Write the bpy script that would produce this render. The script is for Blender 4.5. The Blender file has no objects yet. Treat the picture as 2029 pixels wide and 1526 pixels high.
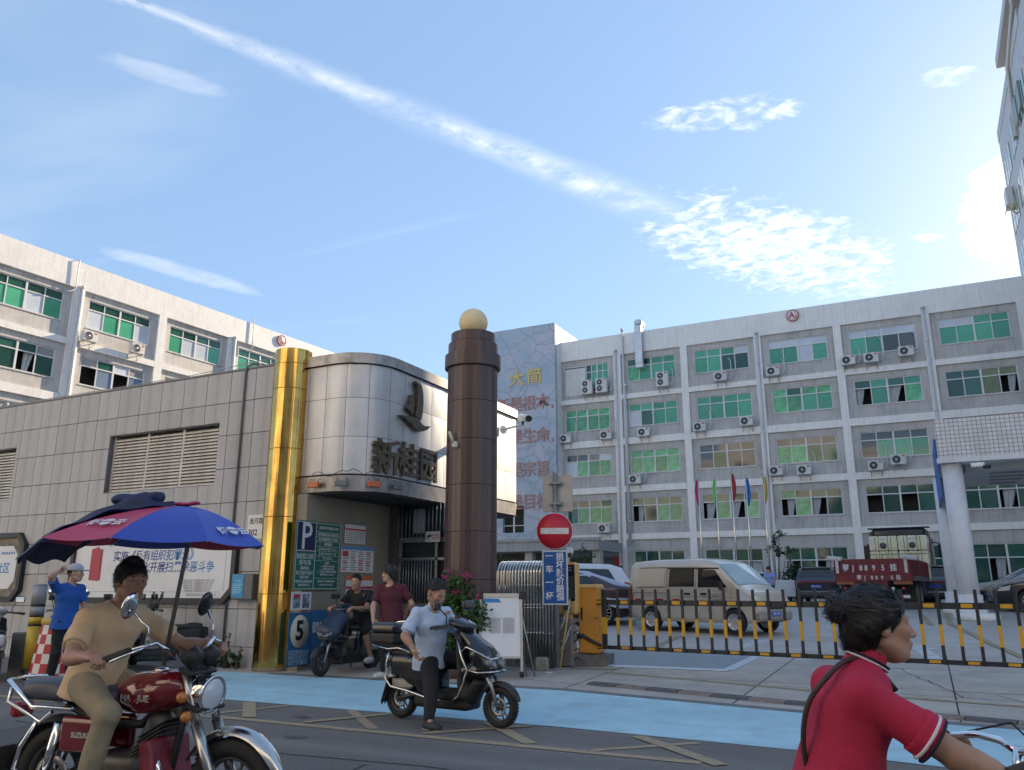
import bpy, bmesh, math, random
import numpy as np
from mathutils import Vector, Matrix, Euler
R = math.radians
SC = bpy.context.scene
COL = SC.collection
random.seed(7)

# ---------------------------------------------------------------- camera
cam_d = bpy.data.cameras.new('camera')
cam_d.sensor_width = 36.0
cam_d.lens = 28.21
cam_d.clip_start = 0.05
cam_d.clip_end = 4000
cam = bpy.data.objects.new('camera', cam_d)
COL.objects.link(cam)
cam.location = (0, 0, 1.4)
cam.rotation_euler = (R(90 + 14.19), 0, R(26.7))
SC.camera = cam

# ---------------------------------------------------------------- exposure
vs = SC.view_settings
vs.view_transform = 'Standard'
vs.look = 'None'
vs.exposure = EXPOSURE = 1.30
vs.gamma = 1.0
vs.use_curve_mapping = False

# ---------------------------------------------------------------- sun and sky
SUN_AZ, SUN_EL = 18.0, 24.0           # degrees right of +Y, above the horizon
sd = bpy.data.lights.new('sun', 'SUN')
sd.energy = 4.3
sd.angle = R(0.53)
sd.color = (1.0, 0.80, 0.55)
sun = bpy.data.objects.new('sun', sd)
COL.objects.link(sun)
S = Vector((math.sin(R(SUN_AZ)) * math.cos(R(SUN_EL)), math.cos(R(SUN_AZ)) * math.cos(R(SUN_EL)), math.sin(R(SUN_EL))))
sun.rotation_euler = S.to_track_quat('Z', 'Y').to_euler()
sun.location = (30, 60, 40)

W = bpy.data.worlds.new('World')
SC.world = W
W.use_nodes = True
wt = W.node_tree
wt.nodes.clear()


def N(t, typ, **kw):
    n = t.nodes.new(typ)
    for k, v in kw.items():
        if k.startswith('i_'):
            key = k[2:].replace('_', ' ')
            n.inputs[key].default_value = v
        else:
            setattr(n, k, v)
    return n


def math_n(t, op, a, b=None, clamp=False):
    n = t.nodes.new('ShaderNodeMath')
    n.operation = op
    n.use_clamp = clamp
    for i, v in enumerate((a, b)):
        if v is None:
            continue
        if isinstance(v, (int, float)):
            n.inputs[i].default_value = v
        else:
            t.links.new(v, n.inputs[i])
    return n.outputs[0]


def ramp_n(t, fac, lo, hi, a=0.0, b=1.0):
    n = t.nodes.new('ShaderNodeMapRange')
    n.interpolation_type = 'SMOOTHSTEP'
    t.links.new(fac, n.inputs[0])
    for i, v in enumerate((lo, hi, a, b)):
        n.inputs[i + 1].default_value = v
    return n.outputs[0]


def build_sky():
    t = wt
    L = t.links.new
    sky = N(t, 'ShaderNodeTexSky', sky_type='NISHITA', sun_disc=False)
    sky.sun_elevation = R(SUN_EL)
    sky.sun_rotation = R(SUN_AZ)
    sky.altitude = 50
    sky.air_density = 1.0
    sky.dust_density = 0.38
    sky.ozone_density = 1.2
    tc = N(t, 'ShaderNodeTexCoord')
    sep = N(t, 'ShaderNodeSeparateXYZ')
    L(tc.outputs['Generated'], sep.inputs[0])
    zc = math_n(t, 'MAXIMUM', sep.outputs[2], 0.04)
    px = math_n(t, 'DIVIDE', sep.outputs[0], zc)
    py = math_n(t, 'DIVIDE', sep.outputs[1], zc)
    comb = N(t, 'ShaderNodeCombineXYZ')
    L(px, comb.inputs[0])
    L(py, comb.inputs[1])
    P = comb.outputs[0]

    def noise(scale, detail, rough, dist=0.0, vec=P):
        n = N(t, 'ShaderNodeTexNoise')
        n.inputs['Scale'].default_value = scale
        n.inputs['Detail'].default_value = detail
        n.inputs['Roughness'].default_value = rough
        n.inputs['Distortion'].default_value = dist
        L(vec, n.inputs['Vector'])
        return n.outputs['Fac']

    def band(ax, ay, bx, by, w, lo=-.1, hi=1.1):
        # soft strip along a straight line of the cloud layer
        dx, dy = bx - ax, by - ay
        ln = math.hypot(dx, dy)
        nx, ny = -dy / ln, dx / ln
        d = math_n(t, 'ADD', math_n(t, 'MULTIPLY', px, nx), math_n(t, 'MULTIPLY', py, ny))
        d = math_n(t, 'ABSOLUTE', math_n(t, 'SUBTRACT', d, ax * nx + ay * ny))
        d = math_n(t, 'ADD', d, math_n(t, 'ADD', math_n(t, 'MULTIPLY', math_n(t, 'SUBTRACT', fine, .5), .10), math_n(t, 'MULTIPLY', math_n(t, 'SUBTRACT', mid, .5), .07)))
        s = math_n(t, 'ADD', math_n(t, 'MULTIPLY', px, dx / ln / ln), math_n(t, 'MULTIPLY', py, dy / ln / ln))
        s = math_n(t, 'SUBTRACT', s, (ax * dx + ay * dy) / ln / ln)
        sw = math_n(t, 'ADD', .026, math_n(t, 'MULTIPLY', math_n(t, 'MAXIMUM', s, 0.0), w))
        m = ramp_n(t, math_n(t, 'DIVIDE', d, sw), 1.25, 0.0, 0, 1)
        m2 = math_n(t, 'MULTIPLY', ramp_n(t, s, lo, lo + .12), ramp_n(t, s, hi, hi - .55))
        return math_n(t, 'MULTIPLY', m, m2), s

    def blob(cx, cy, ax, ay, ang):
        c, s_ = math.cos(ang), math.sin(ang)
        x = math_n(t, 'SUBTRACT', px, cx)
        y = math_n(t, 'SUBTRACT', py, cy)
        u = math_n(t, 'DIVIDE', math_n(t, 'ADD', math_n(t, 'MULTIPLY', x, c), math_n(t, 'MULTIPLY', y, s_)), ax)
        v = math_n(t, 'DIVIDE', math_n(t, 'SUBTRACT', math_n(t, 'MULTIPLY', y, c), math_n(t, 'MULTIPLY', x, s_)), ay)
        r = math_n(t, 'ADD', math_n(t, 'MULTIPLY', u, u), math_n(t, 'MULTIPLY', v, v))
        return ramp_n(t, r, 1.0, 0.1)

    fine = noise(9.0, 6, 0.68, 0.35)
    mid = noise(4.2, 4, 0.62, 0.5)
    big = noise(21.0, 4, 0.6, 0.6)
    puff = math_n(t, 'ADD', math_n(t, 'MULTIPLY', big, .6), math_n(t, 'MULTIPLY', mid, .4))
    # contrail
    tr, s = band(*TRAIL, 0.062, -0.9, 1.35)
    trn = ramp_n(t, math_n(t, 'ADD', math_n(t, 'MULTIPLY', fine, .55), math_n(t, 'MULTIPLY', mid, .45)), .40, .70, .10, 1.0)
    trail = math_n(t, 'MULTIPLY', math_n(t, 'MULTIPLY', tr, trn), 0.64)
    masks = [trail]
    for (cx, cy, ax, ay, ang, lo, hi, amt, fn) in BLOBS:
        b = blob(cx, cy, ax, ay, ang)
        src = {'f': fine, 'm': mid, 'b': puff}[fn]
        e = math_n(t, 'ADD', src, math_n(t, 'MULTIPLY', math_n(t, 'SUBTRACT', b, 1.0), .35))
        masks.append(math_n(t, 'MULTIPLY', math_n(t, 'MULTIPLY', ramp_n(t, e, lo, hi), ramp_n(t, b, 0, .35)), amt))
    # thin streaks over the whole dome
    st = N(t, 'ShaderNodeMapping')
    st.inputs['Rotation'].default_value = (0, 0, 0.6)
    st.inputs['Scale'].default_value = (0.35, 1.6, 1)
    L(P, st.inputs['Vector'])
    veil = noise(0.9, 4, 0.6, 0.6, st.outputs[0])
    masks.append(math_n(t, 'MULTIPLY', ramp_n(t, veil, .52, .80), .22))
    m = masks[0]
    for k in masks[1:]:
        m = math_n(t, 'MAXIMUM', m, k)
    # cloud light: forward scatter, brighter towards the sun
    dot = N(t, 'ShaderNodeVectorMath', operation='DOT_PRODUCT')
    L(tc.outputs['Generated'], dot.inputs[0])
    dot.inputs[1].default_value = S
    fs = ramp_n(t, dot.outputs['Value'], 0.2, 1.0, 6.0, 8.5)
    cc = N(t, 'ShaderNodeVectorMath', operation='SCALE')
    cc.inputs[0].default_value = (1.0, 0.955, 0.88)
    L(fs, cc.inputs['Scale'])
    mix = N(t, 'ShaderNodeMix', data_type='RGBA')
    L(m, mix.inputs['Factor'])
    # the haze of a humid summer evening: the clear-sky colour is a touch paler
    pale = N(t, 'ShaderNodeMix', data_type='RGBA')
    pale.inputs['Factor'].default_value = SKY_PALE
    L(sky.outputs[0], pale.inputs['A'])
    pale.inputs['B'].default_value = SKY_MIX
    L(pale.outputs['Result'], mix.inputs['A'])
    L(cc.outputs[0], mix.inputs['B'])
    bg = N(t, 'ShaderNodeBackground')
    bg.inputs['Strength'].default_value = SKY_STRENGTH
    L(mix.outputs['Result'], bg.inputs['Color'])
    out = N(t, 'ShaderNodeOutputWorld')
    L(bg.outputs[0], out.inputs[0])


SKY_STRENGTH = 0.10
SKY_PALE, SKY_MIX = 0.62, (1.46, 2.32, 3.72, 1)
TRAIL = (-1.115, 0.815, -0.596, 1.885)
BLOBS = [(-.30, 2.42, .82, .38, 1.09, .36, .78, .80, 'b'), (-.29, 1.60, .24, .12, .3, .38, .74, .62, 'b'),
         (.31, 2.45, .55, .17, 1.45, .32, .62, .85, 'b'), (-1.26, .95, .17, .055, 1.0, .18, .85, .34, 'm'),
         (-2.06, 1.72, .34, .09, 1.28, .18, .85, .30, 'm'), (.15, 1.66, .09, .06, .4, .40, .75, .4, 'b'), (.11, 2.5, .08, .05, .5, .36, .66, .6, 'b'),
         (.9, 2.9, .7, .4, .3, .40, .74, .8, 'b'), (1.9, -.6, 1.2, .6, .9, .44, .74, .7, 'b'), (-2.6, -1.2, 1.3, .5, .4, .44, .74, .6, 'b')]

build_sky()

# ---------------------------------------------------------------- materials
MATS = {}


def mat(name, col, rough=.6, metal=0.0, var=0.0, scale=6.0, bump=0.0, bscale=60.0, rnd=0.0, streak=0.0, coat=0.0, spec=.5,
        emit=0.0, trans=0.0, alpha=1.0, detail=5, dirt=None, dirt_amt=0.0, dscale=1.5, aniso=0.0, rvar=0.0, track=0.0):
    if name in MATS:
        return MATS[name]
    m = bpy.data.materials.new(name)
    m.use_nodes = True
    t = m.node_tree
    b = t.nodes['Principled BSDF']
    L = t.links.new
    c4 = (*col, 1)
    b.inputs['Base Color'].default_value = c4
    b.inputs['Roughness'].default_value = rough
    b.inputs['Metallic'].default_value = metal
    b.inputs['Specular IOR Level'].default_value = spec
    b.inputs['Coat Weight'].default_value = coat
    b.inputs['Transmission Weight'].default_value = trans
    b.inputs['Alpha'].default_value = alpha
    if emit:
        b.inputs['Emission Color'].default_value = c4
        b.inputs['Emission Strength'].default_value = emit
    tc = t.nodes.new('ShaderNodeTexCoord')
    src = None
    if var or rnd or streak or dirt_amt or track:
        val = None
        if var:
            n = N(t, 'ShaderNodeTexNoise')
            n.inputs['Scale'].default_value = scale
            n.inputs['Detail'].default_value = detail
            n.inputs['Roughness'].default_value = .62
            L(tc.outputs['Object'], n.inputs['Vector'])
            val = ramp_n(t, n.outputs['Fac'], .28, .72, 1 - var, 1 + var)
        if streak:
            mp = N(t, 'ShaderNodeMapping')
            mp.inputs['Scale'].default_value = (5.5, 5.5, .35)
            L(tc.outputs['Object'], mp.inputs['Vector'])
            n = N(t, 'ShaderNodeTexNoise')
            n.inputs['Scale'].default_value = 1.0
            n.inputs['Detail'].default_value = 6
            L(mp.outputs[0], n.inputs['Vector'])
            v2 = ramp_n(t, n.outputs['Fac'], .45, .72, 1.0, 1 - streak)
            val = v2 if val is None else math_n(t, 'MULTIPLY', val, v2)
        if track:
            mp = N(t, 'ShaderNodeMapping')
            mp.inputs['Scale'].default_value = (.06, 1.5, 1)
            L(tc.outputs['Object'], mp.inputs['Vector'])
            n = N(t, 'ShaderNodeTexNoise')
            n.inputs['Scale'].default_value = 1.0
            n.inputs['Detail'].default_value = 5
            L(mp.outputs[0], n.inputs['Vector'])
            v4 = ramp_n(t, n.outputs['Fac'], .35, .65, 1 - track, 1 + track)
            val = v4 if val is None else math_n(t, 'MULTIPLY', val, v4)
        if rnd:
            oi = N(t, 'ShaderNodeObjectInfo')
            v3 = ramp_n(t, oi.outputs['Random'], 0, 1, 1 - rnd, 1 + rnd)
            val = v3 if val is None else math_n(t, 'MULTIPLY', val, v3)
        sc = N(t, 'ShaderNodeVectorMath', operation='SCALE')
        sc.inputs[0].default_value = col
        if val is not None:
            L(val, sc.inputs['Scale'])
        else:
            sc.inputs['Scale'].default_value = 1
        src = sc.outputs[0]
        if dirt_amt:
            n = N(t, 'ShaderNodeTexNoise')
            n.inputs['Scale'].default_value = dscale
            n.inputs['Detail'].default_value = 8
            n.inputs['Roughness'].default_value = .7
            L(tc.outputs['Object'], n.inputs['Vector'])
            f = ramp_n(t, n.outputs['Fac'], .45, .72, 0, dirt_amt)
            mx = N(t, 'ShaderNodeMix', data_type='RGBA')
            L(f, mx.inputs['Factor'])
            L(src, mx.inputs['A'])
            mx.inputs['B'].default_value = (*dirt, 1)
            src = mx.outputs['Result']
        L(src, b.inputs['Base Color'])
    if rvar:
        n = N(t, 'ShaderNodeTexNoise')
        n.inputs['Scale'].default_value = scale * .7
        n.inputs['Detail'].default_value = 6
        L(tc.outputs['Object'], n.inputs['Vector'])
        L(ramp_n(t, n.outputs['Fac'], .3, .7, max(0, rough - rvar), min(1, rough + rvar)), b.inputs['Roughness'])
    if bump:
        n = N(t, 'ShaderNodeTexNoise')
        n.inputs['Scale'].default_value = bscale
        n.inputs['Detail'].default_value = 4
        L(tc.outputs['Object'], n.inputs['Vector'])
        bp = N(t, 'ShaderNodeBump')
        bp.inputs['Strength'].default_value = bump
        bp.inputs['Distance'].default_value = .02
        L(n.outputs['Fac'], bp.inputs['Height'])
        L(bp.outputs[0], b.inputs['Normal'])
    MATS[name] = m
    return m


def tile_mat(name, col, joint, size, gap=.09, rough=.35, rnd=.0, streak=.15, cellvar=.08, dirt=None, dirt_amt=0):
    """square mosaic tiles on faces of any direction (world-sized, from object coordinates)"""
    if name in MATS:
        return MATS[name]
    m = mat(name, col, rough, streak=streak, var=.05, scale=2.5, dirt=dirt, dirt_amt=dirt_amt, dscale=.5)
    t = m.node_tree
    L = t.links.new
    b = t.nodes['Principled BSDF']
    src = b.inputs['Base Color'].links[0].from_socket
    tc = [n for n in t.nodes if n.type == 'TEX_COORD'][0]
    sep = N(t, 'ShaderNodeSeparateXYZ')
    L(tc.outputs['Object'], sep.inputs[0])
    geo = N(t, 'ShaderNodeNewGeometry')
    ob = N(t, 'ShaderNodeVectorTransform', vector_type='NORMAL', convert_from='WORLD', convert_to='OBJECT')
    L(geo.outputs['True Normal'], ob.inputs[0])
    sn = N(t, 'ShaderNodeSeparateXYZ')
    L(ob.outputs[0], sn.inputs[0])
    side = math_n(t, 'GREATER_THAN', math_n(t, 'ABSOLUTE', sn.outputs[0]), .7)
    top = math_n(t, 'GREATER_THAN', math_n(t, 'ABSOLUTE', sn.outputs[2]), .7)
    mx1 = N(t, 'ShaderNodeMix')
    L(side, mx1.inputs[0]); L(sep.outputs[0], mx1.inputs[2]); L(sep.outputs[1], mx1.inputs[3])
    mx2 = N(t, 'ShaderNodeMix')
    L(top, mx2.inputs[0]); L(sep.outputs[2], mx2.inputs[2]); L(sep.outputs[1], mx2.inputs[3])
    fac = None
    cells = []
    for s in (mx1.outputs[0], mx2.outputs[0]):
        q = math_n(t, 'DIVIDE', s, size)
        fr = math_n(t, 'FRACT', q)
        cells.append(math_n(t, 'FLOOR', q))
        g = math_n(t, 'GREATER_THAN', math_n(t, 'ABSOLUTE', math_n(t, 'SUBTRACT', fr, .5)), .5 - gap)
        fac = g if fac is None else math_n(t, 'MAXIMUM', fac, g)
    cv = N(t, 'ShaderNodeCombineXYZ')
    L(cells[0], cv.inputs[0]); L(cells[1], cv.inputs[1])
    wn = N(t, 'ShaderNodeTexWhiteNoise')
    L(cv.outputs[0], wn.inputs['Vector'])
    sc = N(t, 'ShaderNodeVectorMath', operation='SCALE')
    L(src, sc.inputs[0])
    L(ramp_n(t, wn.outputs['Value'], 0, 1, 1 - cellvar, 1 + cellvar), sc.inputs['Scale'])
    mx = N(t, 'ShaderNodeMix', data_type='RGBA')
    L(fac, mx.inputs['Factor']); L(sc.outputs[0], mx.inputs['A'])
    mx.inputs['B'].default_value = (*joint, 1)
    L(mx.outputs['Result'], b.inputs['Base Color'])
    return m


# ---------------------------------------------------------------- mesh helpers
class MB:
    def __init__(s):
        s.v, s.f, s.m, s.s = [], [], [], []

    def add(s, vs, fs, m=0, sm=False):
        o = len(s.v)
        s.v.extend([tuple(map(float, p)) for p in vs])
        for f in fs:
            s.f.append(tuple(i + o for i in f)); s.m.append(m); s.s.append(sm)
        return s

    def box(s, c, d, m=0, rot=None, bev=0.0):
        hx, hy, hz = d[0] / 2, d[1] / 2, d[2] / 2
        if bev <= 0:
            vs = [(x * hx, y * hy, z * hz) for x in (-1, 1) for y in (-1, 1) for z in (-1, 1)]
            fs = [(0, 1, 3, 2), (4, 6, 7, 5), (0, 4, 5, 1), (2, 3, 7, 6), (0, 2, 6, 4), (1, 5, 7, 3)]
        else:
            b = min(bev, hx * .95, hy * .95, hz * .95)
            vs, ix = [], {}
            for x in (-1, 1):
                for y in (-1, 1):
                    for z in (-1, 1):
                        for a in range(3):
                            p = [x * (hx - b), y * (hy - b), z * (hz - b)]
                            p[a] = (x * hx, y * hy, z * hz)[a]
                            ix[(x, y, z, a)] = len(vs)
                            vs.append(tuple(p))
            fs = []
            q = [(-1, -1), (1, -1), (1, 1), (-1, 1)]
            for a in range(3):
                for sgn in (-1, 1):
                    f = []
                    for (i, j) in q:
                        k = [0, 0, 0]
                        k[a] = sgn; k[(a + 1) % 3] = i; k[(a + 2) % 3] = j
                        f.append(ix[(*k, a)])
                    fs.append(tuple(f if sgn > 0 else f[::-1]))
            for a in range(3):
                o1, o2 = (a + 1) % 3, (a + 2) % 3
                for i in (-1, 1):
                    for j in (-1, 1):
                        k0 = [0, 0, 0]; k0[o1] = i; k0[o2] = j
                        k1 = list(k0); k0[a] = -1; k1[a] = 1
                        f = (ix[(*k0, o1)], ix[(*k1, o1)], ix[(*k1, o2)], ix[(*k0, o2)])
                        fs.append(f if i * j < 0 else f[::-1])
            for x in (-1, 1):
                for y in (-1, 1):
                    for z in (-1, 1):
                        f = (ix[(x, y, z, 0)], ix[(x, y, z, 1)], ix[(x, y, z, 2)])
                        fs.append(f if x * y * z > 0 else f[::-1])
        if rot is not None:
            vs = [rot @ Vector(p) for p in vs]
        vs = [(p[0] + c[0], p[1] + c[1], p[2] + c[2]) for p in vs]
        return s.add(vs, fs, m)

    def bx(s, x0, x1, y0, y1, z0, z1, m=0, bev=0.0):
        return s.box(((x0 + x1) / 2, (y0 + y1) / 2, (z0 + z1) / 2), (abs(x1 - x0), abs(y1 - y0), abs(z1 - z0)), m, None, bev)

    def tube(s, pts, r, n=8, m=0, closed=False, flat=None):
        P = [Vector(p) for p in pts]
        k = len(P)
        rs = r if isinstance(r, (list, tuple)) else [r] * k
        vs, fs = [], []
        up = None
        for i in range(k):
            if closed:
                t = (P[(i + 1) % k] - P[i - 1])
            else:
                t = (P[min(i + 1, k - 1)] - P[max(i - 1, 0)])
            t.normalize()
            if up is None:
                up = Vector((0, 0, 1)) if abs(t.z) < .9 else Vector((1, 0, 0))
            a = up - t * up.dot(t)
            if a.length < 1e-6:
                a = t.orthogonal()
            a.normalize()
            b = t.cross(a)
            up = a
            fa, fb = flat if flat else (1, 1)
            for j in range(n):
                th = 2 * math.pi * j / n
                vs.append(P[i] + (a * math.cos(th) * fa + b * math.sin(th) * fb) * rs[i])
        for i in range(k if closed else k - 1):
            i2 = (i + 1) % k
            for j in range(n):
                j2 = (j + 1) % n
                fs.append((i * n + j, i * n + j2, i2 * n + j2, i2 * n + j))
        s.add(vs, fs, m, True)
        if not closed:
            o = len(s.v) - len(vs)
            s.f.append(tuple(o + j for j in range(n - 1, -1, -1))); s.m.append(m); s.s.append(False)
            s.f.append(tuple(o + (k - 1) * n + j for j in range(n))); s.m.append(m); s.s.append(False)
        return s

    def lathe(s, prof, n=24, M=None, m=0, sm=True, closed=False):
        """profile of (radius, height) turned about local z, then placed by matrix M"""
        vs, fs = [], []
        k = len(prof)
        for (r, z) in prof:
            for j in range(n):
                th = 2 * math.pi * j / n
                p = Vector((r * math.cos(th), r * math.sin(th), z))
                vs.append(M @ p if M is not None else p)
        for i in range(k if closed else k - 1):
            i2 = (i + 1) % k
            for j in range(n):
                j2 = (j + 1) % n
                fs.append((i * n + j, i * n + j2, i2 * n + j2, i2 * n + j))
        s.add(vs, fs, m, sm)
        if not closed:
            o = len(s.v) - len(vs)
            if prof[0][0] > 1e-4:
                s.f.append(tuple(o + j for j in range(n - 1, -1, -1))); s.m.append(m); s.s.append(False)
            if prof[-1][0] > 1e-4:
                s.f.append(tuple(o + (k - 1) * n + j for j in range(n))); s.m.append(m); s.s.append(False)
        return s

    def prism(s, poly, M, h, m=0):
        """polygon in local xy, thickness h along local z, placed by M"""
        n = len(poly)
        vs = [M @ Vector((x, y, 0)) for x, y in poly] + [M @ Vector((x, y, h)) for x, y in poly]
        fs = [tuple(range(n - 1, -1, -1)), tuple(range(n, 2 * n))] + [(i, (i + 1) % n, n + (i + 1) % n, n + i) for i in range(n)]
        return s.add(vs, fs, m)

    def grid(s, fn, nu, nv, m=0, sm=True, flip=False):
        vs = [fn(i / nu, j / nv) for i in range(nu + 1) for j in range(nv + 1)]
        w = nv + 1
        fs = [(i * w + j, (i + 1) * w + j, (i + 1) * w + j + 1, i * w + j + 1) for i in range(nu) for j in range(nv)]
        if flip:
            fs = [f[::-1] for f in fs]
        return s.add(vs, fs, m, sm)

    def mesh(s, name, mats):
        me = bpy.data.meshes.new(name)
        me.from_pydata(s.v, [], s.f)
        for x in (mats if isinstance(mats, (list, tuple)) else [mats]):
            me.materials.append(x)
        me.polygons.foreach_set('material_index', s.m)
        me.polygons.foreach_set('use_smooth', s.s)
        me.update()
        return me

    def build(s, name, mats, parent=None, **kw):
        return obj(name, s.mesh(name, mats), parent, **kw)


def frame(o, x, y):
    """matrix with origin o and local x, y directions"""
    x = Vector(x).normalized(); y = Vector(y).normalized()
    z = x.cross(y).normalized(); y = z.cross(x)
    m = Matrix.Identity(4)
    for i in range(3):
        m[i][0], m[i][1], m[i][2], m[i][3] = x[i], y[i], z[i], o[i]
    return m


def tag(o, label=None, cat=None, group=None, kind=None):
    if label: o['label'] = label
    if cat: o['category'] = cat
    if group: o['group'] = group
    if kind: o['kind'] = kind
    return o


def obj(name, me, parent=None, loc=None, rot=None, label=None, cat=None, group=None, kind=None, scale=None):
    o = bpy.data.objects.new(name, me)
    COL.objects.link(o)
    if parent is not None: o.parent = parent
    if loc is not None: o.location = loc
    if rot is not None: o.rotation_euler = rot
    if scale is not None: o.scale = scale
    return tag(o, label, cat, group, kind)


def thing(name, label, cat, loc=(0, 0, 0), rotz=0.0, group=None):
    o = bpy.data.objects.new(name, None)
    COL.objects.link(o)
    o.empty_display_size = .2
    o.location = loc
    o.rotation_euler = (0, 0, rotz)
    return tag(o, label, cat, group)


def dup(root, loc=None, rotz=None, label=None, parent=None):
    r = root.copy(); COL.objects.link(r)
    if parent is not None: r.parent = parent
    if loc is not None: r.location = loc
    if rotz is not None: r.rotation_euler = (r.rotation_euler[0], r.rotation_euler[1], rotz)
    if label: r['label'] = label
    for ch in list(root.children):
        c = ch.copy(); COL.objects.link(c); c.parent = r
        for g in ch.children:
            d = g.copy(); COL.objects.link(d); d.parent = c
    return r


def text_geo(s, size, depth=.004, bold=0.0, align='CENTER', spacing=1.0, shear=0.0, res=2):
    cu = bpy.data.curves.new('txt', 'FONT')
    cu.body = s
    cu.size = size
    cu.extrude = depth
    cu.offset = bold
    cu.align_x = align
    cu.align_y = 'CENTER'
    cu.space_character = spacing
    cu.shear = shear
    cu.resolution_u = res
    ob = bpy.data.objects.new('txt', cu)
    COL.objects.link(ob)
    me = bpy.data.meshes.new_from_object(ob)
    vs = [tuple(v.co) for v in me.vertices]
    fs = [tuple(p.vertices) for p in me.polygons]
    bpy.data.objects.remove(ob)
    bpy.data.curves.remove(cu)
    bpy.data.meshes.remove(me)
    return vs, fs


def add_text(mb, s, size, M, m=0, depth=.004, bold=0.0, align='CENTER', spacing=1.0, sx=1.0, shear=0.0, fit=None):
    vs, fs = text_geo(s, size, depth, bold, align, spacing, shear)
    if not vs:
        return mb
    if fit:
        w = max(v[0] for v in vs) - min(v[0] for v in vs)
        sx = fit / w
    mb.add([M @ Vector((x * sx, y, z)) for x, y, z in vs], fs, m)
    return mb


# ---------------------------------------------------------------- ground profile
GY = [8.2, 10.6, 13, 16, 20, 26, 32]
GZ = [0, .05, .12, .2, .31, .55, .66]


def G(y):
    return float(np.interp(y, GY, GZ))

# ================================================================ the ground
asphalt = mat('asphalt', (.155, .145, .135), .85, track=.16, var=.30, scale=85, bump=.35, bscale=160, dirt=(.10, .095, .09), dirt_amt=.55, dscale=.7)
concrete = mat('concrete', (.40, .37, .335), .85, var=.10, scale=2.2, bump=.18, bscale=90, rnd=.06, dirt=(.24, .21, .18), dirt_amt=.6, dscale=.9)
court = mat('courtyard_concrete', (.42, .395, .365), .72, var=.10, scale=1.2, bump=.1, bscale=70, dirt=(.29, .262, .235), dirt_amt=.5, dscale=.35)
lane_blue = mat('blue_lane_paint', (.35, .57, .655), .7, track=.07, var=.07, scale=1.3, bump=.25, bscale=130, dirt=(.27, .39, .43), dirt_amt=.65, dscale=2.2)
yellow_worn = mat('worn_yellow_paint', (.35, .275, .17), .8, var=.3, scale=9, dirt=(.155, .145, .135), dirt_amt=.95, dscale=9)
white_worn = mat('worn_white_paint', (.5, .51, .52), .8, var=.12, scale=7, dirt=(.2, .2, .2), dirt_amt=.6, dscale=4)


def sheet(name, polys, m, dz, parent=None, kind='structure', sub=None):
    """flat polygons draped on the ground profile; cut at the profile's breaks"""
    bm = bmesh.new()
    for poly in polys:
        bm.faces.new([bm.verts.new((x, y, 0)) for x, y in poly])
    for yb in GY + ([] if sub is None else sub):
        bmesh.ops.bisect_plane(bm, geom=bm.verts[:] + bm.edges[:] + bm.faces[:], plane_co=(0, yb, 0), plane_no=(0, 1, 0))
    for v in bm.verts:
        v.co.z = G(v.co.y) + dz
    bmesh.ops.recalc_face_normals(bm, faces=bm.faces[:])
    for f in bm.faces:
        if f.normal.z < 0: f.normal_flip()
    me = bpy.data.meshes.new(name)
    bm.to_mesh(me); bm.free()
    me.materials.append(m)
    o = obj(name, me, parent)
    if parent is None and kind: o['kind'] = kind
    return o


def strip(p, q, w):
    dx, dy = q[0] - p[0], q[1] - p[1]
    l = math.hypot(dx, dy)
    nx, ny = -dy / l * w / 2, dx / l * w / 2
    return [(p[0] + nx, p[1] + ny), (p[0] - nx, p[1] - ny), (q[0] - nx, q[1] - ny), (q[0] + nx, q[1] + ny)]


sheet('ground', [[(-900, -900), (900, -900), (900, 1500), (-900, 1500)]], court, 0.0)
road = sheet('road', [[(-120, -30), (120, -30), (120, 7.6), (-.01, 7.78), (-1.1, 7.98), (-3.6, 8.17), (-120, 8.17)]], asphalt, .006)
sheet('road_shoulder', [[(-120, 8.17), (-11.3, 8.17), (-11.9, 10.62), (-120, 10.62)]], asphalt, .005)
lane = sheet('cycle_lane', [[(-11.3, 8.17), (-3.6, 8.17), (-1.1, 7.98), (-.01, 7.78), (4, 7.2), (30, 6.5), (30, 8.6), (4, 9.5), (.7, 9.84), (-1.35, 10.0),
                             (-4.6, 10.58), (-9.7, 10.42), (-11.9, 10.42)]], lane_blue, .010)
# box-junction hatching: outline stroke along the lane and crossing diagonals
marks = [strip((-12.5, 7.07), (-1.82, 7.07), .13)]
xs = -7.4
marks += [strip((-7.46, 7.15), (-7.10, 8.12), .10), strip((-6.88, 7.2), (-7.78, 8.12), .15), strip((-6.1, 7.2), (-5.62, 8.10), .11), strip((-6.2, 8.13), (-5.2, 7.2), .11),
          strip((-4.36, 8.1), (-3.43, 7.2), .14), strip((-4.6, 7.2), (-3.85, 8.1), .10), strip((-2.66, 8.0), (-1.65, 7.04), .14), strip((-2.81, 7.16), (-2.06, 7.94), .10),
          strip((-9.6, 7.2), (-8.9, 8.1), .11), strip((-8.3, 7.2), (-9.2, 8.1), .11)]
for k, q in enumerate(marks):
    sheet('yellow_marking', [q], yellow_worn, .0115 + .0012 * (k % 4), road)
patch = mat('patched_asphalt', (.088, .082, .078), .85, var=.2, scale=60, bump=.3, bscale=150, dirt=(.12, .11, .10), dirt_amt=.4, dscale=2)
for q in ([(-3.1, 3.9), (-.4, 4.1), (-.5, 5.2), (-3.0, 5.05)], [(-8.6, 5.0), (-6.9, 4.9), (-6.8, 6.3), (-8.5, 6.2)]):
    sheet('asphalt_patch', [q], patch, .0085, road)
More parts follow.
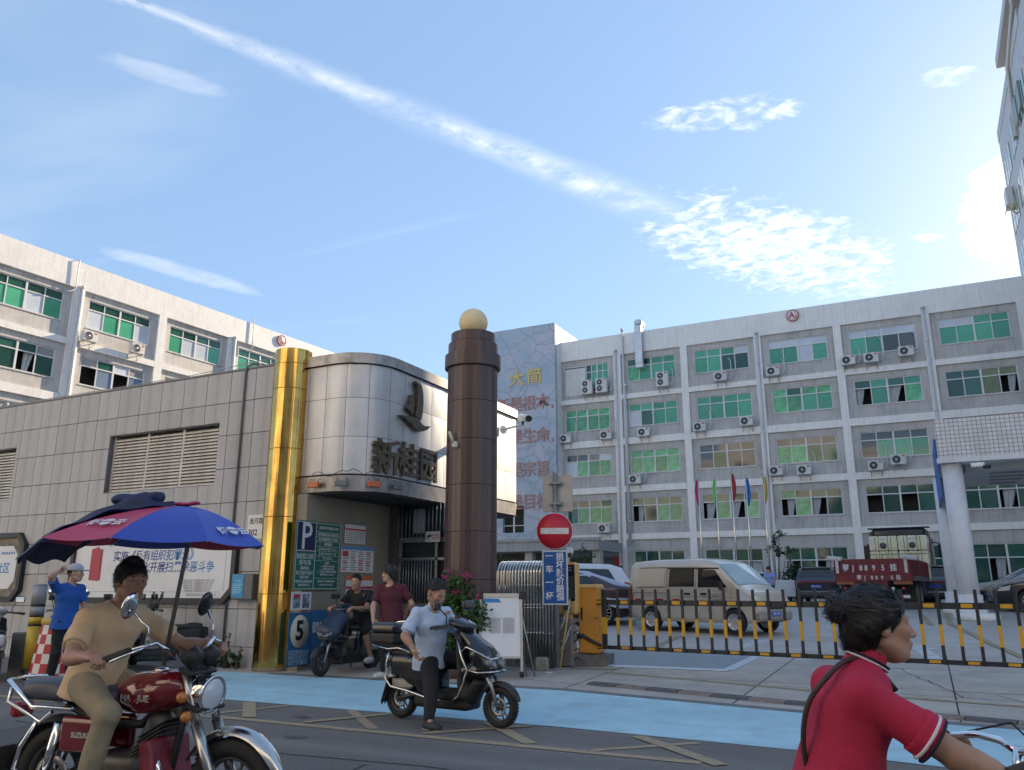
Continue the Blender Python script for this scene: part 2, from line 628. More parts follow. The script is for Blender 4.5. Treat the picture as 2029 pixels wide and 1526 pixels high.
for k_, (x_, y_, r_) in enumerate(((-2.2, 6.3, .22), (-5.6, 6.5, .16), (-.9, 6.6, .28), (-3.9, 5.4, .12), (-6.4, 7.5, .14))):
    sheet('oil_stain', [[(x_ + r_ * random.uniform(.6, 1.2) * math.cos(a_ * .524), y_ + .6 * r_ * random.uniform(.6, 1.2) * math.sin(a_ * .524)) for a_ in range(12)]], mat('oil_stain', (.075, .07, .066), .5, var=.3, scale=8), .0092 + .0003 * k_, road)
# manhole-dark tar seams of the road
tar = mat('tar_seam', (.03, .03, .032), .6, var=.2, scale=20)
for k, pts in enumerate(([(-9, 5.9), (-6.5, 5.7), (-3.8, 5.95), (-1.0, 5.75), (1.5, 5.6)], [(-4.4, 4.2), (-4.1, 5.0), (-4.25, 5.8)])):
    sheet('tar_seam', [strip(pts[i], pts[i + 1], .02) for i in range(len(pts) - 1)], tar, .0095, road)

# driveway apron between the lane and the gate: cast slabs with open joints
drive = sheet('driveway', [[(-9.4, 10.3), (-4.6, 10.5), (-1.35, 9.9), (.7, 9.75), (8, 8.9), (8, 17.0), (-9.4, 17.0)]], mat('joint_dirt', (.05, .048, .045), .9), .004)
cuts_x = [-9.35, -7.0, -4.62, -2.25, .15, 2.6, 5.2, 7.8]
rows = [(lambda x: float(np.interp(x, [-9.4, -4.6, -1.35, .7, 8], [10.46, 10.62, 10.04, 9.88, 9.05])), lambda x: 12.35), (lambda x: 12.37, lambda x: 14.6), (lambda x: 14.62, lambda x: 16.95)]
for i in range(len(cuts_x) - 1):
    for (lo, hi) in rows:
        a, b = cuts_x[i] + .01, cuts_x[i + 1] - .01
        sheet('concrete_slab', [[(a, lo(a)), (b, lo(b)), (b, hi(b)), (a, hi(a))]], concrete, .0085 + random.uniform(0, .002), drive)
kerb = mat('gutter_concrete', (.17, .165, .16), .9, var=.15, scale=4, bump=.3, bscale=80)
sheet('gutter', [[(-9.7, 10.42), (-4.6, 10.58), (-1.35, 10.0), (.7, 9.84), (4, 9.5), (4, 9.68), (.7, 10.02), (-1.35, 10.18), (-4.6, 10.76), (-9.7, 10.60)]], kerb, .0135)
for k, (p, q, w) in enumerate([((-4.68, 12.58), (-1.57, 11.76), .12), ((-1.57, 11.76), (.82, 11.38), .12), ((.82, 11.38), (5, 10.9), .12), ((-5.35, 12.78), (-4.6, 12.95), .10)]):
    sheet('yellow_marking', [strip(p, q, w)], yellow_worn, .0135 + .001 * k, drive)
crk = mat('crack_line', (.045, .043, .04), .9)
for pts in ([(-.56, 14.68), (-.3, 13.7), (-.05, 12.9), (.24, 11.81)], [(-4.9, 11.2), (-3.1, 10.95), (-1.6, 10.62)], [(-3.3, 12.2), (-1.4, 11.95), (.9, 11.75)], [(.6, 12.2), (1.0, 11.4), (1.5, 10.8)], [(-7.2, 11.2), (-6.0, 11.5), (-5.2, 11.35)]):
    pp = []
    for i in range(len(pts) - 1):
        for k in range(6):
            t0 = k / 6
            pp.append((pts[i][0] * (1 - t0) + pts[i + 1][0] * t0 + random.uniform(-.03, .03), pts[i][1] * (1 - t0) + pts[i + 1][1] * t0 + random.uniform(-.03, .03)))
    pp.append(pts[-1])
    sheet('crack', [strip(pp[i], pp[i + 1], random.uniform(.008, .02)) for i in range(len(pp) - 1)], crk, .0128, drive)
# painted arrows and lane lines of the courtyard
yard = sheet('yard_lane', [[(-9, 17.0), (8, 17.0), (8, 44), (-9, 44)]], court, .004)


def arrow(x, y, ang, s):
    c, sn = math.cos(ang), math.sin(ang)
    T = lambda u, v: (x + (u * c - v * sn) * s, y + (u * sn + v * c) * s)
    return [[T(-.12, 0), T(.12, 0), T(.12, 1.5), T(-.12, 1.5)], [T(-.36, 1.5), T(.36, 1.5), T(0, 2.4)]]


sheet('white_arrow', arrow(-.02, 16.2, R(8), 1.15), white_worn, .009, yard)
sheet('white_arrow', arrow(-3.5, 17.1, R(-5), .9), white_worn, .009, yard)
for k, (p, q, w) in enumerate([((-5.34, 19.3), (-4.89, 14.03), .16), ((.38, 24.8), (1.33, 16.9), .14), ((-.37, 29.7), (-.04, 23.9), .14), ((.39, 29.9), (.42, 24.0), .14), ((-8.6, 22.5), (-4.6, 30), .14)]):
    sheet('yellow_marking', [strip(p, q, w)], yellow_worn, .016 + .001 * k, yard)

# blue painted pad with a pale steel edge just inside the barrier
pad = mat('pad_paint', (.21, .26, .29), .45, var=.12, scale=3, dirt=(.15, .17, .18), dirt_amt=.5)
steel_edge = mat('galvanised_edge', (.52, .56, .60), .42, .55, var=.15, scale=6)
pd = sheet('painted_pad', [[(-5.9, 13.32), (-2.98, 13.42), (-2.9, 15.8), (-5.95, 15.7)]], pad, .02)
for (p, q) in (((-5.3, 13.27), (-2.93, 13.37)), ((-2.95, 13.42), (-2.87, 15.8))):
    mb = MB()
    a, b = Vector((p[0], p[1], G(p[1]) + .012)), Vector((q[0], q[1], G(q[1]) + .012))
    d = (b - a).normalized()
    n = Vector((-d.y, d.x, 0)) * .075
    mb.add([a + n, a - n, b - n, b + n, a + n + Vector((0, 0, .02)), a - n + Vector((0, 0, .004)), b - n + Vector((0, 0, .004)), b + n + Vector((0, 0, .02))],
           [(4, 5, 6, 7), (0, 4, 7, 3), (1, 2, 6, 5), (0, 1, 5, 4), (3, 7, 6, 2)])
    mb.build('steel_edge', steel_edge, pd)

# rubber cable ramp lying along the gutter: separate moulded pieces
rubber = mat('ramp_rubber', (.085, .082, .08), .75, var=.25, scale=12, bump=.3, bscale=50)
rubber_y = mat('ramp_rubber_faded_yellow', (.19, .155, .125), .8, var=.25, scale=12, bump=.3, bscale=50)
pts = [Vector((-4.43, 11.32, 0)), Vector((-1.48, 10.62, 0)), Vector((1.15, 10.12, 0))]
rt = thing('cable_ramp', 'flat black and faded yellow rubber cable ramp across the driveway', 'ramp', (0, 0, 0))
prof = [(-.13, 0), (-.075, .024), (.075, .024), (.13, 0)]
n_p = 12
for k in range(n_p):
    def along(t):
        l1 = (pts[1] - pts[0]).length; l2 = (pts[2] - pts[1]).length
        s_ = t * (l1 + l2)
        return pts[0].lerp(pts[1], s_ / l1) if s_ < l1 else pts[1].lerp(pts[2], (s_ - l1) / l2)
    a, b = along(k / n_p), along((k + .97) / n_p)
    d = (b - a).normalized(); nn = Vector((-d.y, d.x, 0))
    mb = MB()
    vs = []
    for p in (a, b):
        for (u, h) in prof:
            q = p + nn * u
            vs.append((q.x, q.y, G(q.y) + .011 + h))
    mb.add(vs, [(0, 1, 5, 4), (1, 2, 6, 5), (2, 3, 7, 6), (0, 3, 2, 1), (4, 5, 6, 7)])
    mb.tube([(a.lerp(b, .5).x, a.lerp(b, .5).y, G(a.lerp(b, .5).y) + .030), (a.lerp(b, .5).x, a.lerp(b, .5).y, G(a.lerp(b, .5).y) + .039)], .03, 8)
    mb.build('ramp_piece', rubber if k % 2 == 0 else rubber_y, rt)

# ================================================================ gatehouse on the left
white = mat('white_paint', (.72, .72, .71), .5, var=.04, scale=5)
black_m = mat('black_metal', (.018, .018, .02), .42, .2)
dark_grey = mat('dark_grey_paint', (.06, .062, .068), .5)
steel = mat('stainless_steel', (.62, .62, .61), .22, 1.0, var=.06, scale=9, rvar=.08)
pipe_w = mat('pvc_pipe', (.55, .56, .58), .5, var=.05, scale=6)
panel_m = mat('grey_wall_panel', (.435, .43, .43), .62, var=.06, scale=1.6, rnd=.06, bump=.05, bscale=120, streak=.20, dirt=(.33, .32, .31), dirt_amt=.35, dscale=.8)
joint_m = mat('dark_joint', (.09, .09, .092), .9)
gh = thing('gatehouse', 'low grey panelled gatehouse with steel fascia and louvred windows', 'building', (0, 0, 0))
WY = 11.0
LV = [(-14.94, -11.82, 3.28, 4.48), (-21.2, -18.07, 3.28, 4.48)]
mb = MB()     # core wall behind the panels, with openings for the louvres


def rects_minus(r, holes):
    out = [r]
    for h in holes:
        nxt = []
        for (a, b, c, d) in out:
            if h[1] <= a or h[0] >= b or h[3] <= c or h[2] >= d:
                nxt.append((a, b, c, d)); continue
            if h[0] > a: nxt.append((a, h[0], c, d))
            if h[1] < b: nxt.append((h[1], b, c, d))
            m0, m1 = max(a, h[0]), min(b, h[1])
            if h[2] > c: nxt.append((m0, m1, c, h[2]))
            if h[3] < d: nxt.append((m0, m1, h[3], d))
        out = nxt
    return out


for (a, b, c, d) in rects_minus((-27, -10.43, 0, 5.40), LV):
    mb.bx(a, b, WY + .014, WY + .22, c, d)
mb.bx(-27, -10.43, WY + .45, 17.0, 0, 5.38)
mb.build('core_wall', joint_m, gh)
zs = [0, .40, 1.04, 1.68, 2.30, 2.93, 3.57, 4.21, 4.85, 5.46]
pz = .635
xs = [-10.44, -10.97] + [-10.97 - pz * k for k in range(1, 22)]
cache = {}
for i in range(len(xs) - 1):
    for j in range(len(zs) - 1):
        rs = rects_minus((xs[i + 1] + .006, xs[i] - .006, zs[j] + .006, zs[j + 1] - .006), LV)
        if not rs: continue
        cx, cz = xs[i + 1], zs[j]
        key = tuple((round(a - cx, 3), round(b - cx, 3), round(c - cz, 3), round(d - cz, 3)) for a, b, c, d in rs)
        if key not in cache:
            mb = MB()
            for (a, b, c, d) in key:
                mb.bx(a, b, 0, .02, c, d, 0, .003)
            cache[key] = mb.mesh('wall_panel', panel_m)
        obj('wall_panel', cache[key], gh, loc=(cx, WY - .006 + random.uniform(0, .003), cz))
cap_m = mat('wall_cap', (.19, .19, .195), .6, var=.1, scale=2)
MB().bx(-27, -10.43, WY - .015, WY + .30, 5.463, 5.50).build('wall_cap', cap_m, gh)
slat_m = mat('louvre_slat', (.55, .53, .49), .5, .2, var=.10, scale=2, streak=.12, dirt=(.22, .19, .16), dirt_amt=.5, dscale=3)
reveal_m = mat('louvre_reveal', (.13, .135, .145), .6, var=.08)
slat_me = {}
for wi, (a, b, c, d) in enumerate(LV):
    mb = MB()
    mb.bx(a, a + .02, WY + .02, WY + .42, c, d); mb.bx(b - .02, b, WY + .02, WY + .42, c, d)
    mb.bx(a + .02, b - .02, WY + .02, WY + .42, d - .02, d); mb.bx(a + .02, b - .02, WY + .02, WY + .42, c, c + .02)
    mb.bx(a + .02, b - .02, WY + .40, WY + .44, c + .02, d - .02)
    lw = mb.build('louvre_window', [reveal_m], gh)
    n3 = (b - a - .10) / 3
    for k in range(4):
        x = a + .05 + n3 * k
        MB().bx(x - .03, x + .03, WY + .10, WY + .18, c + .022, d - .022).build('mullion', slat_m, lw)
    for k in range(3):
        x0, x1 = a + .05 + n3 * k + .032, a + .05 + n3 * (k + 1) - .032
        w = round(x1 - x0, 3)
        if w not in slat_me:
            mb = MB()
            mb.add([(0, 0, 0), (w, 0, 0), (w, .075, .05), (0, .075, .05), (0, .004, -.008), (w, .004, -.008), (w, .079, .042), (0, .079, .042)],
                   [(0, 3, 2, 1), (4, 5, 6, 7), (0, 1, 5, 4), (2, 3, 7, 6), (0, 4, 7, 3), (1, 2, 6, 5)])
            mb.add([(0, 0, 0), (w, 0, 0), (w, -.002, -.03), (0, -.002, -.03)], [(0, 1, 2, 3)])
            slat_me[w] = mb.mesh('slat', slat_m)
        nsl = 17
        for j in range(nsl):
            z = c + .06 + (d - c - .09) * j / nsl
            o = obj('slat', slat_me[w], lw, loc=(x0, WY + .10, z), rot=(random.uniform(-.05, .05), 0, 0))
# grounding pipe and roof rail
MB().tube([(-11.22, WY - .035, .05), (-11.22, WY - .035, 5.40), (-11.20, WY - .02, 5.52), (-11.12, WY + .05, 5.58), (-10.98, WY + .1, 5.56)], .022, 8).build('downpipe', mat('grey_pipe', (.12, .122, .13), .5), gh)
mb = MB()
mb.tube([(-24, WY + .3, 5.62), (-13.0, WY + .3, 5.64), (-10.6, WY + .3, 5.74)], .008, 5)
for k in range(9):
    x = -23 + k * 1.5
    mb.tube([(x, WY + .3, 5.5), (x, WY + .3, 5.63)], .008, 5)
mb.build('lightning_rail', mat('rail_steel', (.35, .34, .33), .5, .6), gh)

# gold column
gold = mat('polished_gold', (.66, .40, .11), .12, 1.0, var=.12, scale=3, rvar=.035, dirt=(.22, .13, .05), dirt_amt=.55, dscale=2)  # the dirt mix here paints dark street reflections in brown
gt = gold.node_tree
bp = N(gt, 'ShaderNodeBump'); bp.inputs['Strength'].default_value = .8; bp.inputs['Distance'].default_value = .03
mp = N(gt, 'ShaderNodeMapping'); mp.inputs['Scale'].default_value = (7, 7, .05)
nn_ = N(gt, 'ShaderNodeTexNoise'); nn_.inputs['Scale'].default_value = 1.0; nn_.inputs['Detail'].default_value = 2
tcg = [n for n in gt.nodes if n.type == 'TEX_COORD'][0]
gt.links.new(tcg.outputs['Object'], mp.inputs['Vector']); gt.links.new(mp.outputs[0], nn_.inputs['Vector'])
gt.links.new(nn_.outputs['Fac'], bp.inputs['Height']); gt.links.new(bp.outputs[0], gt.nodes['Principled BSDF'].inputs['Normal'])
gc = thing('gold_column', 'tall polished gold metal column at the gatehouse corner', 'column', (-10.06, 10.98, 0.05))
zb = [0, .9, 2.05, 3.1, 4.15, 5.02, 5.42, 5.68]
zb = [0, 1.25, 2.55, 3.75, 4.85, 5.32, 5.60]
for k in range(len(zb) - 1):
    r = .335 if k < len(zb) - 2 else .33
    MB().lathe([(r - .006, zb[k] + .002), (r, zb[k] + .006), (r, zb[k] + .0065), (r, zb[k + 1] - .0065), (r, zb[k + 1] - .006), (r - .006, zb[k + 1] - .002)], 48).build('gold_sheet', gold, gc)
MB().lathe([(.34, -.05), (.345, .02), (.338, .06)], 40).build('base_ring', mat('base_mortar', (.2, .17, .12), .8, var=.2), gc)

# stainless sign box with a rounded corner
ss = mat('brushed_steel_panel', (.57, .58, .60), .5, .45, var=.07, scale=1.3, rnd=.05, rvar=.06, streak=.10, dirt=(.40, .36, .31), dirt_amt=.35, dscale=.9)
ss_dirty = mat('weathered_steel_trim', (.40, .39, .39), .45, .7, var=.2, scale=3, streak=.25, dirt=(.16, .14, .12), dirt_amt=.6, dscale=2)
BX0, BX1, BY0, BY1, BZ0, BZ1, BR = -9.78, -8.32, 11.02, 17.1, 3.02, 5.50, .80
path = []        # outline of the box, from the gold column round to the far end


def box_path():
    P = [(BX0, BY0), (BX1 - BR, BY0)]
    for k in range(1, 9):
        a = -math.pi / 2 + math.pi / 2 * k / 8
        P.append((BX1 - BR + BR * math.cos(a), BY0 + BR + BR * math.sin(a)))
    P.append((BX1, BY1 - .45))
    for k in range(1, 7):
        a = math.pi / 2 * k / 6
        P.append((BX1 - .45 + .45 * math.cos(a), BY1 - .45 + .45 * math.sin(a)))
    P.append((BX0, BY1))
    return P


BP = [Vector((x, y, 0)) for x, y in box_path()]
acc = [0]
for i in range(1, len(BP)): acc.append(acc[-1] + (BP[i] - BP[i - 1]).length)


def bp_at(s_, off=0.0):
    i = max(1, min(len(BP) - 1, int(np.searchsorted(acc, s_))))
    t = (s_ - acc[i - 1]) / (acc[i] - acc[i - 1])
    p = BP[i - 1].lerp(BP[i], t)
    d0 = (BP[i] - BP[i - 1]).normalized()
    # smoothed normal
    im, ip = max(1, i - 1), min(len(BP) - 1, i + 1)
    d = ((BP[im] - BP[im - 1]).normalized() * max(0, .5 - t) + d0 + (BP[ip] - BP[ip - 1]).normalized() * max(0, t - .5)).normalized()
    n = Vector((d.y, -d.x, 0))
    return p + n * off


fx = thing('sign_box', 'rounded stainless steel sign box over the gatehouse entrance', 'sign', (0, 0, 0))
# core
mb = MB()
core = [bp_at(s_, -.03) for s_ in np.linspace(0, acc[-1], 60)]
poly = [(p.x, p.y) for p in core]
mb.prism(poly, Matrix.Translation((0, 0, BZ0 + .02)), BZ1 - BZ0 - .06)
mb.build('box_core', joint_m, fx)
scuts = [0, .10, .50, .92, 1.33, 1.75, 2.20, 2.66, 3.12, 3.62, 4.25, 4.9, 5.6, 6.3, 7.0, 7.55, 8.2, 9.0]
scuts = [s_ for s_ in scuts if s_ < acc[-1]] + [acc[-1]]
zcuts = [BZ0 + .30, 3.98, 4.68, BZ1 - .20]
for i in range(len(scuts) - 1):
    for j in range(3):
        a, b = scuts[i] + .004, scuts[i + 1] - .004
        z0, z1 = zcuts[j] + .004, zcuts[j + 1] - .004
        mb = MB()
        cx, cz = .5 * (a + b), .5 * (z0 + z1)
        pil = random.uniform(.004, .010)

        def fn(u, v, a=a, b=b, z0=z0, z1=z1, pil=pil):
            e = (1 - (2 * u - 1) ** 4) * (1 - (2 * v - 1) ** 4)
            p = bp_at(a + (b - a) * u, pil * e)
            return (p.x, p.y, z0 + (z1 - z0) * v)
        mb.grid(fn, 8, 6)
        mb.build('steel_panel', ss, fx)
for (z0, z1, off, nm) in ((BZ0, BZ0 + .27, .02, 'bottom_trim'), (BZ1 - .19, BZ1, .05, 'top_trim')):
    for i in range(0, len(scuts) - 1, 2):
        a, b = scuts[i] + .002, scuts[min(i + 2, len(scuts) - 1)] - .002
        mb = MB()
        def fn(u, v, a=a, b=b):
            p = bp_at(a + (b - a) * u, off - (.03 if nm == 'bottom_trim' else 0) * (1 - v))
            return (p.x, p.y, z0 + (z1 - z0) * v)
        mb.grid(fn, 10, 1)
        def fn2(u, v, a=a, b=b):
            p = bp_at(a + (b - a) * u, off - .45 * v)
            return (p.x, p.y, z1 if nm == 'top_trim' else z0)
        mb.grid(fn2, 10, 1, flip=(nm == 'top_trim') is False)
        mb.build(nm, ss_dirty, fx)
# soffit under the box
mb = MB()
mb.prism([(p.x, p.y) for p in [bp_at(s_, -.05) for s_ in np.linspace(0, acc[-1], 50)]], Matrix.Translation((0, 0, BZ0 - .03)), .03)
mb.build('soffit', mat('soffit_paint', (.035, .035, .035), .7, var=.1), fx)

# bronze lettering and ship emblem
bronze = mat('dark_bronze', (.12, .095, .065), .45, .3, var=.25, scale=9, rvar=.1)


def on_box(s_, z, off=.03):
    p = bp_at(s_, off); q = bp_at(s_ + .02, off)
    return frame((p.x, p.y, z), (q - p), (0, 0, 1))


s_x = acc[9]         # start of the straight side face
lt = thing('gate_lettering', 'three dark bronze characters on the steel sign box', 'lettering', (0, 0, 0))
for ch, s_, z in (('新', s_x - .24, 3.60), ('桂', s_x + .40, 3.62), ('园', s_x + 1.06, 3.62)):
    mb = MB()
    add_text(mb, ch, .66, on_box(s_, z, .055), 0, .026, .010)
    mb.build('character', bronze, lt)
em = thing('ship_emblem', 'dark bronze sailing ship emblem above the characters', 'emblem', (0, 0, 0))
EM = on_box(s_x + .50, 4.27, .03) @ Matrix.Diagonal((.85, .62, 1, 1))
mb = MB()
hull = [(-.60, .27), (-.44, .30), (-.28, .31), (-.10, .36), (.10, .33), (.22, .20), (.36, .17), (.58, .22), (.46, .09), (.30, .0), (.10, -.03), (-.06, .03), (-.20, .14), (-.38, .22)]
mb.prism(hull, EM, .10)
mb.build('hull', bronze, em)
mb = MB()
sail = [(-.02, .40), (.02, .62), (.06, .92), (.07, 1.20), (.03, 1.40), (.10, 1.47), (.20, 1.40), (.27, 1.15), (.29, .90), (.27, .62), (.22, .33), (.12, .36)]
mb.prism(sail, EM, .085)
mb.build('main_sail', bronze, em)
mb = MB()
mb.prism([(-.34, .56), (-.22, .70), (-.17, .86), (-.16, 1.02), (-.06, 1.03), (-.04, .80), (-.06, .58), (-.10, .38), (-.14, .42), (-.20, .50)], EM, .07)
mb.build('fore_sail', bronze, em)
mb = MB()
mb.lathe([(0, 0), (.05, .02), (.072, .06), (.05, .10), (0, .12)], 14, EM @ Matrix.Translation((-.03, 1.42, 0)))
mb.tube([EM @ Vector((.03, 1.42, .05)), EM @ Vector((.12, 1.44, .05))], .02, 6)
mb.build('moon_ball', bronze, em)

# floodlights on the bottom trim
for k, (s_, c) in enumerate(((.42, 'o'), (.95, 'g'), (1.45, 'o'), (1.95, 'g'))):
    F = on_box(s_, BZ0 + .12, .10)
    t = thing('floodlight', ['leftmost orange floodlight box under the steel sign', 'grey floodlight box between the two orange ones under the sign', 'second orange floodlight box under the steel sign', 'rightmost floodlight box under the steel sign, dark grey'][k], 'floodlight', (0, 0, 0), group='floodlights under the sign box')
    mb = MB()
    mb.box((0, 0, 0), (.23, .095, .06), 0, None, .008)
    mb.v = [tuple(F @ Vector(p)) for p in mb.v]
    mb.build('lamp_body', mat('orange_lamp', (.55, .15, .05), .5, var=.1) if c == 'o' else mat('grey_lamp', (.13, .15, .16), .5), t)
    mb = MB()
    mb.tube([F @ Vector((-.09, .04, -.02)), F @ Vector((-.09, .10, -.02)), F @ Vector((-.09, .10, -.08))], .006, 5)
    mb.tube([F @ Vector((.09, .04, -.02)), F @ Vector((.09, .10, -.02)), F @ Vector((.09, .10, -.08))], .006, 5)
    mb.build('bracket', black_m, t)
mb = MB()
pp = []
for k in range(21):
    s_ = .35 + 1.7 * k / 20
    z = BZ0 + .30 + .05 * math.sin(k * 1.1) + (.10 if k in (9, 10, 15) else 0)
    pp.append(bp_at(s_, .07) + Vector((0, 0, z)))
mb.tube(pp, .006, 5)
tag(mb.build('lamp_cable', black_m), 'thin black cable looping above the floodlights', 'cable')

# entrance recess below the box: side pier, guard room with barred window
stone = mat('beige_stone', (.26, .23, .18), .7, var=.12, scale=3, bump=.1, bscale=60, dirt=(.16, .14, .11), dirt_amt=.5, dscale=1.5)
mb = MB()
mb.bx(-9.98, -9.50, 10.95, 13.42, .02, 3.0)
mb.build('pier', stone, gh)
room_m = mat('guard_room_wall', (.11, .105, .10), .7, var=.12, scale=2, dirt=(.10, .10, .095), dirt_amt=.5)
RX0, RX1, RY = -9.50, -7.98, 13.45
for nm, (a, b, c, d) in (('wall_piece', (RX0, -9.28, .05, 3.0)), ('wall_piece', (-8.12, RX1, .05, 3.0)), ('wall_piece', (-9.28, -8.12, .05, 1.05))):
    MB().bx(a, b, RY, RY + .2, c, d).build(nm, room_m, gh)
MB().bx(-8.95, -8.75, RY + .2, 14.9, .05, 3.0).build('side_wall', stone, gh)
dark_glass = mat('dark_glass', (.035, .045, .045), .08, spec=.6)
rw = MB()
rw.bx(-9.28, -8.12, RY + .12, RY + .14, 1.05, 3.0)
rw = rw.build('guard_window', dark_glass, gh)
galv = mat('galvanised_bar', (.36, .37, .38), .4, .75, var=.15, scale=8)
mb = MB()
mb.bx(-9.28, -8.12, RY + .02, RY + .07, 2.27, 2.36); mb.bx(-9.28, -8.12, RY + .02, RY + .07, 1.05, 1.12); mb.bx(-9.28, -8.12, RY + .02, RY + .07, 1.92, 1.97)
mb.bx(-9.28, -9.22, RY + .02, RY + .07, 1.12, 2.27); mb.bx(-8.18, -8.12, RY + .02, RY + .07, 1.12, 2.27); mb.bx(-8.44, -8.39, RY + .02, RY + .07, 1.12, 2.27)
mb.build('window_frame', galv, rw)
for k in range(11):
    x = -9.14 + k * .064
    MB().tube([(x, RY - .01, 1.1), (x, RY - .01, 1.95)], .011, 6).build('bar', galv, rw)
for k in range(14):
    x = -9.26 + k * .088
    MB().tube([(x, RY - .05, 2.30), (x, RY - .05, 3.0)], .011, 6).build('upper_bar', galv, rw)
paper = mat('paper', (.62, .62, .60), .8, var=.04, scale=4)
o = MB().bx(-9.02, -8.76, RY + .10, RY + .115, 2.45, 2.92).build('window_notice', paper, None)
tag(o, 'white paper notice behind the upper window bars', 'notice')
# pierced door panel on the right
mb = MB()
mb.bx(-8.12, -8.0, RY - .03, RY - .012, .1, 3.0)
for a in range(3):
    for b in range(13):
        mb.bx(-8.10 + a * .032, -8.08 + a * .032, RY - .045, RY - .03, 1.3 + b * .07, 1.34 + b * .07)
mb.build('door_grille', galv, gh)
# low hand rail in front of the window
mb = MB()
mb.tube([(-8.9, 12.95, 1.08), (-7.7, 12.95, 1.08)], .022, 8)
for k in range(5):
    mb.tube([(-8.9 + k * .3, 12.95, .1), (-8.9 + k * .3, 12.95, 1.08)], .016, 6)
tag(mb.build('hand_rail', steel), 'steel hand rail before the barred window', 'railing')
# camera notice
nt = thing('camera_notice', 'small white camera warning notice on the window bars', 'notice', (0, 0, 0))
MB().bx(-8.60, -8.28, RY - .075, RY - .065, 2.26, 2.46).build('board', paper, nt)
mb = MB()
FN = frame((-8.52, RY - .077, 2.36), (1, 0, 0), (0, 0, 1))
mb.prism([(-.05, -.02), (.05, .0), (.05, .04), (-.03, .03)], FN, .003)
mb.bx(-8.545, -8.53, RY - .08, RY - .076, 2.29, 2.35)
mb.build('camera_mark', black_m, nt)
mb = MB(); FN = frame((-8.37, RY - .077, 2.385), (1, 0, 0), (0, 0, 1))
add_text(mb, '您已进入', .042, FN, 0, .001); add_text(mb, '监控区域', .042, FN @ Matrix.Translation((0, -.055, 0)), 0, .001)
mb.build('lettering', mat('red_ink', (.55, .03, .03), .6), nt)

# ================================================================ factory blocks A1, A2 and the painted tower
wtile = tile_mat('white_mosaic_tile', (.80, .79, .775), (.67, .66, .65), .145, gap=.10, cellvar=.025, streak=.16, dirt=(.42, .40, .37), dirt_amt=.30)
gtile = mat('grey_wall_tile', (.47, .455, .44), .6, var=.06, scale=2.5, streak=.22, dirt=(.15, .15, .15), dirt_amt=.4, dscale=.5)
gtile_warm = gtile
frame_w = mat('white_window_frame', (.62, .63, .64), .4)
PANE = {
    'g': mat('green_film_glass', (.07, .33, .20), .10, var=.12, scale=.8, rnd=.22, spec=.6),
    'c': mat('green_curtained_glass', (.09, .36, .17), .16, var=.35, scale=2.2, rnd=.25, spec=.6),
    'd': mat('dark_green_glass', (.02, .085, .062), .06, rnd=.35, spec=.7),
    'k': mat('dark_clear_glass', (.07, .08, .085), .05, rnd=.3, spec=.7),
    'w': mat('papered_glass', (.50, .55, .62), .25, var=.05, scale=3, rnd=.08),
    'b': mat('blue_grey_glass', (.20, .27, .38), .12, rnd=.2),
    'v': mat('vent_slats', (.55, .54, .52), .5, rnd=.1),
    'y': mat('olive_blind_glass', (.15, .19, .09), .2, var=.15, scale=3, rnd=.2),
}
curtain_m = mat('grey_curtain', (.40, .42, .43), .8, var=.15, scale=6)
room_dark = mat('dark_room', (.05, .055, .055), .8)
PANEC = {}
FRAMEC = {}


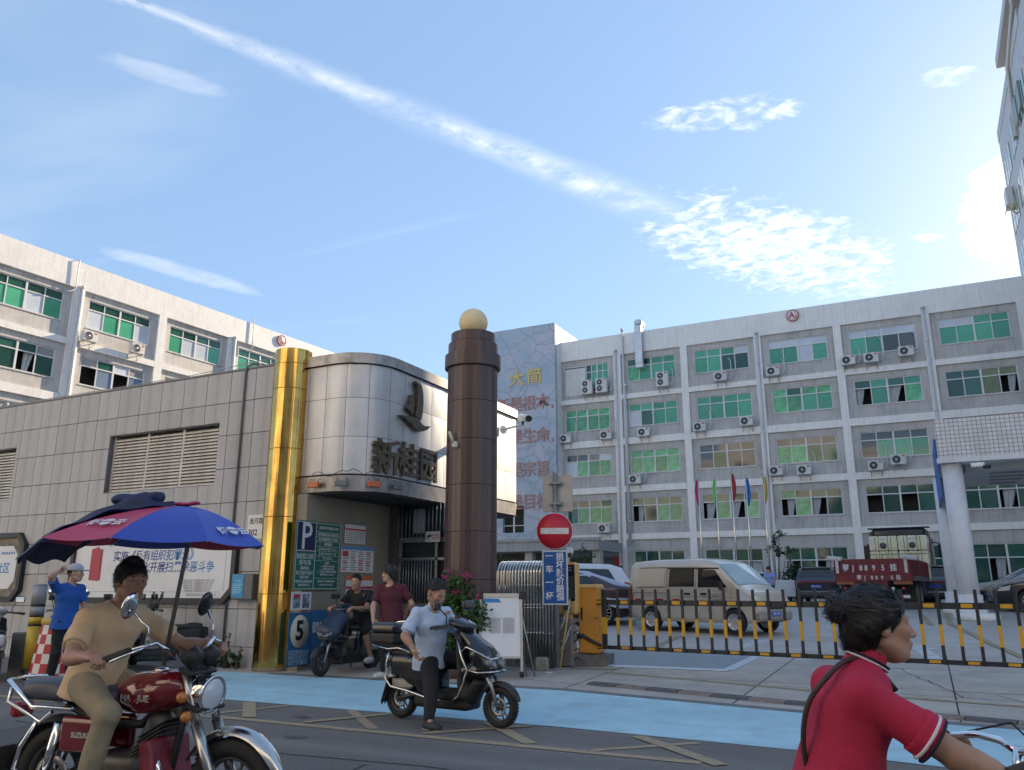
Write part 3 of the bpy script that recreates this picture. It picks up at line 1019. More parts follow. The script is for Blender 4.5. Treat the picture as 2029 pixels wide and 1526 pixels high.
def window(par, x0, x1, z0, z1, y, spec, tr=.68):
    """sliding window: four lights below a transom, four above; spec = 8 letters (top row then bottom row), '-' = open"""
    key = (round(x1 - x0, 2), round(z1 - z0, 2), tr)
    w, h = x1 - x0, z1 - z0
    zt = h * tr
    if key not in FRAMEC:
        mb = MB()
        b = .055
        mb.bx(0, w, -.03, .05, 0, b); mb.bx(0, w, -.03, .05, h - b, h)
        mb.bx(0, b, -.03, .05, b, h - b); mb.bx(w - b, w, -.03, .05, b, h - b)
        mb.bx(w / 2 - .05, w / 2 + .05, -.032, .048, b, h - b)
        mb.bx(b, w / 2 - .05, -.028, .046, zt - .03, zt + .03); mb.bx(w / 2 + .05, w - b, -.028, .046, zt - .03, zt + .03)
        for q in (.25, .75):
            mb.bx(w * q - .025, w * q + .025, -.02, .04, b, zt - .03); mb.bx(w * q - .025, w * q + .025, -.02, .04, zt + .03, h - b)
        FRAMEC[key] = mb.mesh('window', frame_w)
    fo = obj('window', FRAMEC[key], par, loc=(x0, y, z0))
    for i in range(8):
        c = spec[i]
        if c == '-':
            if i > 3 and random.random() < .7:
                q = i % 4; x0_ = [.05, w * .25, w / 2 + .05, w * .75][q]; ww = w * random.uniform(.10, .2); sd_ = random.choice((0, 1)); xa = x0_ if sd_ == 0 else x0_ + w * .23 - ww
                mb = MB(); ph_ = random.uniform(0, 6)
                mb.grid(lambda u, v: (xa + ww * (u if sd_ == 0 else 1 - u) * (1 - .45 * (1 - v)), .16 + .03 * math.sin(u * 14 + ph_), .04 + (zt - .06) * v), 10, 4)
                mb.build('curtain', curtain_m, fo)
            continue
        q = i % 4
        px0, px1 = [(.05, w * .25 - .022), (w * .25 + .022, w / 2 - .048), (w / 2 + .048, w * .75 - .022), (w * .75 + .022, w - .05)][q]
        pz0, pz1 = (zt + .025, h - .05) if i < 4 else (.05, zt - .025)
        k2 = (round(px1 - px0, 3), round(pz1 - pz0, 3), c)
        if k2 not in PANEC:
            mb = MB()
            pw, ph = px1 - px0, pz1 - pz0
            if c == 'v':
                for s_ in range(6):
                    mb.bx(0, pw, 0, .03, ph * s_ / 6 + .01, ph * (s_ + .7) / 6)
            else:
                mb.bx(0, pw, 0, .012, 0, ph)
            PANEC[k2] = mb.mesh('pane', PANE[c])
        o = obj('pane', PANEC[k2], fo, loc=(px0, .012, pz0), rot=(random.uniform(-.006, .006), 0, random.uniform(-.006, .006)))
    return fo


def factory(name, label, loc, rz, bays, specs, depth, x_end, ground=True, wallm=None, gz=.64):
    t = thing(name, label, 'building', loc, rz)
    FL = [(13.98, 16.76, 14.83, 16.34), (11.0, 13.64, 11.74, 13.27), (7.84, 10.56, 8.62, 10.17), (4.77, 7.43, 5.50, 7.05)]
    mb = MB()
    mb.bx(bays[0][0] - .5, x_end, 1.3, depth, gz, 17.2)
    mb.build('rooms', room_dark, t)
    mb = MB()
    mb.bx(bays[0][0] - .6, bays[0][0] - .52, .3, depth, gz, 17.3)
    mb.bx(x_end + .02, x_end + .1, .3, depth, gz, 17.3)
    mb.build('end_wall', wtile, t)
    MB().bx(bays[0][0] - .55, x_end + .05, 0, .35, 16.76, 18.2).build('parapet', wtile, t)
    MB().bx(bays[0][0] - .5, x_end, .35, depth, 17.2, 17.4).build('roof_slab', mat('roof_concrete', (.3, .3, .3), .9), t)
    edges = [bays[0][0] - .55] + [v for b in bays for v in b] + [x_end + .05]
    for k in range(0, len(edges), 2):
        MB().bx(edges[k], edges[k + 1], 0, .35, gz, 16.755).build('pilaster', wtile, t)
    for bi, (a, b) in enumerate(bays):
        for fi, (z0, z1, w0, w1) in enumerate(FL):
            sp = specs.get((bi, fi))
            nz1 = ([16.76] + [f[0] for f in FL])[fi]
            MB().bx(a + .003, b - .003, .004, .35, z1, nz1 - .004).build('floor_band', wtile, t) if fi else None
            wx0, wx1 = a + .40, b - .40
            if fi == 0: w1 = 16.38
            if sp == 'shutter':
                mb = MB()
                for (p, q, r_, s_) in rects_minus((a, b, z0, z1), [(a + .40, b - .40, w0 - .55, w1)]): mb.bx(p, q, .16, .35, r_, s_)
                mb.build('infill_wall', gtile, t)
                mb = MB()
                for k in range(18): mb.bx(a + .40, (a + b) / 2 - .1, .24, .28 - .012 * (k % 2), w0 - .55 + k * .108, w0 - .55 + (k + 1) * .108)
                mb.bx(a + .36, (a + b) / 2 - .06, .2, .24, w1 - .1, w1 + .02)
                mb.build('roller_shutter', mat('shutter_white', (.60, .61, .60), .5, var=.05), t)
                window(t, (a + b) / 2 - .06, b - .40, w0 - .15, w1, .24, 'dgggdggg')
                continue
            mb = MB()
            for (p, q, r_, s_) in rects_minus((a, b, z0, z1), [(wx0, wx1, w0, w1)]): mb.bx(p, q, .16, .35, r_, s_)
            mb.build('infill_wall', gtile, t)
            MB().bx(wx0 - .03, wx1 + .03, .12, .30, w0 - .05, w0 - .002).build('sill', gtile, t)
            window(t, wx0, wx1, w0, w1, .25, sp or 'gggggggg')
        if ground:
            sp = specs.get((bi, 4))
            MB().bx(a + .003, b - .003, .004, .35, 4.40, 4.766).build('floor_band', wtile, t)
            if sp == 'door':
                mb = MB()
                for (p, q, r_, s_) in rects_minus((a, b, gz, 4.40), [(a + .5, b - .25, gz, 3.3)]): mb.bx(p, q, .16, .35, r_, s_)
                mb.build('infill_wall', mat('brown_plaster', (.20, .175, .16), .8, var=.1), t)
                mb = MB()
                for k in range(12): mb.bx(a + .5, b - .25, .26, .30 - .01 * (k % 2), 2.4 + k * .075, 2.4 + (k + 1) * .075)
                mb.build('roller_shutter', mat('shutter_grey', (.13, .135, .14), .5, .3), t)
                red = mat('red_banner', (.42, .02, .03), .7, var=.1)
                MB().bx(b - .32, b - .02, .10, .13, 1.1, 3.35).build('couplet_banner', red, t)
                MB().bx((a + b) / 2 + .1, (a + b) / 2 + .75, .10, .13, 3.55, 3.95).build('lintel_banner', red, t)
            else:
                mb = MB()
                for (p, q, r_, s_) in rects_minus((a, b, gz, 4.40), [(wx0, wx1, gz + .25, 3.70)]): mb.bx(p, q, .16, .35, r_, s_)
                mb.build('infill_wall', gtile, t)
                window(t, wx0, wx1, gz + .25, 3.70, .25, sp or 'ddddddkd', .74)
    return t


A2X = [(-21.5, -17.47), (-16.93, -12.84), (-12.39, -8.13), (-7.70, -3.45), (-3.01, 1.35), (1.76, 6.07)]
S2 = {(0, 0): 'shutter', (0, 1): 'ccccgccc', (0, 2): 'kkvwwccc', (0, 3): 'dddddccc', (0, 4): 'door',
      (1, 0): 'ddggcggg', (1, 1): 'ggggwdgg', (1, 2): 'cccccccc', (1, 3): 'dddd-dcc',
      (2, 0): 'gggwggdd', (2, 1): 'gggggggg', (2, 2): 'kkkkkykk', (2, 3): 'dddd-c-c',
      (3, 0): 'wwwwggwg', (3, 1): 'cdccccgg', (3, 2): 'kkkkccyd', (3, 3): 'cddd-c-d',
      (4, 0): 'wwwwggkk', (4, 1): 'dgdg-g-c', (4, 2): 'kkkkkggg', (4, 3): 'dddd-d-d',
      (5, 0): 'wwgggggg', (5, 1): 'ddyyddy-', (5, 2): 'kkkkkddd', (5, 3): 'dddddd-d', (5, 4): 'ddddd-dd', (3, 4): 'dddd-d-d', (2, 4): 'dddddd--', (1, 4): 'ddddddk-'}
A2 = factory('factory_block', 'long white tiled factory block with green windows behind the flags', (0, 50, 0), 0, A2X, S2, 12, 6.9)
A1X = [(-5.6, -1.0), (-.55, 4.02), (4.61, 9.17), (9.67, 14.22), (14.78, 19.3), (19.85, 24.4)]
S1 = {(1, 0): 'ddddggwg', (1, 1): 'vddvdd-d', (1, 2): 'vvvvvvvv', (2, 0): 'ddddwggw', (2, 1): 'vdwv-b-b', (2, 2): 'vvvvdddd', (3, 0): 'ddddgwwg', (3, 1): 'vvvvdddd', (4, 0): 'ddddggdd', (0, 0): 'ddddgwgg', (0, 1): 'dvvddd-d'}
A1 = factory('factory_block', 'sunlit white tiled factory block rising behind the grey gatehouse', (-38.63, 21.11, 0), R(90 - 3.44), A1X, S1, 12, 24.9)

# pipes of A2 and A1
for (x0, z0, z1, par) in ((-17.25, .8, 17.0, A2), (-16.72, 4.0, 18.4, A2), (-16.62, 4.2, 14.5, A2), (-7.92, .8, 16.9, A2), (1.5, .8, 17.1, A2), (4.4, 5.5, 16.8, A1), (14.6, 5.5, 16.8, A1)):
    mb = MB()
    mb.tube([(x0, -.09, z0), (x0, -.09, z1)], .065 if par is A2 and x0 not in (-16.62,) else (.09 if par is A1 else .04), 8)
    mb.tube([(x0, -.09, z1 - .04), (x0, -.09, z1 + .12)], .11, 8)
    for k in range(4):
        z = z0 + (z1 - z0) * (k + .5) / 4
        mb.tube([(x0, -.09, z), (x0, -.09, z + .1)], .085, 8)
    mb.build('downpipe', pipe_w, par)
mb = MB()
mb.tube([(4.0, .1, 18.3), (4.02, -.12, 18.25), (4.0, -.1, 17.5), (4.0, -.1, 16.6), (3.7, -.1, 16.4), (3.55, -.1, 16.4)], .03, 6)
mb.tube([(16.0, -.1, 18.6), (16.0, -.1, 16.2)], .035, 6)
mb.build('cable_pipe', pipe_w, A1)
duct = MB()
duct.bx(-15.75, -15.27, -.42, -.04, 15.9, 18.5); duct.bx(-15.77, -15.25, -.42, .5, 18.5, 18.95, 0, .12); duct.bx(-15.75, -15.27, -.35, .26, 15.6, 15.9)
duct.build('air_duct', mat('galvanised_duct', (.55, .57, .60), .4, .6, var=.1), A2)

# round letter signs
for txt, sub, par_loc, rz, lab in (('A', '2', (-5.65, 49.94, 17.76), 0, 'round white sign with a red A2 on the long factory block'), ('A', '1', (-37.47, 39.6, 17.72), R(90 - 3.44), 'round white sign with a red A1 on the sunlit factory block')):
    t = thing('block_sign', lab, 'sign', par_loc, rz, 'round block signs')
    M0 = frame((0, 0, 0), (1, 0, 0), (0, 0, 1))
    MB().lathe([(0, .05), (.33, .05), (.33, 0)], 28, M0).build('disc', white, t)
    redp = mat('red_sign_paint', (.45, .05, .07), .5)
    MB().lathe([(.33, -.0), (.335, .07), (.37, .07), (.37, 0)], 28, M0).build('ring', redp, t)
    mb = MB()
    add_text(mb, txt, .55, M0 @ Matrix.Translation((-.05, 0, .055)), 0, .01, .012)
    add_text(mb, sub, .24, M0 @ Matrix.Translation((.20, -.10, .055)), 0, .01, .006)
    mb.build('lettering', redp, t)


# outdoor units of air conditioners
def ac_unit(double):
    mb_b = MB()
    h = .98 if double else .56
    mb_b.bx(-.40, .40, -.16, .16, 0, h, 0, .02)
    fans = []
    for k in range(2 if double else 1):
        zc = (.28 + .44 * k) if double else .28
        r = .20 if double else .225
        mb = MB()
        M_ = frame((-.10, -.162, zc), (1, 0, 0), (0, 0, 1))
        mb.lathe([(r, 0), (r, .018), (r * .93, .018), (r * .93, .002)], 22, M_, closed=True)
        for q in (.3, .55, .78):
            mb.lathe([(r * q, .010), (r * q + .012, .014), (r * q + .012, .0)], 20, M_, closed=True)
        mb.lathe([(0, .02), (r * .22, .02), (r * .24, 0)], 16, M_, 1)
        for k2 in range(10):
            a = 2 * math.pi * k2 / 10
            p = M_ @ Vector((r * .2 * math.cos(a), r * .2 * math.sin(a), .012)); q = M_ @ Vector((r * .95 * math.cos(a), r * .95 * math.sin(a), .012))
            mb.tube([p, q], .006, 4)
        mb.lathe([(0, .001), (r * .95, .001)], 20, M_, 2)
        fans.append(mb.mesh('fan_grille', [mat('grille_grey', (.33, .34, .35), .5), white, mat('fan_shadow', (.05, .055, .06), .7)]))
    br = MB()
    for x in (-.28, .28):
        br.bx(x - .02, x + .02, -.2, .36, -.05, -.01)
        br.tube([(x, .34, -.30), (x, -.16, -.05)], .014, 4)
        br.bx(x - .02, x + .02, .32, .36, -.34, -.05)
    lab = MB().bx(.18, .34, -.166, -.163, h - .14, h - .05)
    return mb_b.mesh('case', mat('ac_white', (.60, .60, .585), .45, var=.05, rnd=.08, streak=.1)), fans, br.mesh('bracket', galv), lab.mesh('badge', mat('ac_badge', (.35, .12, .10), .5))


ACM = {d: ac_unit(d) for d in (False, True)}
AC_LIST = [(-20.9, 10.95, 0, 'below the leftmost third-floor window of the factory block'), (-18.0, 10.95, 0, 'at the right end of the leftmost third-floor window'), (-15.4, 10.93, 0, 'below the third-floor window left of the air duct pipes'),
           (-11.75, 10.95, 0, 'low at the left of the third bay, third floor'), (-8.85, 11.05, 0, 'at the right of the third bay, third floor'), (-10.25, 14.05, 0, 'under the third top-floor window'),
           (-7.05, 14.0, 0, 'under the top-floor window below the A2 sign'), (-2.75, 14.15, 0, 'leftmost of three under one top-floor window'), (-1.5, 14.15, 0, 'middle of three under one top-floor window'), (.35, 14.3, 0, 'rightmost of three under one top-floor window'),
           (-19.25, 14.15, 1, 'tall double unit nearest the roller shutter'), (-18.2, 14.15, 1, 'tall double unit right of the other by the roller shutter'), (-14.0, 14.1, 1, 'tall double unit under the duct window'),
           (-16.1, 7.9, 0, 'second floor, left of the second bay'), (-18.3, 4.85, 0, 'first floor window beside the no entry sign'), (-7.35, 7.9, 0, 'half hidden at the left of the fourth bay'),
           (-5.75, 7.85, 0, 'beside the fourth bay pilaster on the second floor'), (-1.9, 7.85, 0, 'left of a pair on the fifth bay second floor'), (-.7, 8.1, 0, 'right of a pair on the fifth bay second floor')]
for (x, z, dbl, lab) in AC_LIST:
    t = thing('air_conditioner', ('white air conditioner unit, ' + lab), 'air conditioner', (x, 49.66, z), 0, 'air conditioners on the factory walls')
    cs, fans, br, bd = ACM[bool(dbl)]
    obj('case', cs, t); obj('bracket', br, t); obj('badge', bd, t)
    for f in fans: obj('fan_grille', f, t)
    # refrigerant pipe
    mb = MB()
    up = random.uniform(.9, 1.5)
    mb.tube([(.40, .05, .2), (.55, .1, .12), (.66, .2, .45), (.62, .3, up), (.45, .45, up + .25)], .028, 6)
    mb.build('pipe', pipe_w, t)
for (s_, z, lab) in ((4.95, 13.95, 'white air conditioner on the sunlit block beside the downpipe'), (7.75, 14.0, 'white air conditioner on the sunlit block below its second window')):
    c, sn = math.cos(R(86.56)), math.sin(R(86.56))
    t = thing('air_conditioner', lab, 'air conditioner', (-38.63 + s_ * c + .32 * sn, 21.11 + s_ * sn - .32 * c, z), R(90 - 3.44), 'air conditioners on the factory walls')
    cs, fans, br, bd = ACM[False]
    obj('case', cs, t); obj('bracket', br, t); obj('badge', bd, t)
    for f in fans: obj('fan_grille', f, t)

# painted tower at the end of the block
mural = mat('mural_paint', (.46, .50, .58), .8)
mt = mural.node_tree; Lk = mt.links.new
tc = [n for n in mt.nodes if n.type == 'TEX_COORD'][0]
nz = N(mt, 'ShaderNodeTexNoise'); nz.inputs['Scale'].default_value = .35; nz.inputs['Detail'].default_value = 4
Lk(tc.outputs['Object'], nz.inputs['Vector'])
va = N(mt, 'ShaderNodeVectorMath', operation='SCALE'); va.inputs['Scale'].default_value = 1.6
Lk(nz.outputs['Color'], va.inputs[0])
vb = N(mt, 'ShaderNodeVectorMath', operation='ADD'); Lk(tc.outputs['Object'], vb.inputs[0]); Lk(va.outputs[0], vb.inputs[1])
lines = None
for sc_, w in ((.75, .055), (1.7, .045)):
    vo = N(mt, 'ShaderNodeTexVoronoi', feature='DISTANCE_TO_EDGE'); vo.inputs['Scale'].default_value = sc_
    Lk(vb.outputs[0], vo.inputs['Vector'])
    l_ = ramp_n(mt, vo.outputs['Distance'], w, w * .4)
    if sc_ > 1:
        l_ = math_n(mt, 'MULTIPLY', l_, ramp_n(mt, nz.outputs['Fac'], .5, .58))
    lines = l_ if lines is None else math_n(mt, 'MAXIMUM', lines, l_)
n2 = N(mt, 'ShaderNodeTexNoise'); n2.inputs['Scale'].default_value = .5; n2.inputs['Detail'].default_value = 5
Lk(tc.outputs['Object'], n2.inputs['Vector'])
m1 = N(mt, 'ShaderNodeMix', data_type='RGBA'); Lk(ramp_n(mt, n2.outputs['Fac'], .42, .62), m1.inputs['Factor'])
m1.inputs['A'].default_value = (.44, .47, .56, 1); m1.inputs['B'].default_value = (.35, .44, .54, 1)
m2 = N(mt, 'ShaderNodeMix', data_type='RGBA'); Lk(math_n(mt, 'MULTIPLY', lines, .45), m2.inputs['Factor'])
Lk(m1.outputs['Result'], m2.inputs['A']); m2.inputs['B'].default_value = (.22, .27, .31, 1)
Lk(m2.outputs['Result'], mt.nodes['Principled BSDF'].inputs['Base Color'])
tw = thing('mural_tower', 'tall stair tower painted with a pale blue cracked pattern', 'building', (0, 0, 0))
mb = MB()
for (a, b, c, d) in rects_minus((-27.9, -21.32, .6, 19.4), [(-25.35, -23.75, 5.0, 6.75)]): mb.bx(a, b, 49.0, 49.3, c, d)
mb.build('painted_wall', mural, tw)
MB().bx(-27.8, -21.42, 50.5, 58, .6, 18.9).build('tower_core', room_dark, tw)
MB().bx(-21.42, -21.32, 49.3, 54, .6, 19.3).build('side_wall', wtile, tw)
MB().bx(-27.8, -21.42, 49.3, 58, 18.9, 19.1).build('roof_slab', MATS['roof_concrete'], tw)
mb = MB(); mb.bx(-25.35, -23.75, 49.1, 49.16, 5.45, 5.5); mb.bx(-24.6, -24.5, 49.1, 49.16, 5.0, 6.75); mb.build('window_rail', frame_w, tw)
gold_l = mat('gold_letter_paint', (.62, .46, .15), .45, var=.1)
red_l = mat('faded_red_letter', (.36, .21, .20), .6, var=.2, scale=3)
ml = thing('mural_lettering', 'gold and faded red characters fixed to the painted tower', 'lettering', (0, 0, 0))
FM = lambda x, z: frame((x, 48.965, z), (1, 0, 0), (0, 0, 1))
for ch, x, z in (('大', -24.25, 15.6), ('简', -22.88, 15.62)):
    mb = MB(); add_text(mb, ch, 1.22, FM(x, z), 0, .03, .02); mb.build('gold_character', gold_l, ml)
for row, z in ((' 新是根本,', 13.75), ('  是生命,', 11.45), ('  是宗旨,', 9.15), ('  是目标', 6.95)):
    for k, ch in enumerate(row):
        if ch == ' ': continue
        mb = MB(); add_text(mb, ch, 1.10, FM(-26.35 + 1.02 * k - (.3 if ch == ',' else 0), z), 0, .02, .012); mb.build('red_character', red_l, ml)
# flat-roofed porch in front of the tower
pc = thing('entrance_porch', 'low grey flat roofed porch below the painted tower', 'building', (0, 0, 0))
MB().bx(-29, -16.9, 44.8, 49.0, 3.55, 4.12).build('roof_slab', mat('porch_concrete', (.33, .335, .34), .7, var=.08, streak=.2), pc)
MB().bx(-29, -16.8, 44.7, 45.0, 4.12, 4.28).build('roof_edge', MATS['porch_concrete'], pc)
for x in (-26, -21.6, -17.2): MB().bx(x - .25, x + .25, 45.2, 45.7, .66, 3.55).build('post', gtile, pc)
MB().bx(-29, -21.4, 48.2, 48.9, .66, 3.5).build('back_wall', mat('dark_brown_stone', (.06, .05, .05), .5, var=.2), pc)
t = thing('air_conditioner', 'small white air conditioner standing on the porch roof', 'air conditioner', (-20.6, 45.4, 4.36), 0, 'air conditioners on the factory walls')
cs, fans, br, bd = ACM[False]
obj('case', cs, t); obj('badge', bd, t); obj('fan_grille', fans[0], t)
MB().bx(-.3, .3, -.12, .12, -.08, 0).build('stand', galv, t)

# office tower at the right edge of the picture, seen along its side
ot = thing('office_tower', 'tall pale office tower cut off by the right picture edge', 'building', (0, 0, 0))
otw = mat('tower_cladding', (.42, .44, .46), .5, var=.06, scale=1.5, streak=.12)
K = 1.69
mb = MB()
mb.bx(5.02 * K, 38, 42, 38.5 * K, .5, 34.3); mb.bx(5.6 * K, 38, 42, 36.9 * K, 34.3, 40)
mb.build('tower_body', otw, ot)
MB().bx(4.86 * K, 38, 40, 34.7 * K, 36.4, 37.1).build('eave_slab', otw, ot)
MB().bx(5.0 * K, 5.3 * K, 50, 38.52 * K, 34.0, 34.9).build('parapet_lip', otw, ot)
for k in range(4):
    for j in range(4):
        y0 = 47.0 + 4.6 * k; z0 = 19.0 + 3.6 * j
        ws = MB().bx(5.0 * K, 5.03 * K, y0, y0 + 3.5, z0, z0 + 2.0).build('window_strip', PANE['d'], ot)
        for q in range(4):
            MB().bx(4.99 * K, 5.0 * K, y0 + q * 1.1, y0 + .1 + q * 1.1, z0, z0 + 2.0).build('mullion', frame_w, ws)
MB().bx(4.72 * K, 5.0 * K, 62.0, 63.2, 27.6, 29.0, 0, .05).build('air_conditioner_case', MATS['ac_white'], ot)
mb = MB(); mb.tube([(4.7 * K, 61.8, 27.5), (4.7 * K, 63.4, 27.5)], .05, 5); mb.tube([(5 * K, 62, 26.8), (4.7 * K, 62, 27.5)], .05, 5); mb.build('bracket', galv, ot)
for k in range(3):
    MB().bx(4.93 * K, 5.0 * K, 53 + 1.7 * k, 54.2 + 1.7 * k, 30.2, 31.9).build('facade_emblem', mat('tower_letter', (.20, .28, .30), .5), ot)
mb = MB(); mb.tube([(4.97 * K, 50.5, 39.5), (4.97 * K, 50.5, 35.5), (4.95 * K, 55.5, 34.4), (4.97 * K, 56.5, 30)], .12, 6); mb.build('drain_pipe', pipe_w, ot)

# gate canopy on round pillars
gcw = tile_mat('canopy_tile', (.60, .60, .62), (.20, .20, .21), .115, gap=.07, streak=.1, cellvar=.05)
gp = thing('gate_canopy', 'white tiled canopy on round pale pillars at the right of the gate', 'canopy', (0, 0, 0))
pal = mat('pillar_paint', (.62, .64, .68), .5, var=.05, scale=2, streak=.12, dirt=(.35, .34, .33), dirt_amt=.3)
for (x, y) in ((.98, 26.1), (.78, 29.6), (9.5, 26.1)):
    mb = MB(); mb.lathe([(.27, .5), (.27, 4.85)], 28, Matrix.Translation((x, y, 0))); mb.build('pillar', pal, gp)
    mb = MB(); mb.lathe([(.40, 0), (.42, .03), (.42, .16), (.40, .20), (.33, .21), (.335, .50), (.31, .54)], 28, Matrix.Translation((x, y, G(y) - .02 + .15))); mb.build('pillar_base', pal, gp)
    mb = MB(); mb.lathe([(.52, 0), (.56, .04), (.56, .17), (.52, .20), (0, .20)], 28, Matrix.Translation((x + .12, y - .1, G(y) - .02))); mb.build('plinth', white, gp)
MB().bx(.66, 16, 25.72, 26.0, 4.98, 6.08).build('front_fascia', gcw, gp)
MB().bx(.66, .9, 26.002, 31.4, 5.0, 6.06).build('side_fascia', gcw, gp)
MB().bx(.9, 16, 26.0, 31.4, 5.2, 6.0).build('roof_slab', mat('canopy_soffit', (.55, .55, .56), .7, var=.06), gp)
MB().bx(.62, 16, 25.7, 26.35, 4.84, 4.98).build('front_beam', pal, gp)
MB().bx(1.35, 16, 26.8, 31.2, 4.72, 5.2).build('soffit_box', MATS['canopy_soffit'], gp)
for k in range(4): MB().bx(2.0 + .05 * k, 3.2 - .1 * k, 27.5 + .9 * k, 27.9 + .9 * k, 4.708, 4.725).build('soffit_vent', mat('vent_dark', (.25, .25, .26), .7), gp)
MB().bx(.60, .655, 26.1, 29.5, 3.9, 5.6).build('side_banner', mat('blue_banner', (.03, .13, .40), .6), gp)
cc = thing('security_camera', 'white security camera under the tiled gate canopy', 'camera', (1.62, 25.8, 4.75))
MB().bx(-.18, .16, -.14, -.02, -.08, .04, 0, .02).build('housing', white, cc)
MB().bx(.10, .30, -.2, -.06, -.14, -.05, 0, .02).build('lens_hood', black_m, cc)
MB().tube([(0, -.05, .0), (0, 0, .1), (0, .05, .1)], .02, 6).build('bracket', white, cc)

# added terrace behind the camera: bounces sun into the shade, mirrored in the glass
opp = mat('bounce_render', (.80, .77, .73), .8, var=.08, scale=.6, streak=.1)
for k, (x0, x1, h) in enumerate(((-46, -24, 19), (-23.8, -6, 22), (-5.8, 14, 18.5), (14.2, 36, 21))):
    t = thing('bounce_terrace', ['far left', 'left', 'right', 'far right'][k] + ' pale terrace building added behind the camera to bounce light', 'building', ((x0 + x1) / 2, -13, 0), 0, 'added terrace across the street')
    w = (x1 - x0) / 2
    MB().bx(-w, w, -10, 0, 0, h).build('wall', opp, t)
    MB().bx(-w, w, -.4, .5, h, h + .5).build('cornice', opp, t)
    for j in range(int(h // 3.2)):
        for i in range(int(w * 2 // 3.4)):
            MB().bx(-w + 1 + i * 3.4, -w + 2.9 + i * 3.4, -.02, .03, 1.0 + 3.2 * j, 2.6 + 3.2 * j).build('window', PANE['k'], t)

# ================================================================ granite column with its ball
granite = mat('brown_granite', (.066, .034, .032), .36, var=.25, scale=70, rnd=.12, detail=2, spec=.6)
gcx, gcy, gr = -6.68, 11.76, .43
col = thing('granite_column', 'tall dark brown granite column carrying a cream ball', 'column', (gcx, gcy, 0.05))
MB().lathe([(gr - .03, 0), (gr - .03, 5.02)], 20).build('core', joint_m, col)
NS = 30
rows_z = [0, .72, 1.48, 2.24, 3.0, 3.76, 4.42, 5.03]


def slab_mesh(r, h, n):
    w = 2 * r * math.tan(math.pi / n) * .992
    return MB().box((0, r * 1.0 - .012, h / 2), (w, .024, h - .006), 0, None, .002).mesh('granite_slab', granite)


for j in range(len(rows_z) - 1):
    me = slab_mesh(gr, rows_z[j + 1] - rows_z[j], NS)
    for k in range(NS):
        obj('granite_slab', me, col, loc=(0, 0, rows_z[j]), rot=(0, 0, 2 * math.pi * k / NS))
for (z0, z1, r) in ((5.03, 5.27, .485), (5.27, 5.48, .43), (5.48, 5.67, .385)):
    MB().lathe([(r - .03, z0), (r - .03, z1 - .002)], 18).build('ring_core', joint_m, col)
    me = slab_mesh(r, z1 - z0, NS)
    for k in range(NS):
        obj('ring_slab', me, col, loc=(0, 0, z0), rot=(0, 0, 2 * math.pi * (k + .5) / NS))
    MB().lathe([(0, z1 - .012), (r - .005, z1 - .012)], NS).build('ring_top', granite, col)
    MB().lathe([(gr - .02, z0 + .008), (r - .004, z0 + .008)], NS).build('ring_underside', granite, col)
mb = MB()
mb.lathe([(.255 * math.sin(math.pi * k / 20), 5.90 - .255 * math.cos(math.pi * k / 20)) for k in range(21)], 36)
mb.build('cream_ball', mat('ball_paint', (.76, .61, .35), .42, var=.05, scale=6, dirt=(.45, .32, .15), dirt_amt=.25, dscale=4), col)
cm = thing('wall_camera', 'tiny cream camera fixed on the granite column', 'camera', (-6.74, 11.31, 3.70))
MB().box((0, 0, 0), (.10, .10, .10), 0, None, .015).build('base', mat('cream_plastic', (.5, .46, .36), .5), cm)
MB().tube([(-.02, -.03, .03), (-.09, -.05, .22)], .028, 8).build('barrel', MATS['cream_plastic'], cm)
cv = thing('bullet_camera', 'white bullet camera on an arm at the end of the sign box', 'camera', (-8.28, 16.0, 4.9))
MB().tube([(0, 0, 0), (.62, -.25, .02)], .028, 8).build('arm', white, cv)
MB().tube([(0, 0, 0), (.03, -.01, 0)], .10, 12).build('wall_plate', white, cv)
mb = MB(); mb.tube([(.50, -.10, .22), (.86, -.45, .10)], .085, 10); mb.build('housing', white, cv)
MB().tube([(.84, -.43, .107), (.90, -.49, .085)], .07, 10).build('lens', black_m, cv)
MB().tube([(.62, -.25, .02), (.64, -.24, .15)], .03, 6).build('joint', dark_grey, cv)

# ================================================================ notices on the pier
green_s = mat('sign_green', (.012, .115, .075), .45, var=.06, scale=4)
navy = mat('sign_navy', (.008, .012, .06), .45)
sign_w = mat('sign_white', (.62, .63, .65), .5)
PXX = -9.49


def pier_frame(y, z, off=.0):
    return frame((PXX + off, y, z), (0, 1, 0), (0, 0, 1))


ps = thing('parking_sign', 'green and navy parking tariff board with a large P', 'sign', (0, 0, 0))
F0 = pier_frame(10.69, 1.36)
sw, sh = 1.19, 1.17
mb = MB(); mb.prism([(0.03, 0), (sw - .03, 0), (sw, .03), (sw, sh - .03), (sw - .03, sh), (.03, sh), (0, sh - .03), (0, .03)], F0, .02); mb.build('board', green_s, ps)
mb = MB(); mb.prism([(.03, sh * .57), (.50, sh * .57), (.50, sh - .03), (.03, sh - .03)], F0 @ Matrix.Translation((0, 0, .0205)), .002); mb.build('navy_field', navy, ps)
mb = MB()
FL_ = F0 @ Matrix.Translation((0, 0, .0215))


def bar(mb, F, x0, x1, y0, y1, h=.002):
    mb.prism([(x0, y0), (x1, y0), (x1, y1), (x0, y1)], F, h)


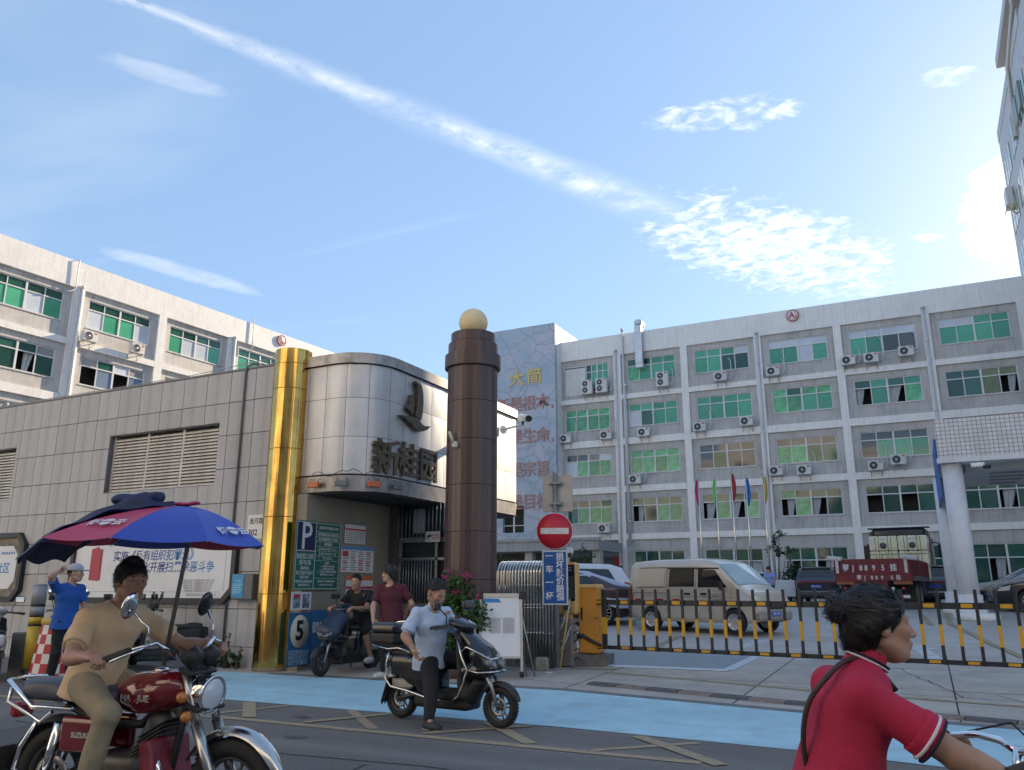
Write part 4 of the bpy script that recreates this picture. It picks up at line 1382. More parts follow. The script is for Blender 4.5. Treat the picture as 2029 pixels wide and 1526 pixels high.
for (a, b, c, d) in ((.02, sw - .02, .02, .030), (.02, sw - .02, sh - .030, sh - .02), (.02, .030, .03, sh - .03), (sw - .03, sw - .02, .03, sh - .03), (.50, .512, .03, sh - .03), (.03, .50, sh * .56, sh * .57)): bar(mb, FL_, a, b, c, d)
for zc in (.995, .91, .83, .745, .665, .58, .50, .20): bar(mb, FL_, .512, sw - .03, zc, zc + .005)
for xc in (.62, .86): bar(mb, FL_, xc, xc + .004, .50, .83)
mb.build('border', sign_w, ps)
mb = MB()
add_text(mb, 'P', .66, FL_ @ Matrix.Translation((.265, .89, 0)), 0, .002, .006, sx=.85)
for s_, z, sz, fit in (('新桂园工业区', .56, .10, .43), ('停车场', .455, .10, .30), ('(临时类)', .365, .07, .22), ('深公交备许可证号', .285, .075, .43), ('D02185', .215, .07, .22), ('收费单位:深圳新桂园', .145, .05, .42), ('物业管理公司', .085, .05, .28)):
    add_text(mb, s_, sz, FL_ @ Matrix.Translation((.265, z, 0)), 0, .0015, fit=fit)
for s_, z, sz, fit in (('深圳市停车场收费公示牌', 1.065, .06, .52), ('停车场服务热线 市监督电话', .95, .06, .56), ('停车场价格类别 公共场所', .868, .06, .52), ('收费标准', .785, .055, .22), ('小型车首小时 五元', .70, .045, .48), ('大型车首小时 十元', .62, .045, .48), ('月卡(小车)', .54, .045, .26), ('说明:', .455, .05, .12), ('一、进场领卡计时停放', .405, .04, .42), ('二、超时按小时另计', .36, .04, .40), ('三、本场不负责保管车内物品', .315, .04, .52), ('监督电话 12358', .265, .04, .36), ('投诉部门 市发展改革局', .15, .04, .46), ('经营时间 全天', .09, .04, .36)):
    add_text(mb, s_, sz, FL_ @ Matrix.Translation((.845, z, 0)), 0, .0015, fit=fit)
mb.build('lettering', sign_w, ps)

paper_lines = mat('print_grey', (.22, .22, .25), .7)
print_red = mat('print_red', (.45, .04, .05), .6)
print_blue = mat('print_blue', (.10, .25, .45), .6)


def poster(name, label, y0, z0, w, h, head, mode):
    t = thing(name, label, 'poster', (0, 0, 0))
    F = pier_frame(y0, z0, .006)
    mb = MB(); mb.prism([(0, 0), (w, 0), (w, h), (0, h)], F, .008); mb.build('sheet', paper, t)
    F1 = F @ Matrix.Translation((0, 0, .0085))
    mb = MB(); bar(mb, F1, 0, w, h * .86, h, .0015); mb.build('heading_band', head, t)
    rd, bl = MB(), MB()
    if mode == 'cols':
        for c in range(4):
            x = w * (.04 + .24 * c)
            for r_ in range(9):
                z = h * (.07 + .088 * r_)
                q = rd if random.random() < .3 else bl
                bar(q, F1, x, x + w * (.20 if q is bl else .16) * random.uniform(.6, 1), z, z + h * (.04 if q is bl else .055), .001)
        bar(rd, F1, w * .03, w * .21, h * .60, h * .80, .0012)
    else:
        bar(rd, F1, 0, w, h * .60, h * .68, .001)
        for r_ in range(6):
            z = h * (.05 + .088 * r_)
            for c in range(8):
                bar(bl, F1, w * (.05 + .115 * c), w * (.05 + .115 * c + .08), z, z + h * .05, .001)
    rd.build('red_print', print_red, t); bl.build('text_print', paper_lines, t)
    return t


poster('rule_poster', 'blue headed poster of red and grey columns beside the parking sign', 11.93, 1.68, .98, .47, print_blue, 'cols')
poster('notice_poster', 'orange headed notice poster behind the seated man', 12.10, 1.02, .82, .60, mat('print_orange', (.55, .16, .07), .6), 'rows')
o = poster('upper_notice', 'faint grey notice above the blue headed poster', 12.0, 2.2, .62, .40, mat('print_grey_head', (.2, .19, .17), .7), 'rows')
pt = thing('photo_sheet', 'white sheet with two small photographs under the parking sign', 'poster', (0, 0, 0))
F = pier_frame(10.68, 1.04, .006)
mb = MB(); bar(mb, F, 0, .50, 0, .29, .006); mb.build('sheet', paper, pt)
ph = mat('photo_print', (.20, .24, .32), .4, var=.8, scale=14)
for x in (.05, .28):
    mb = MB(); bar(mb, F @ Matrix.Translation((0, 0, .0062)), x, x + .17, .03, .26, .001); mb.build('photograph', ph, pt)
mb = MB(); bar(mb, F @ Matrix.Translation((0, 0, .0074)), .06, .21, .19, .25, .001); mb.build('red_print', print_red, pt)
bs = thing('speed_sign', 'blue speed limit board with a black 5 on a cream disc', 'sign', (0, 0, 0))
blue_b = mat('sign_blue', (.02, .135, .30), .5, var=.08, scale=4, dirt=(.05, .12, .2), dirt_amt=.4)
F = pier_frame(10.66, .14, .004)
mb = MB(); bar(mb, F, 0, .54, 0, .86, .01); mb.build('board', blue_b, bs)
mb = MB()
mb.lathe([(0, .014), (.225, .014), (.225, .0105)], 32, F @ Matrix.Translation((.27, .555, 0)) @ Matrix.Diagonal((1, 1.18, 1, 1))); mb.build('disc', mat('cream_disc', (.62, .60, .48), .5), bs)
mb = MB(); add_text(mb, '5', .43, F @ Matrix.Translation((.27, .555, .016)), 0, .001, .014, sx=.95); mb.build('digit', black_m, bs)
mb = MB()
for s_, z in (('园区限速5KM', .215), ('园区进出车辆', .135), ('请减速慢行', .055)): add_text(mb, s_, .085, F @ Matrix.Translation((.27, z, .012)), 0, .001, .002, fit=.47)
mb.build('lettering', mat('sky_blue_letter', (.30, .47, .60), .6), bs)
b2 = thing('blue_board', 'blue board with white characters partly behind the dark scooter', 'sign', (0, 0, 0))
F = pier_frame(11.22, .15, .004)
mb = MB(); bar(mb, F, 0, .80, 0, .88, .01); mb.build('board', blue_b, b2)
mb = MB(); add_text(mb, '园派出所', .19, F @ Matrix.Translation((.38, .58, .012)), 0, .001, .004, fit=.70); mb.build('lettering', sign_w, b2)

# ================================================================ billboards and small things on the street wall
bb_frame = mat('billboard_frame', (.03, .032, .036), .4, .3)
vinyl = mat('vinyl_sheet', (.70, .71, .73), .45, var=.04, scale=2, bump=.25, bscale=2.2)
ink_navy = mat('ink_navy', (.03, .06, .26), .5)
ink_blue = mat('ink_blue', (.03, .22, .50), .5)


def billboard(label, x0, x1, z0, z1, full):
    t = thing('billboard', label, 'billboard', (0, 0, 0), group='black framed billboards on the grey wall')
    c = .24
    outer = [(x0 + c, z0), (x1 - c, z0), (x1, z0 + c), (x1, z1 - c), (x1 - c, z1), (x0 + c, z1), (x0, z1 - c), (x0, z0 + c)]
    g = .10
    inner = [(x0 + c + .04, z0 + g), (x1 - c - .04, z0 + g), (x1 - g, z0 + c + .04), (x1 - g, z1 - c - .04), (x1 - c - .04, z1 - g), (x0 + c + .04, z1 - g), (x0 + g, z1 - c - .04), (x0 + g, z0 + c + .04)]
    mb = MB()
    n = 8
    vs = [(x, WY - .11, z) for x, z in outer] + [(x, WY - .01, z) for x, z in outer] + [(x, WY - .11, z) for x, z in inner] + [(x, WY - .05, z) for x, z in inner]
    fs = []
    for i in range(n):
        j = (i + 1) % n
        fs += [(i, j, n + j, n + i), (i, 2 * n + i, 2 * n + j, j), (2 * n + i, 3 * n + i, 3 * n + j, 2 * n + j)]
    mb.add(vs, fs); mb.build('frame', bb_frame, t)
    mb = MB(); M_ = frame((0, WY - .055, 0), (1, 0, 0), (0, 0, 1))
    sheet_poly = inner if full else [(x - .16 if x > x1 - .5 else x, z + .16 if z < (z0 + z1) / 2 else z - .18) for x, z in inner]
    if not full: mb.prism(inner, frame((0, WY - .048, 0), (1, 0, 0), (0, 0, 1)), .004, 1)
    mb.prism(sheet_poly, M_, .004); mb.build('vinyl_sheet', [vinyl, mat('old_backing', (.20, .18, .14), .8, var=.4, scale=5)], t)
    return t, frame((0, WY - .0605, 0), (1, 0, 0), (0, 0, 1))


bb, FB = billboard('white billboard in a black cut-corner frame behind the umbrella', -15.55, -11.02, 1.12, 2.50, True)
ink_mid = mat('ink_mid', (.03, .12, .38), .5)
for row, x0_, x1_, z in (('实施《反有组织犯罪法》', -14.22, -12.12, 1.99), ('常态化开展扫黑除恶斗争', -13.80, -11.68, 1.765)):
    for k, ch in enumerate(row):
        mb = MB(); add_text(mb, ch, .215, FB @ Matrix.Translation((x0_ + (x1_ - x0_) * k / (len(row) - 1), z, 0)), 0, .0006, .003, shear=.12); mb.build('slogan_character', ink_navy if k < 5 else (ink_mid if k < 8 else ink_blue), bb)
mb = MB()
for k in range(5): add_text(mb, '举报电话 扫黑除恶专项斗争', .045, FB @ Matrix.Translation((-11.95, 1.53 - .045 * k, 0)), 0, .0008, 0, fit=.85 - .05 * k)
add_text(mb, '深圳市龙华区民治街道办事处 宣', .05, FB @ Matrix.Translation((-11.85, 1.275, 0)), 0, .0008, 0, fit=.75)
bar(mb, FB, -15.2, -11.4, 1.325, 1.331, .001); bar(mb, FB, -11.30, -11.294, 1.35, 2.3, .001)
mb.build('small_print', paper_lines, bb)
mb = MB()
for k in range(9): mb.lathe([(.028, 0), (.028, .0012), (.018, .0012)], 10, FB @ Matrix.Translation((-12.35 + .075 * k, 2.28, 0)))
mb.build('wave_print', ink_blue, bb)
mb = MB(); mb.prism([(-14.98, 1.55), (-14.70, 1.53), (-14.70, 2.14), (-14.78, 2.20), (-14.98, 2.15)], FB, .0015); mb.build('red_book_print', mat('book_red', (.42, .05, .07), .5), bb)
mb = MB(); mb.prism([(-14.70, 1.53), (-14.64, 1.56), (-14.64, 2.16), (-14.70, 2.14)], FB, .0012); mb.build('book_spine_print', mat('book_dark_red', (.22, .03, .05), .5), bb)
bb2, FB2 = billboard('dark framed billboard with a torn white sheet at the left picture edge', -21.6, -17.12, 1.12, 2.56, False)
mb = MB()
for k in range(6): mb.lathe([(.03, 0), (.03, .0012), (.02, .0012)], 10, FB2 @ Matrix.Translation((-17.9 + .08 * k, 2.13, 0)))
add_text(mb, '建设文明社区', .24, FB2 @ Matrix.Translation((-18.3, 1.8, 0)), 0, .001, .004)
mb.build('print', ink_blue, bb2)
wb = thing('wall_letterbox', 'small grey wall box with a bright blue notice', 'box', (0, 0, 0))
MB().bx(-11.02, -10.52, WY - .16, WY - .008, 1.20, 1.64, 0, .015).build('case', mat('box_grey', (.13, .13, .14), .5), wb)
MB().bx(-10.995, -10.72, WY - .168, WY - .161, 1.235, 1.63).build('notice', mat('cyan_print', (.02, .27, .50), .4), wb)
mb = MB()
Fw = frame((-10.855, WY - .169, 1.52), (1, 0, 0), (0, 0, 1))
add_text(mb, '意见箱', .05, Fw, 0, .0008)
for k in range(6): bar(mb, Fw, -.11, .11 - .02 * (k % 3), -.06 - .03 * k, -.05 - .03 * k, .0008)
mb.build('lettering', mat('pale_cyan', (.40, .62, .75), .5), wb)
ap = thing('address_plate', 'white house number plate with the road name beside the gold column', 'sign', (0, 0, 0))
MB().bx(-10.88, -10.46, WY - .02, WY - .008, 2.25, 2.68, 0, .004).build('plate', white, ap)
Fa = frame((-10.67, WY - .0205, 2.56), (1, 0, 0), (0, 0, 1))
mb = MB(); add_text(mb, '桂月路', .12, Fa, 0, .0008, .002, fit=.32); add_text(mb, '302', .15, Fa @ Matrix.Translation((-.07, -.20, 0)), 0, .0008, .004); mb.build('lettering', black_m, ap)

# ================================================================ sliding gate, sign post, barrier
st_tube = mat('gate_steel', (.66, .645, .61), .18, 1.0, rvar=.08, scale=5)
rg = thing('sliding_gate', 'folded stainless steel sliding gate of many arched tubes', 'gate', (0, 0, 0))
ax0, ax1, ay0, ay1 = -6.62, -5.60, 12.62, 13.16
def arch_pts(w, h, r=.22):
    P = [(0, 0, 0), (0, 0, h - r)]
    for k in range(1, 7):
        a = math.pi / 2 * k / 6
        P.append((0, r - r * math.cos(a), h - r + r * math.sin(a)))
    for k in range(0, 7):
        a = math.pi / 2 * k / 6
        P.append((0, w - r + r * math.sin(a), h - r + r * math.cos(a)))
    P.append((0, w, 0))
    return P
arch_me = MB().tube(arch_pts(ay1 - ay0, 1.70), .022, 10).mesh('arch', st_tube)
for k in range(19):
    obj('arch', arch_me, rg, loc=(ax0 + (ax1 - ax0) * k / 18, ay0 + random.uniform(-.01, .01), G(12.8) + .02))
ring_me = MB().lathe([(.026, 0), (.027, .01), (.026, .02)], 10).mesh('collar', st_tube)
for k in range(19):
    for z in (.55, .95, 1.00, 1.32): obj('collar', ring_me, rg, loc=(ax0 + (ax1 - ax0) * k / 18, ay0, G(12.8) + z))
mb = MB()
for k in range(9):
    x = ax0 + (ax1 - ax0) * k / 9
    mb.tube([(x, ay0 + .06, .3), (x + .11, ay0 + .06, .75)], .012, 5); mb.tube([(x, ay0 + .06, .75), (x + .11, ay0 + .06, .3)], .012, 5)
    mb.tube([(x, ay1 - .06, .9), (x + .11, ay1 - .06, 1.35)], .012, 5)
mb.build('scissor_links', mat('aluminium', (.45, .45, .44), .35, .9), rg)
mb = MB()
for k in range(8):
    a = (ax1 + .05 + .06 * (k % 3), ay0 + .05 + .05 * (k % 2), .3 + .12 * k)
    mb.box(a, (.10, .05, .02), 0, Matrix.Rotation(.4, 3, 'Y'))
    mb.tube([a, (a[0] + .10, a[1] + .1, a[2] + .25)], .012, 5)
mb.build('end_links', MATS['aluminium'], rg)
MB().bx(ax1 - .02, ax1 + .22, ay0 + .30, ay1 - .02, .14, .9, 0, .02).build('motor_cabinet', mat('dirty_white_metal', (.20, .19, .18), .5, var=.2, scale=5), rg)
mb = MB()
for k in range(5): mb.tube([(ax1 + .28, ay0 + .22, .25 + .14 * k), (ax1 + .36, ay0 + .21, .30 + .14 * k), (ax1 + .40, ay0 + .2, .24 + .14 * k)], .01, 5)
mb.build('cable', black_m, rg)

post_m = mat('grey_post', (.24, .25, .265), .5, .4, var=.1)
nsn = thing('no_entry_sign', 'grey post with a red no entry disc and a blue warning plate', 'sign', (-5.51, 12.60, G(12.6)))
MB().tube([(0, 0, 0), (0, 0, 3.2)], .042, 12).build('post', post_m, nsn)
MB().lathe([(.09, .0), (.09, .03), (.05, .04)], 14).build('foot', post_m, nsn)
M_ = frame((0, -.05, 2.22), (.92, .40, 0), (0, 0, 1))
mb = MB(); mb.lathe([(0, .006), (.305, .006), (.305, -.006), (0, -.006)], 44, M_); mb.build('disc_back', sign_w, nsn)
red_s = mat('sign_red', (.50, .012, .03), .4, var=.05)
mb = MB(); mb.lathe([(0, .010), (.295, .010), (.295, .0065)], 44, M_); mb.build('red_disc', red_s, nsn)
mb = MB(); mb.prism([(-.235, -.05), (.235, -.05), (.235, .05), (-.235, .05)], M_ @ Matrix.Translation((0, -.0, .0105)), .002); mb.build('white_bar', mat('scuffed_white', (.60, .58, .56), .5, var=.15, scale=20), nsn)
mb = MB()
mb.prism([(-.215, 1.02), (.215, 1.02), (.215, 1.90), (-.215, 1.90)], frame((0, -.05, 0), (.97, .24, 0), (0, 0, 1)), .012); mb.build('plate_border', mat('pale_edge', (.55, .60, .62), .4, .3), nsn)
Fp = frame((0, -.05, 0), (.97, .24, 0), (0, 0, 1)) @ Matrix.Translation((0, 0, .0125))
mb = MB(); bar(mb, Fp, -.19, .19, 1.045, 1.875, .002); mb.build('blue_plate', mat('plate_blue', (.012, .085, .30), .4), nsn)
mb = MB()
Fq = Fp @ Matrix.Translation((0, 0, .0025))
for k, ch in enumerate('损坏照价赔偿'): add_text(mb, ch, .135, Fq @ Matrix.Translation((.085, 1.79 - .13 * k, 0)), 0, .001, .003)
for k, ch in enumerate('一车一杆'): add_text(mb, ch, .135, Fq @ Matrix.Translation((-.095, 1.80 - .215 * k, 0)), 0, .001, .003)
mb.build('lettering', sign_w, nsn)
mb = MB(); mb.box((.02, .05, 2.86), (.52, .012, .62), 0, Matrix.Rotation(.24, 3, 'Z'), .003); mb.build('back_panel', mat('bare_aluminium', (.44, .41, .37), .5, .35, var=.05), nsn)
mb = MB()
for z in (2.68, 3.03): mb.bx(-.10, .12, -.05, .055, z - .02, z + .02)
mb.build('clamp', post_m, nsn)

orange = mat('barrier_orange', (.62, .27, .035), .45, var=.06, scale=4, dirt=(.35, .17, .04), dirt_amt=.3)
orange_l = mat('barrier_light_orange', (.66, .38, .12), .45, var=.05, scale=4)
bg_ = thing('barrier_gate', 'orange barrier machine on a concrete island with a black screen column', 'barrier', (0, 0, 0))
gz0 = G(13.2)
isl = mat('island_concrete', (.15, .14, .13), .9, var=.25, scale=6, bump=.5, bscale=50)
mb = MB(); mb.prism([(-5.82, 12.86), (-4.88, 13.22), (-4.95, 13.75), (-5.9, 13.75)], Matrix.Translation((0, 0, gz0 - .05)), .24); mb.build('island', isl, bg_)
mb = MB(); mb.box((-5.24, 13.46, gz0 + .73), (.36, .42, 1.06), 0, Matrix.Rotation(.14, 3, 'Z'), .02); mb.build('cabinet', orange, bg_)
mb = MB(); mb.box((-5.24, 13.46, gz0 + 1.29), (.38, .44, .09), 0, Matrix.Rotation(.14, 3, 'Z'), .03); mb.build('cabinet_lid', orange_l, bg_)
mb = MB(); mb.box((-5.32, 13.222, gz0 + .85), (.025, .01, .20), 0, Matrix.Rotation(.14, 3, 'Z')); mb.tube([(-5.10, 13.24, gz0 + .78), (-5.02, 13.22, gz0 + .79)], .008, 5); mb.build('lock_slot', black_m, bg_)
kx, ky = -5.50, 13.05
mb = MB(); mb.box((kx, ky, gz0 + .24), (.24, .24, .06), 0, Matrix.Rotation(.14, 3, 'Z'), .015); mb.build('column_foot', orange_l, bg_)
mb = MB(); mb.box((kx, ky, gz0 + .55), (.15, .15, .62), 0, Matrix.Rotation(.14, 3, 'Z'), .012); mb.build('column_stem', orange_l, bg_)
mb = MB(); mb.box((kx + .02, ky, gz0 + 1.27), (.34, .26, .86), 0, Matrix.Rotation(.14, 3, 'Z'), .04); mb.build('column_head', orange_l, bg_)
mb = MB(); mb.box((kx + .035, ky - .128, gz0 + 1.36), (.29, .02, .60), 0, Matrix.Rotation(.14, 3, 'Z'), .005); mb.build('led_screen', mat('led_black', (.012, .012, .014), .25), bg_)
mb = MB(); mb.box((kx + .05, ky - .138, gz0 + 1.28), (.22, .006, .36), 0, Matrix.Rotation(.14, 3, 'Z')); mb.build('screen_matrix', mat('led_grey', (.055, .055, .058), .5, var=.2, scale=60), bg_)
Fk = frame((kx + .06, ky - .142, gz0 + 1.56), (.99, .14, 0), (0, 0, 1))
mb = MB(); add_text(mb, '>>>>>', .055, Fk, 0, .001); add_text(mb, '请减速慢行', .028, Fk @ Matrix.Translation((0, .045, 0)), 0, .001); mb.build('screen_print', sign_w, bg_)
mb = MB(); mb.box((kx + .05, ky - .14, gz0 + .96), (.13, .02, .10), 0, Matrix.Rotation(.14, 3, 'Z')); mb.build('speaker_grille', dark_grey, bg_)
mb = MB(); mb.box((kx + .05, ky - .05, gz0 + 1.86), (.13, .30, .11), 0, Matrix.Rotation(.5, 3, 'Z') @ Matrix.Rotation(-.25, 3, 'X'), .02); mb.build('camera_housing', white, bg_)
mb = MB(); mb.box((kx + .10, ky - .18, gz0 + 1.81), (.10, .04, .07), 0, Matrix.Rotation(.5, 3, 'Z')); mb.build('camera_lens', black_m, bg_)
MB().tube([(kx + .02, ky, gz0 + 1.69), (kx + .03, ky - .02, gz0 + 1.84)], .025, 8).build('camera_neck', white, bg_)

arm_b = mat('arm_charcoal', (.030, .032, .036), .45, .2, var=.1)
arm_y = mat('arm_yellow', (.60, .32, .02), .45, var=.06)
a0, a1 = Vector((-5.12, 13.30, 0)), Vector((1.45, 12.52, 0))
ad = (a1 - a0).normalized(); aL = (a1 - a0).length
RZ = Matrix.Rotation(math.atan2(ad.y, ad.x), 3, 'Z')
arm = thing('barrier_arm', 'black and yellow picket boom lowered across the gate', 'barrier', (0, 0, 0))  # picket boom, the arm of the barrier machine
zb_, zt_ = .44, 1.165
npk = 29
sp = aL / npk
for k in range(npk):
    p = a0 + ad * (sp * (k + .5))
    y = k % 2 == 0
    for (zz, hh, nm) in ((zt_, .085, 'upper_rail'), (zb_, .06, 'lower_rail')):
        mb = MB(); mb.box((p.x, p.y, zz), (sp - .002, .045, hh), 0, RZ); o = mb.build(nm, arm_b, arm)
        if y:
            mb = MB(); mb.box((p.x - .024 * ad.y * -1, p.y - .0245, zz + .003), (sp * .62, .004, hh * .62), 0, RZ); mb.build('yellow_strip', arm_y, o)
for k in range(npk + 1):
    p = a0 + ad * (sp * k) + Vector((0, -.045, 0))
    if k == 0: p = p + ad * .18
    mb = MB()
    mb.box((p.x, p.y, (zb_ - .03 + zt_ + .215) / 2), (.042, .03, zt_ - zb_ + .245), 0, RZ, .004)
    pk = mb.build('picket', arm_b, arm)
    mb = MB(); mb.box((p.x, p.y - .001, .79), (.044, .034, .27), 0, RZ); mb.build('yellow_band', arm_y, pk)
    mb = MB()
    for zz in (zb_, zt_): mb.tube([(p.x, p.y - .014, zz), (p.x, p.y - .026, zz)], .018, 8)
    mb.build('bolt', arm_b, pk)
mb = MB(); mb.tube([(-5.42, 13.20, .60), (-5.30, 13.22, .62), (-5.20, 13.25, .55), (-5.0, 13.24, .47)], [.05, .035, .03, .025], 8); mb.build('pivot', mat('rusty_iron', (.06, .045, .04), .7, .3, var=.4, scale=20), arm)

# tilted notice easel in front of the gate
es = thing('notice_easel', 'tilted white notice board on an aluminium easel before the steel gate', 'easel', (0, 0, 0))
E0 = Vector((-6.14, 11.10, G(11.1) + .06)); ex = Vector((.86, .50, 0)).normalized()
eup = (Vector((0, 0, 1)) + Vector((-ex.y, ex.x, 0)) * .16 + ex * .16).normalized()
FE = frame(E0, ex, eup) @ Matrix.Diagonal((1.08, .98, 1, 1))
alu = MATS['aluminium']
mb = MB()
for x in (0, .62):
    for z in (.0,): mb.box((0, 0, 0), (.001, .001, .001))
mb = MB()
for x in (.02, .60): mb.prism([(x - .018, .02), (x + .018, .02), (x + .018, 1.22), (x - .018, 1.22)], FE @ Matrix.Translation((0, 0, -.02)), .03)
mb.prism([(.0, 1.17), (.62, 1.17), (.62, 1.23), (.0, 1.23)], FE @ Matrix.Translation((0, 0, -.018)), .034)
mb.prism([(.0, .25), (.62, .25), (.62, .28), (.0, .28)], FE @ Matrix.Translation((0, 0, -.018)), .03)
mb.build('easel_frame', alu, es)
mb = MB(); mb.prism([(.04, .28), (.58, .28), (.58, 1.17), (.04, 1.17)], FE @ Matrix.Translation((0, 0, -.01)), .012); mb.build('white_board', mat('board_white', (.70, .71, .73), .3, var=.03), es)
mb = MB()
for x0 in (.14, .335):
    bar(mb, FE @ Matrix.Translation((0, 0, .0025)), x0, x0 + .17, .62, .86, .0008)
mb.build('note_sheet', mat('note_grey', (.50, .48, .48), .7, var=.06), es)
mb = MB()
for x0 in (.145, .34):
    for k in range(8): bar(mb, FE @ Matrix.Translation((0, 0, .0035)), x0, x0 + random.uniform(.11, .16), .64 + .027 * k, .647 + .027 * k, .0006)
mb.build('note_print', mat('note_ink', (.30, .27, .27), .7), es)
mb = MB(); mb.prism([(.05, 1.09), (.32, 1.09), (.28, 1.15), (.05, 1.15)], FE @ Matrix.Translation((0, 0, .0025)), .001); mb.build('blue_header', ink_blue, es)
mb = MB()
for x in (.0, .60): mb.prism([(x - .03, 1.14), (x + .06, 1.14), (x + .06, 1.25), (x - .03, 1.25)], FE @ Matrix.Translation((0, 0, -.026)), .05)
mb.build('corner_clip', black_m, es)
mb = MB()
for x in (.45, .56):
    p = FE @ Vector((x, 1.15, -.04)); q = FE @ Vector((x, 0, 0)); q = q + Vector((.12, .30, 0)); q.z = G(11.5) + .02
    mb.tube([p, q], .014, 6)
mb.build('rear_leg', alu, es)
for x in (.02, .60):
    p = FE @ Vector((x, .02, -.005))
    mb = MB(); mb.tube([(p.x - .02, p.y, p.z), (p.x + .02, p.y, p.z)], .045, 12); mb.build('caster', black_m, es)
o = MB().tube([(-5.32, 12.25, .15), (-5.18, 12.38, 1.22)], .012, 6).build('bamboo_pole', mat('bamboo', (.48, .33, .10), .6))
tag(o, 'thin yellow pole leaning beside the notice easel', 'pole')
o = MB().box((-5.72, 12.45, G(12.4) + .10), (.22, .22, .22), 0, Matrix.Rotation(.3, 3, 'Z'), .03).build('stone_block', mat('stone_block', (.28, .25, .21), .9, var=.2, scale=8, bump=.4, bscale=40))
tag(o, 'rough pale stone block beside the sign post foot', 'block')

# ================================================================ flag poles
pole_m = mat('pole_steel', (.66, .62, .55), .25, .9)
for k, (x, zt, c, nm) in enumerate(((-9.70, 6.74, (.55, .05, .17), 'pink'), (-8.84, 6.74, (.13, .62, .13), 'light green'), (-8.06, 6.95, (.42, .03, .04), 'red'), (-7.37, 6.72, (.02, .19, .55), 'blue'), (-6.55, 6.74, (.58, .48, .12), 'pale yellow'))):
    t = thing('flag_pole', 'steel flag pole with a limp ' + nm + ' flag', 'flag', (x, 40, G(40)), 0, 'flag poles before the factory block')
    zt -= G(40)
    MB().tube([(0, 0, 0), (0, 0, zt * .5), (0, 0, zt)], [.055, .045, .03], 10).build('pole', pole_m, t)
    mb = MB(); mb.lathe([(0, zt), (.05, zt + .04), (.05, zt + .08), (0, zt + .13)], 10); mb.build('finial', pole_m, t)
    ph = random.uniform(0, 6); sd_ = -1 if k in (0, 1) else 1
    fm = mat('flag_' + nm.replace(' ', '_'), c, .7, var=.08, scale=3)

    def fl(u, v, ph=ph, sd_=sd_):
        w = .16 * (math.sin(math.pi * (.12 + .85 * u)) ** .8) * (1 if v > 0 else 0)
        wv = v
        return (sd_ * (.03 + w * wv), .10 * math.sin(v * 9 + ph + u * 2) * v, zt - .12 - 1.1 * u - .3 * v * u)
    mb = MB(); mb.grid(fl, 14, 10); mb.build('flag', fm, t)

# ================================================================ vehicles
tyre_m = mat('tyre_rubber', (.018, .018, .019), .75, var=.2, scale=30, bump=.2, bscale=60)
rim_m = mat('alloy_rim', (.55, .56, .57), .35, .6)
glass_dk = mat('car_glass', (.015, .018, .02), .05, spec=.8)
glass_lt = mat('windscreen_glass', (.16, .22, .27), .05, spec=.9, coat=.4)
lamp_c = mat('headlamp_glass', (.55, .60, .64), .12, spec=.8, coat=.5)
lamp_r = mat('tail_lamp', (.40, .01, .015), .2, coat=.5)
plate_b = mat('plate_print_blue', (.02, .09, .38), .4)
underb = mat('underbody', (.012, .012, .013), .8)
WHEELC = {}


def wheel(par, x, y, r, w, side, style=0, z=None, rimc=None):
    key = (r, w, style, rimc.name if rimc else '')
    if key not in WHEELC:
        Mx = frame((0, 0, 0), (1, 0, 0), (0, 0, 1))       # local z -> -y (outwards for the right side)
        t = MB(); h = w / 2
        t.lathe([(r * .66, -h * .9), (r * .80, -h), (r * .95, -h * .92), (r, -h * .6), (r, h * .6), (r * .95, h * .92), (r * .80, h), (r * .66, h * .9)], 28, Mx, closed=True)
        q = MB()
        q.lathe([(r * .70, -h * .8), (r * .67, h * .85), (r * .62, h * .86), (r * .58, h * .45), (r * .2, h * .35 if style else h * .7), (0, h * .4 if style else h * .75)], 24, Mx)
        n = {0: 0, 1: 5, 2: 10}[style]
        for k in range(n):
            a = 2 * math.pi * k / n
            c, s_ = math.cos(a), math.sin(a)
            q.tube([Mx @ Vector((c * r * .12, s_ * r * .12, h * .75)), Mx @ Vector((c * r * .6, s_ * r * .6, h * .78))], r * (.07 if style == 1 else .045), 6)
        dk = MB()
        if style == 0:
            for k in range(8):
                a = 2 * math.pi * k / 8
                dk.lathe([(0, h * .80), (r * .06, h * .80)], 8, Mx @ Matrix.Translation((math.cos(a) * r * .46, math.sin(a) * r * .46, -h * .13)))
        else:
            dk.lathe([(r * .1, h * .5), (r * .6, h * .5)], 20, Mx)
        WHEELC[key] = (t.mesh('tyre', tyre_m), q.mesh('rim', rimc or rim_m), dk.mesh('rim_holes', underb))
    t, q, dk = WHEELC[key]
    o = obj('wheel', t, par, loc=(x, y, r if z is None else z), rot=(0, 0, 0 if side < 0 else math.pi))
    obj('rim', q, o); obj('rim_holes', dk, o)
    return o


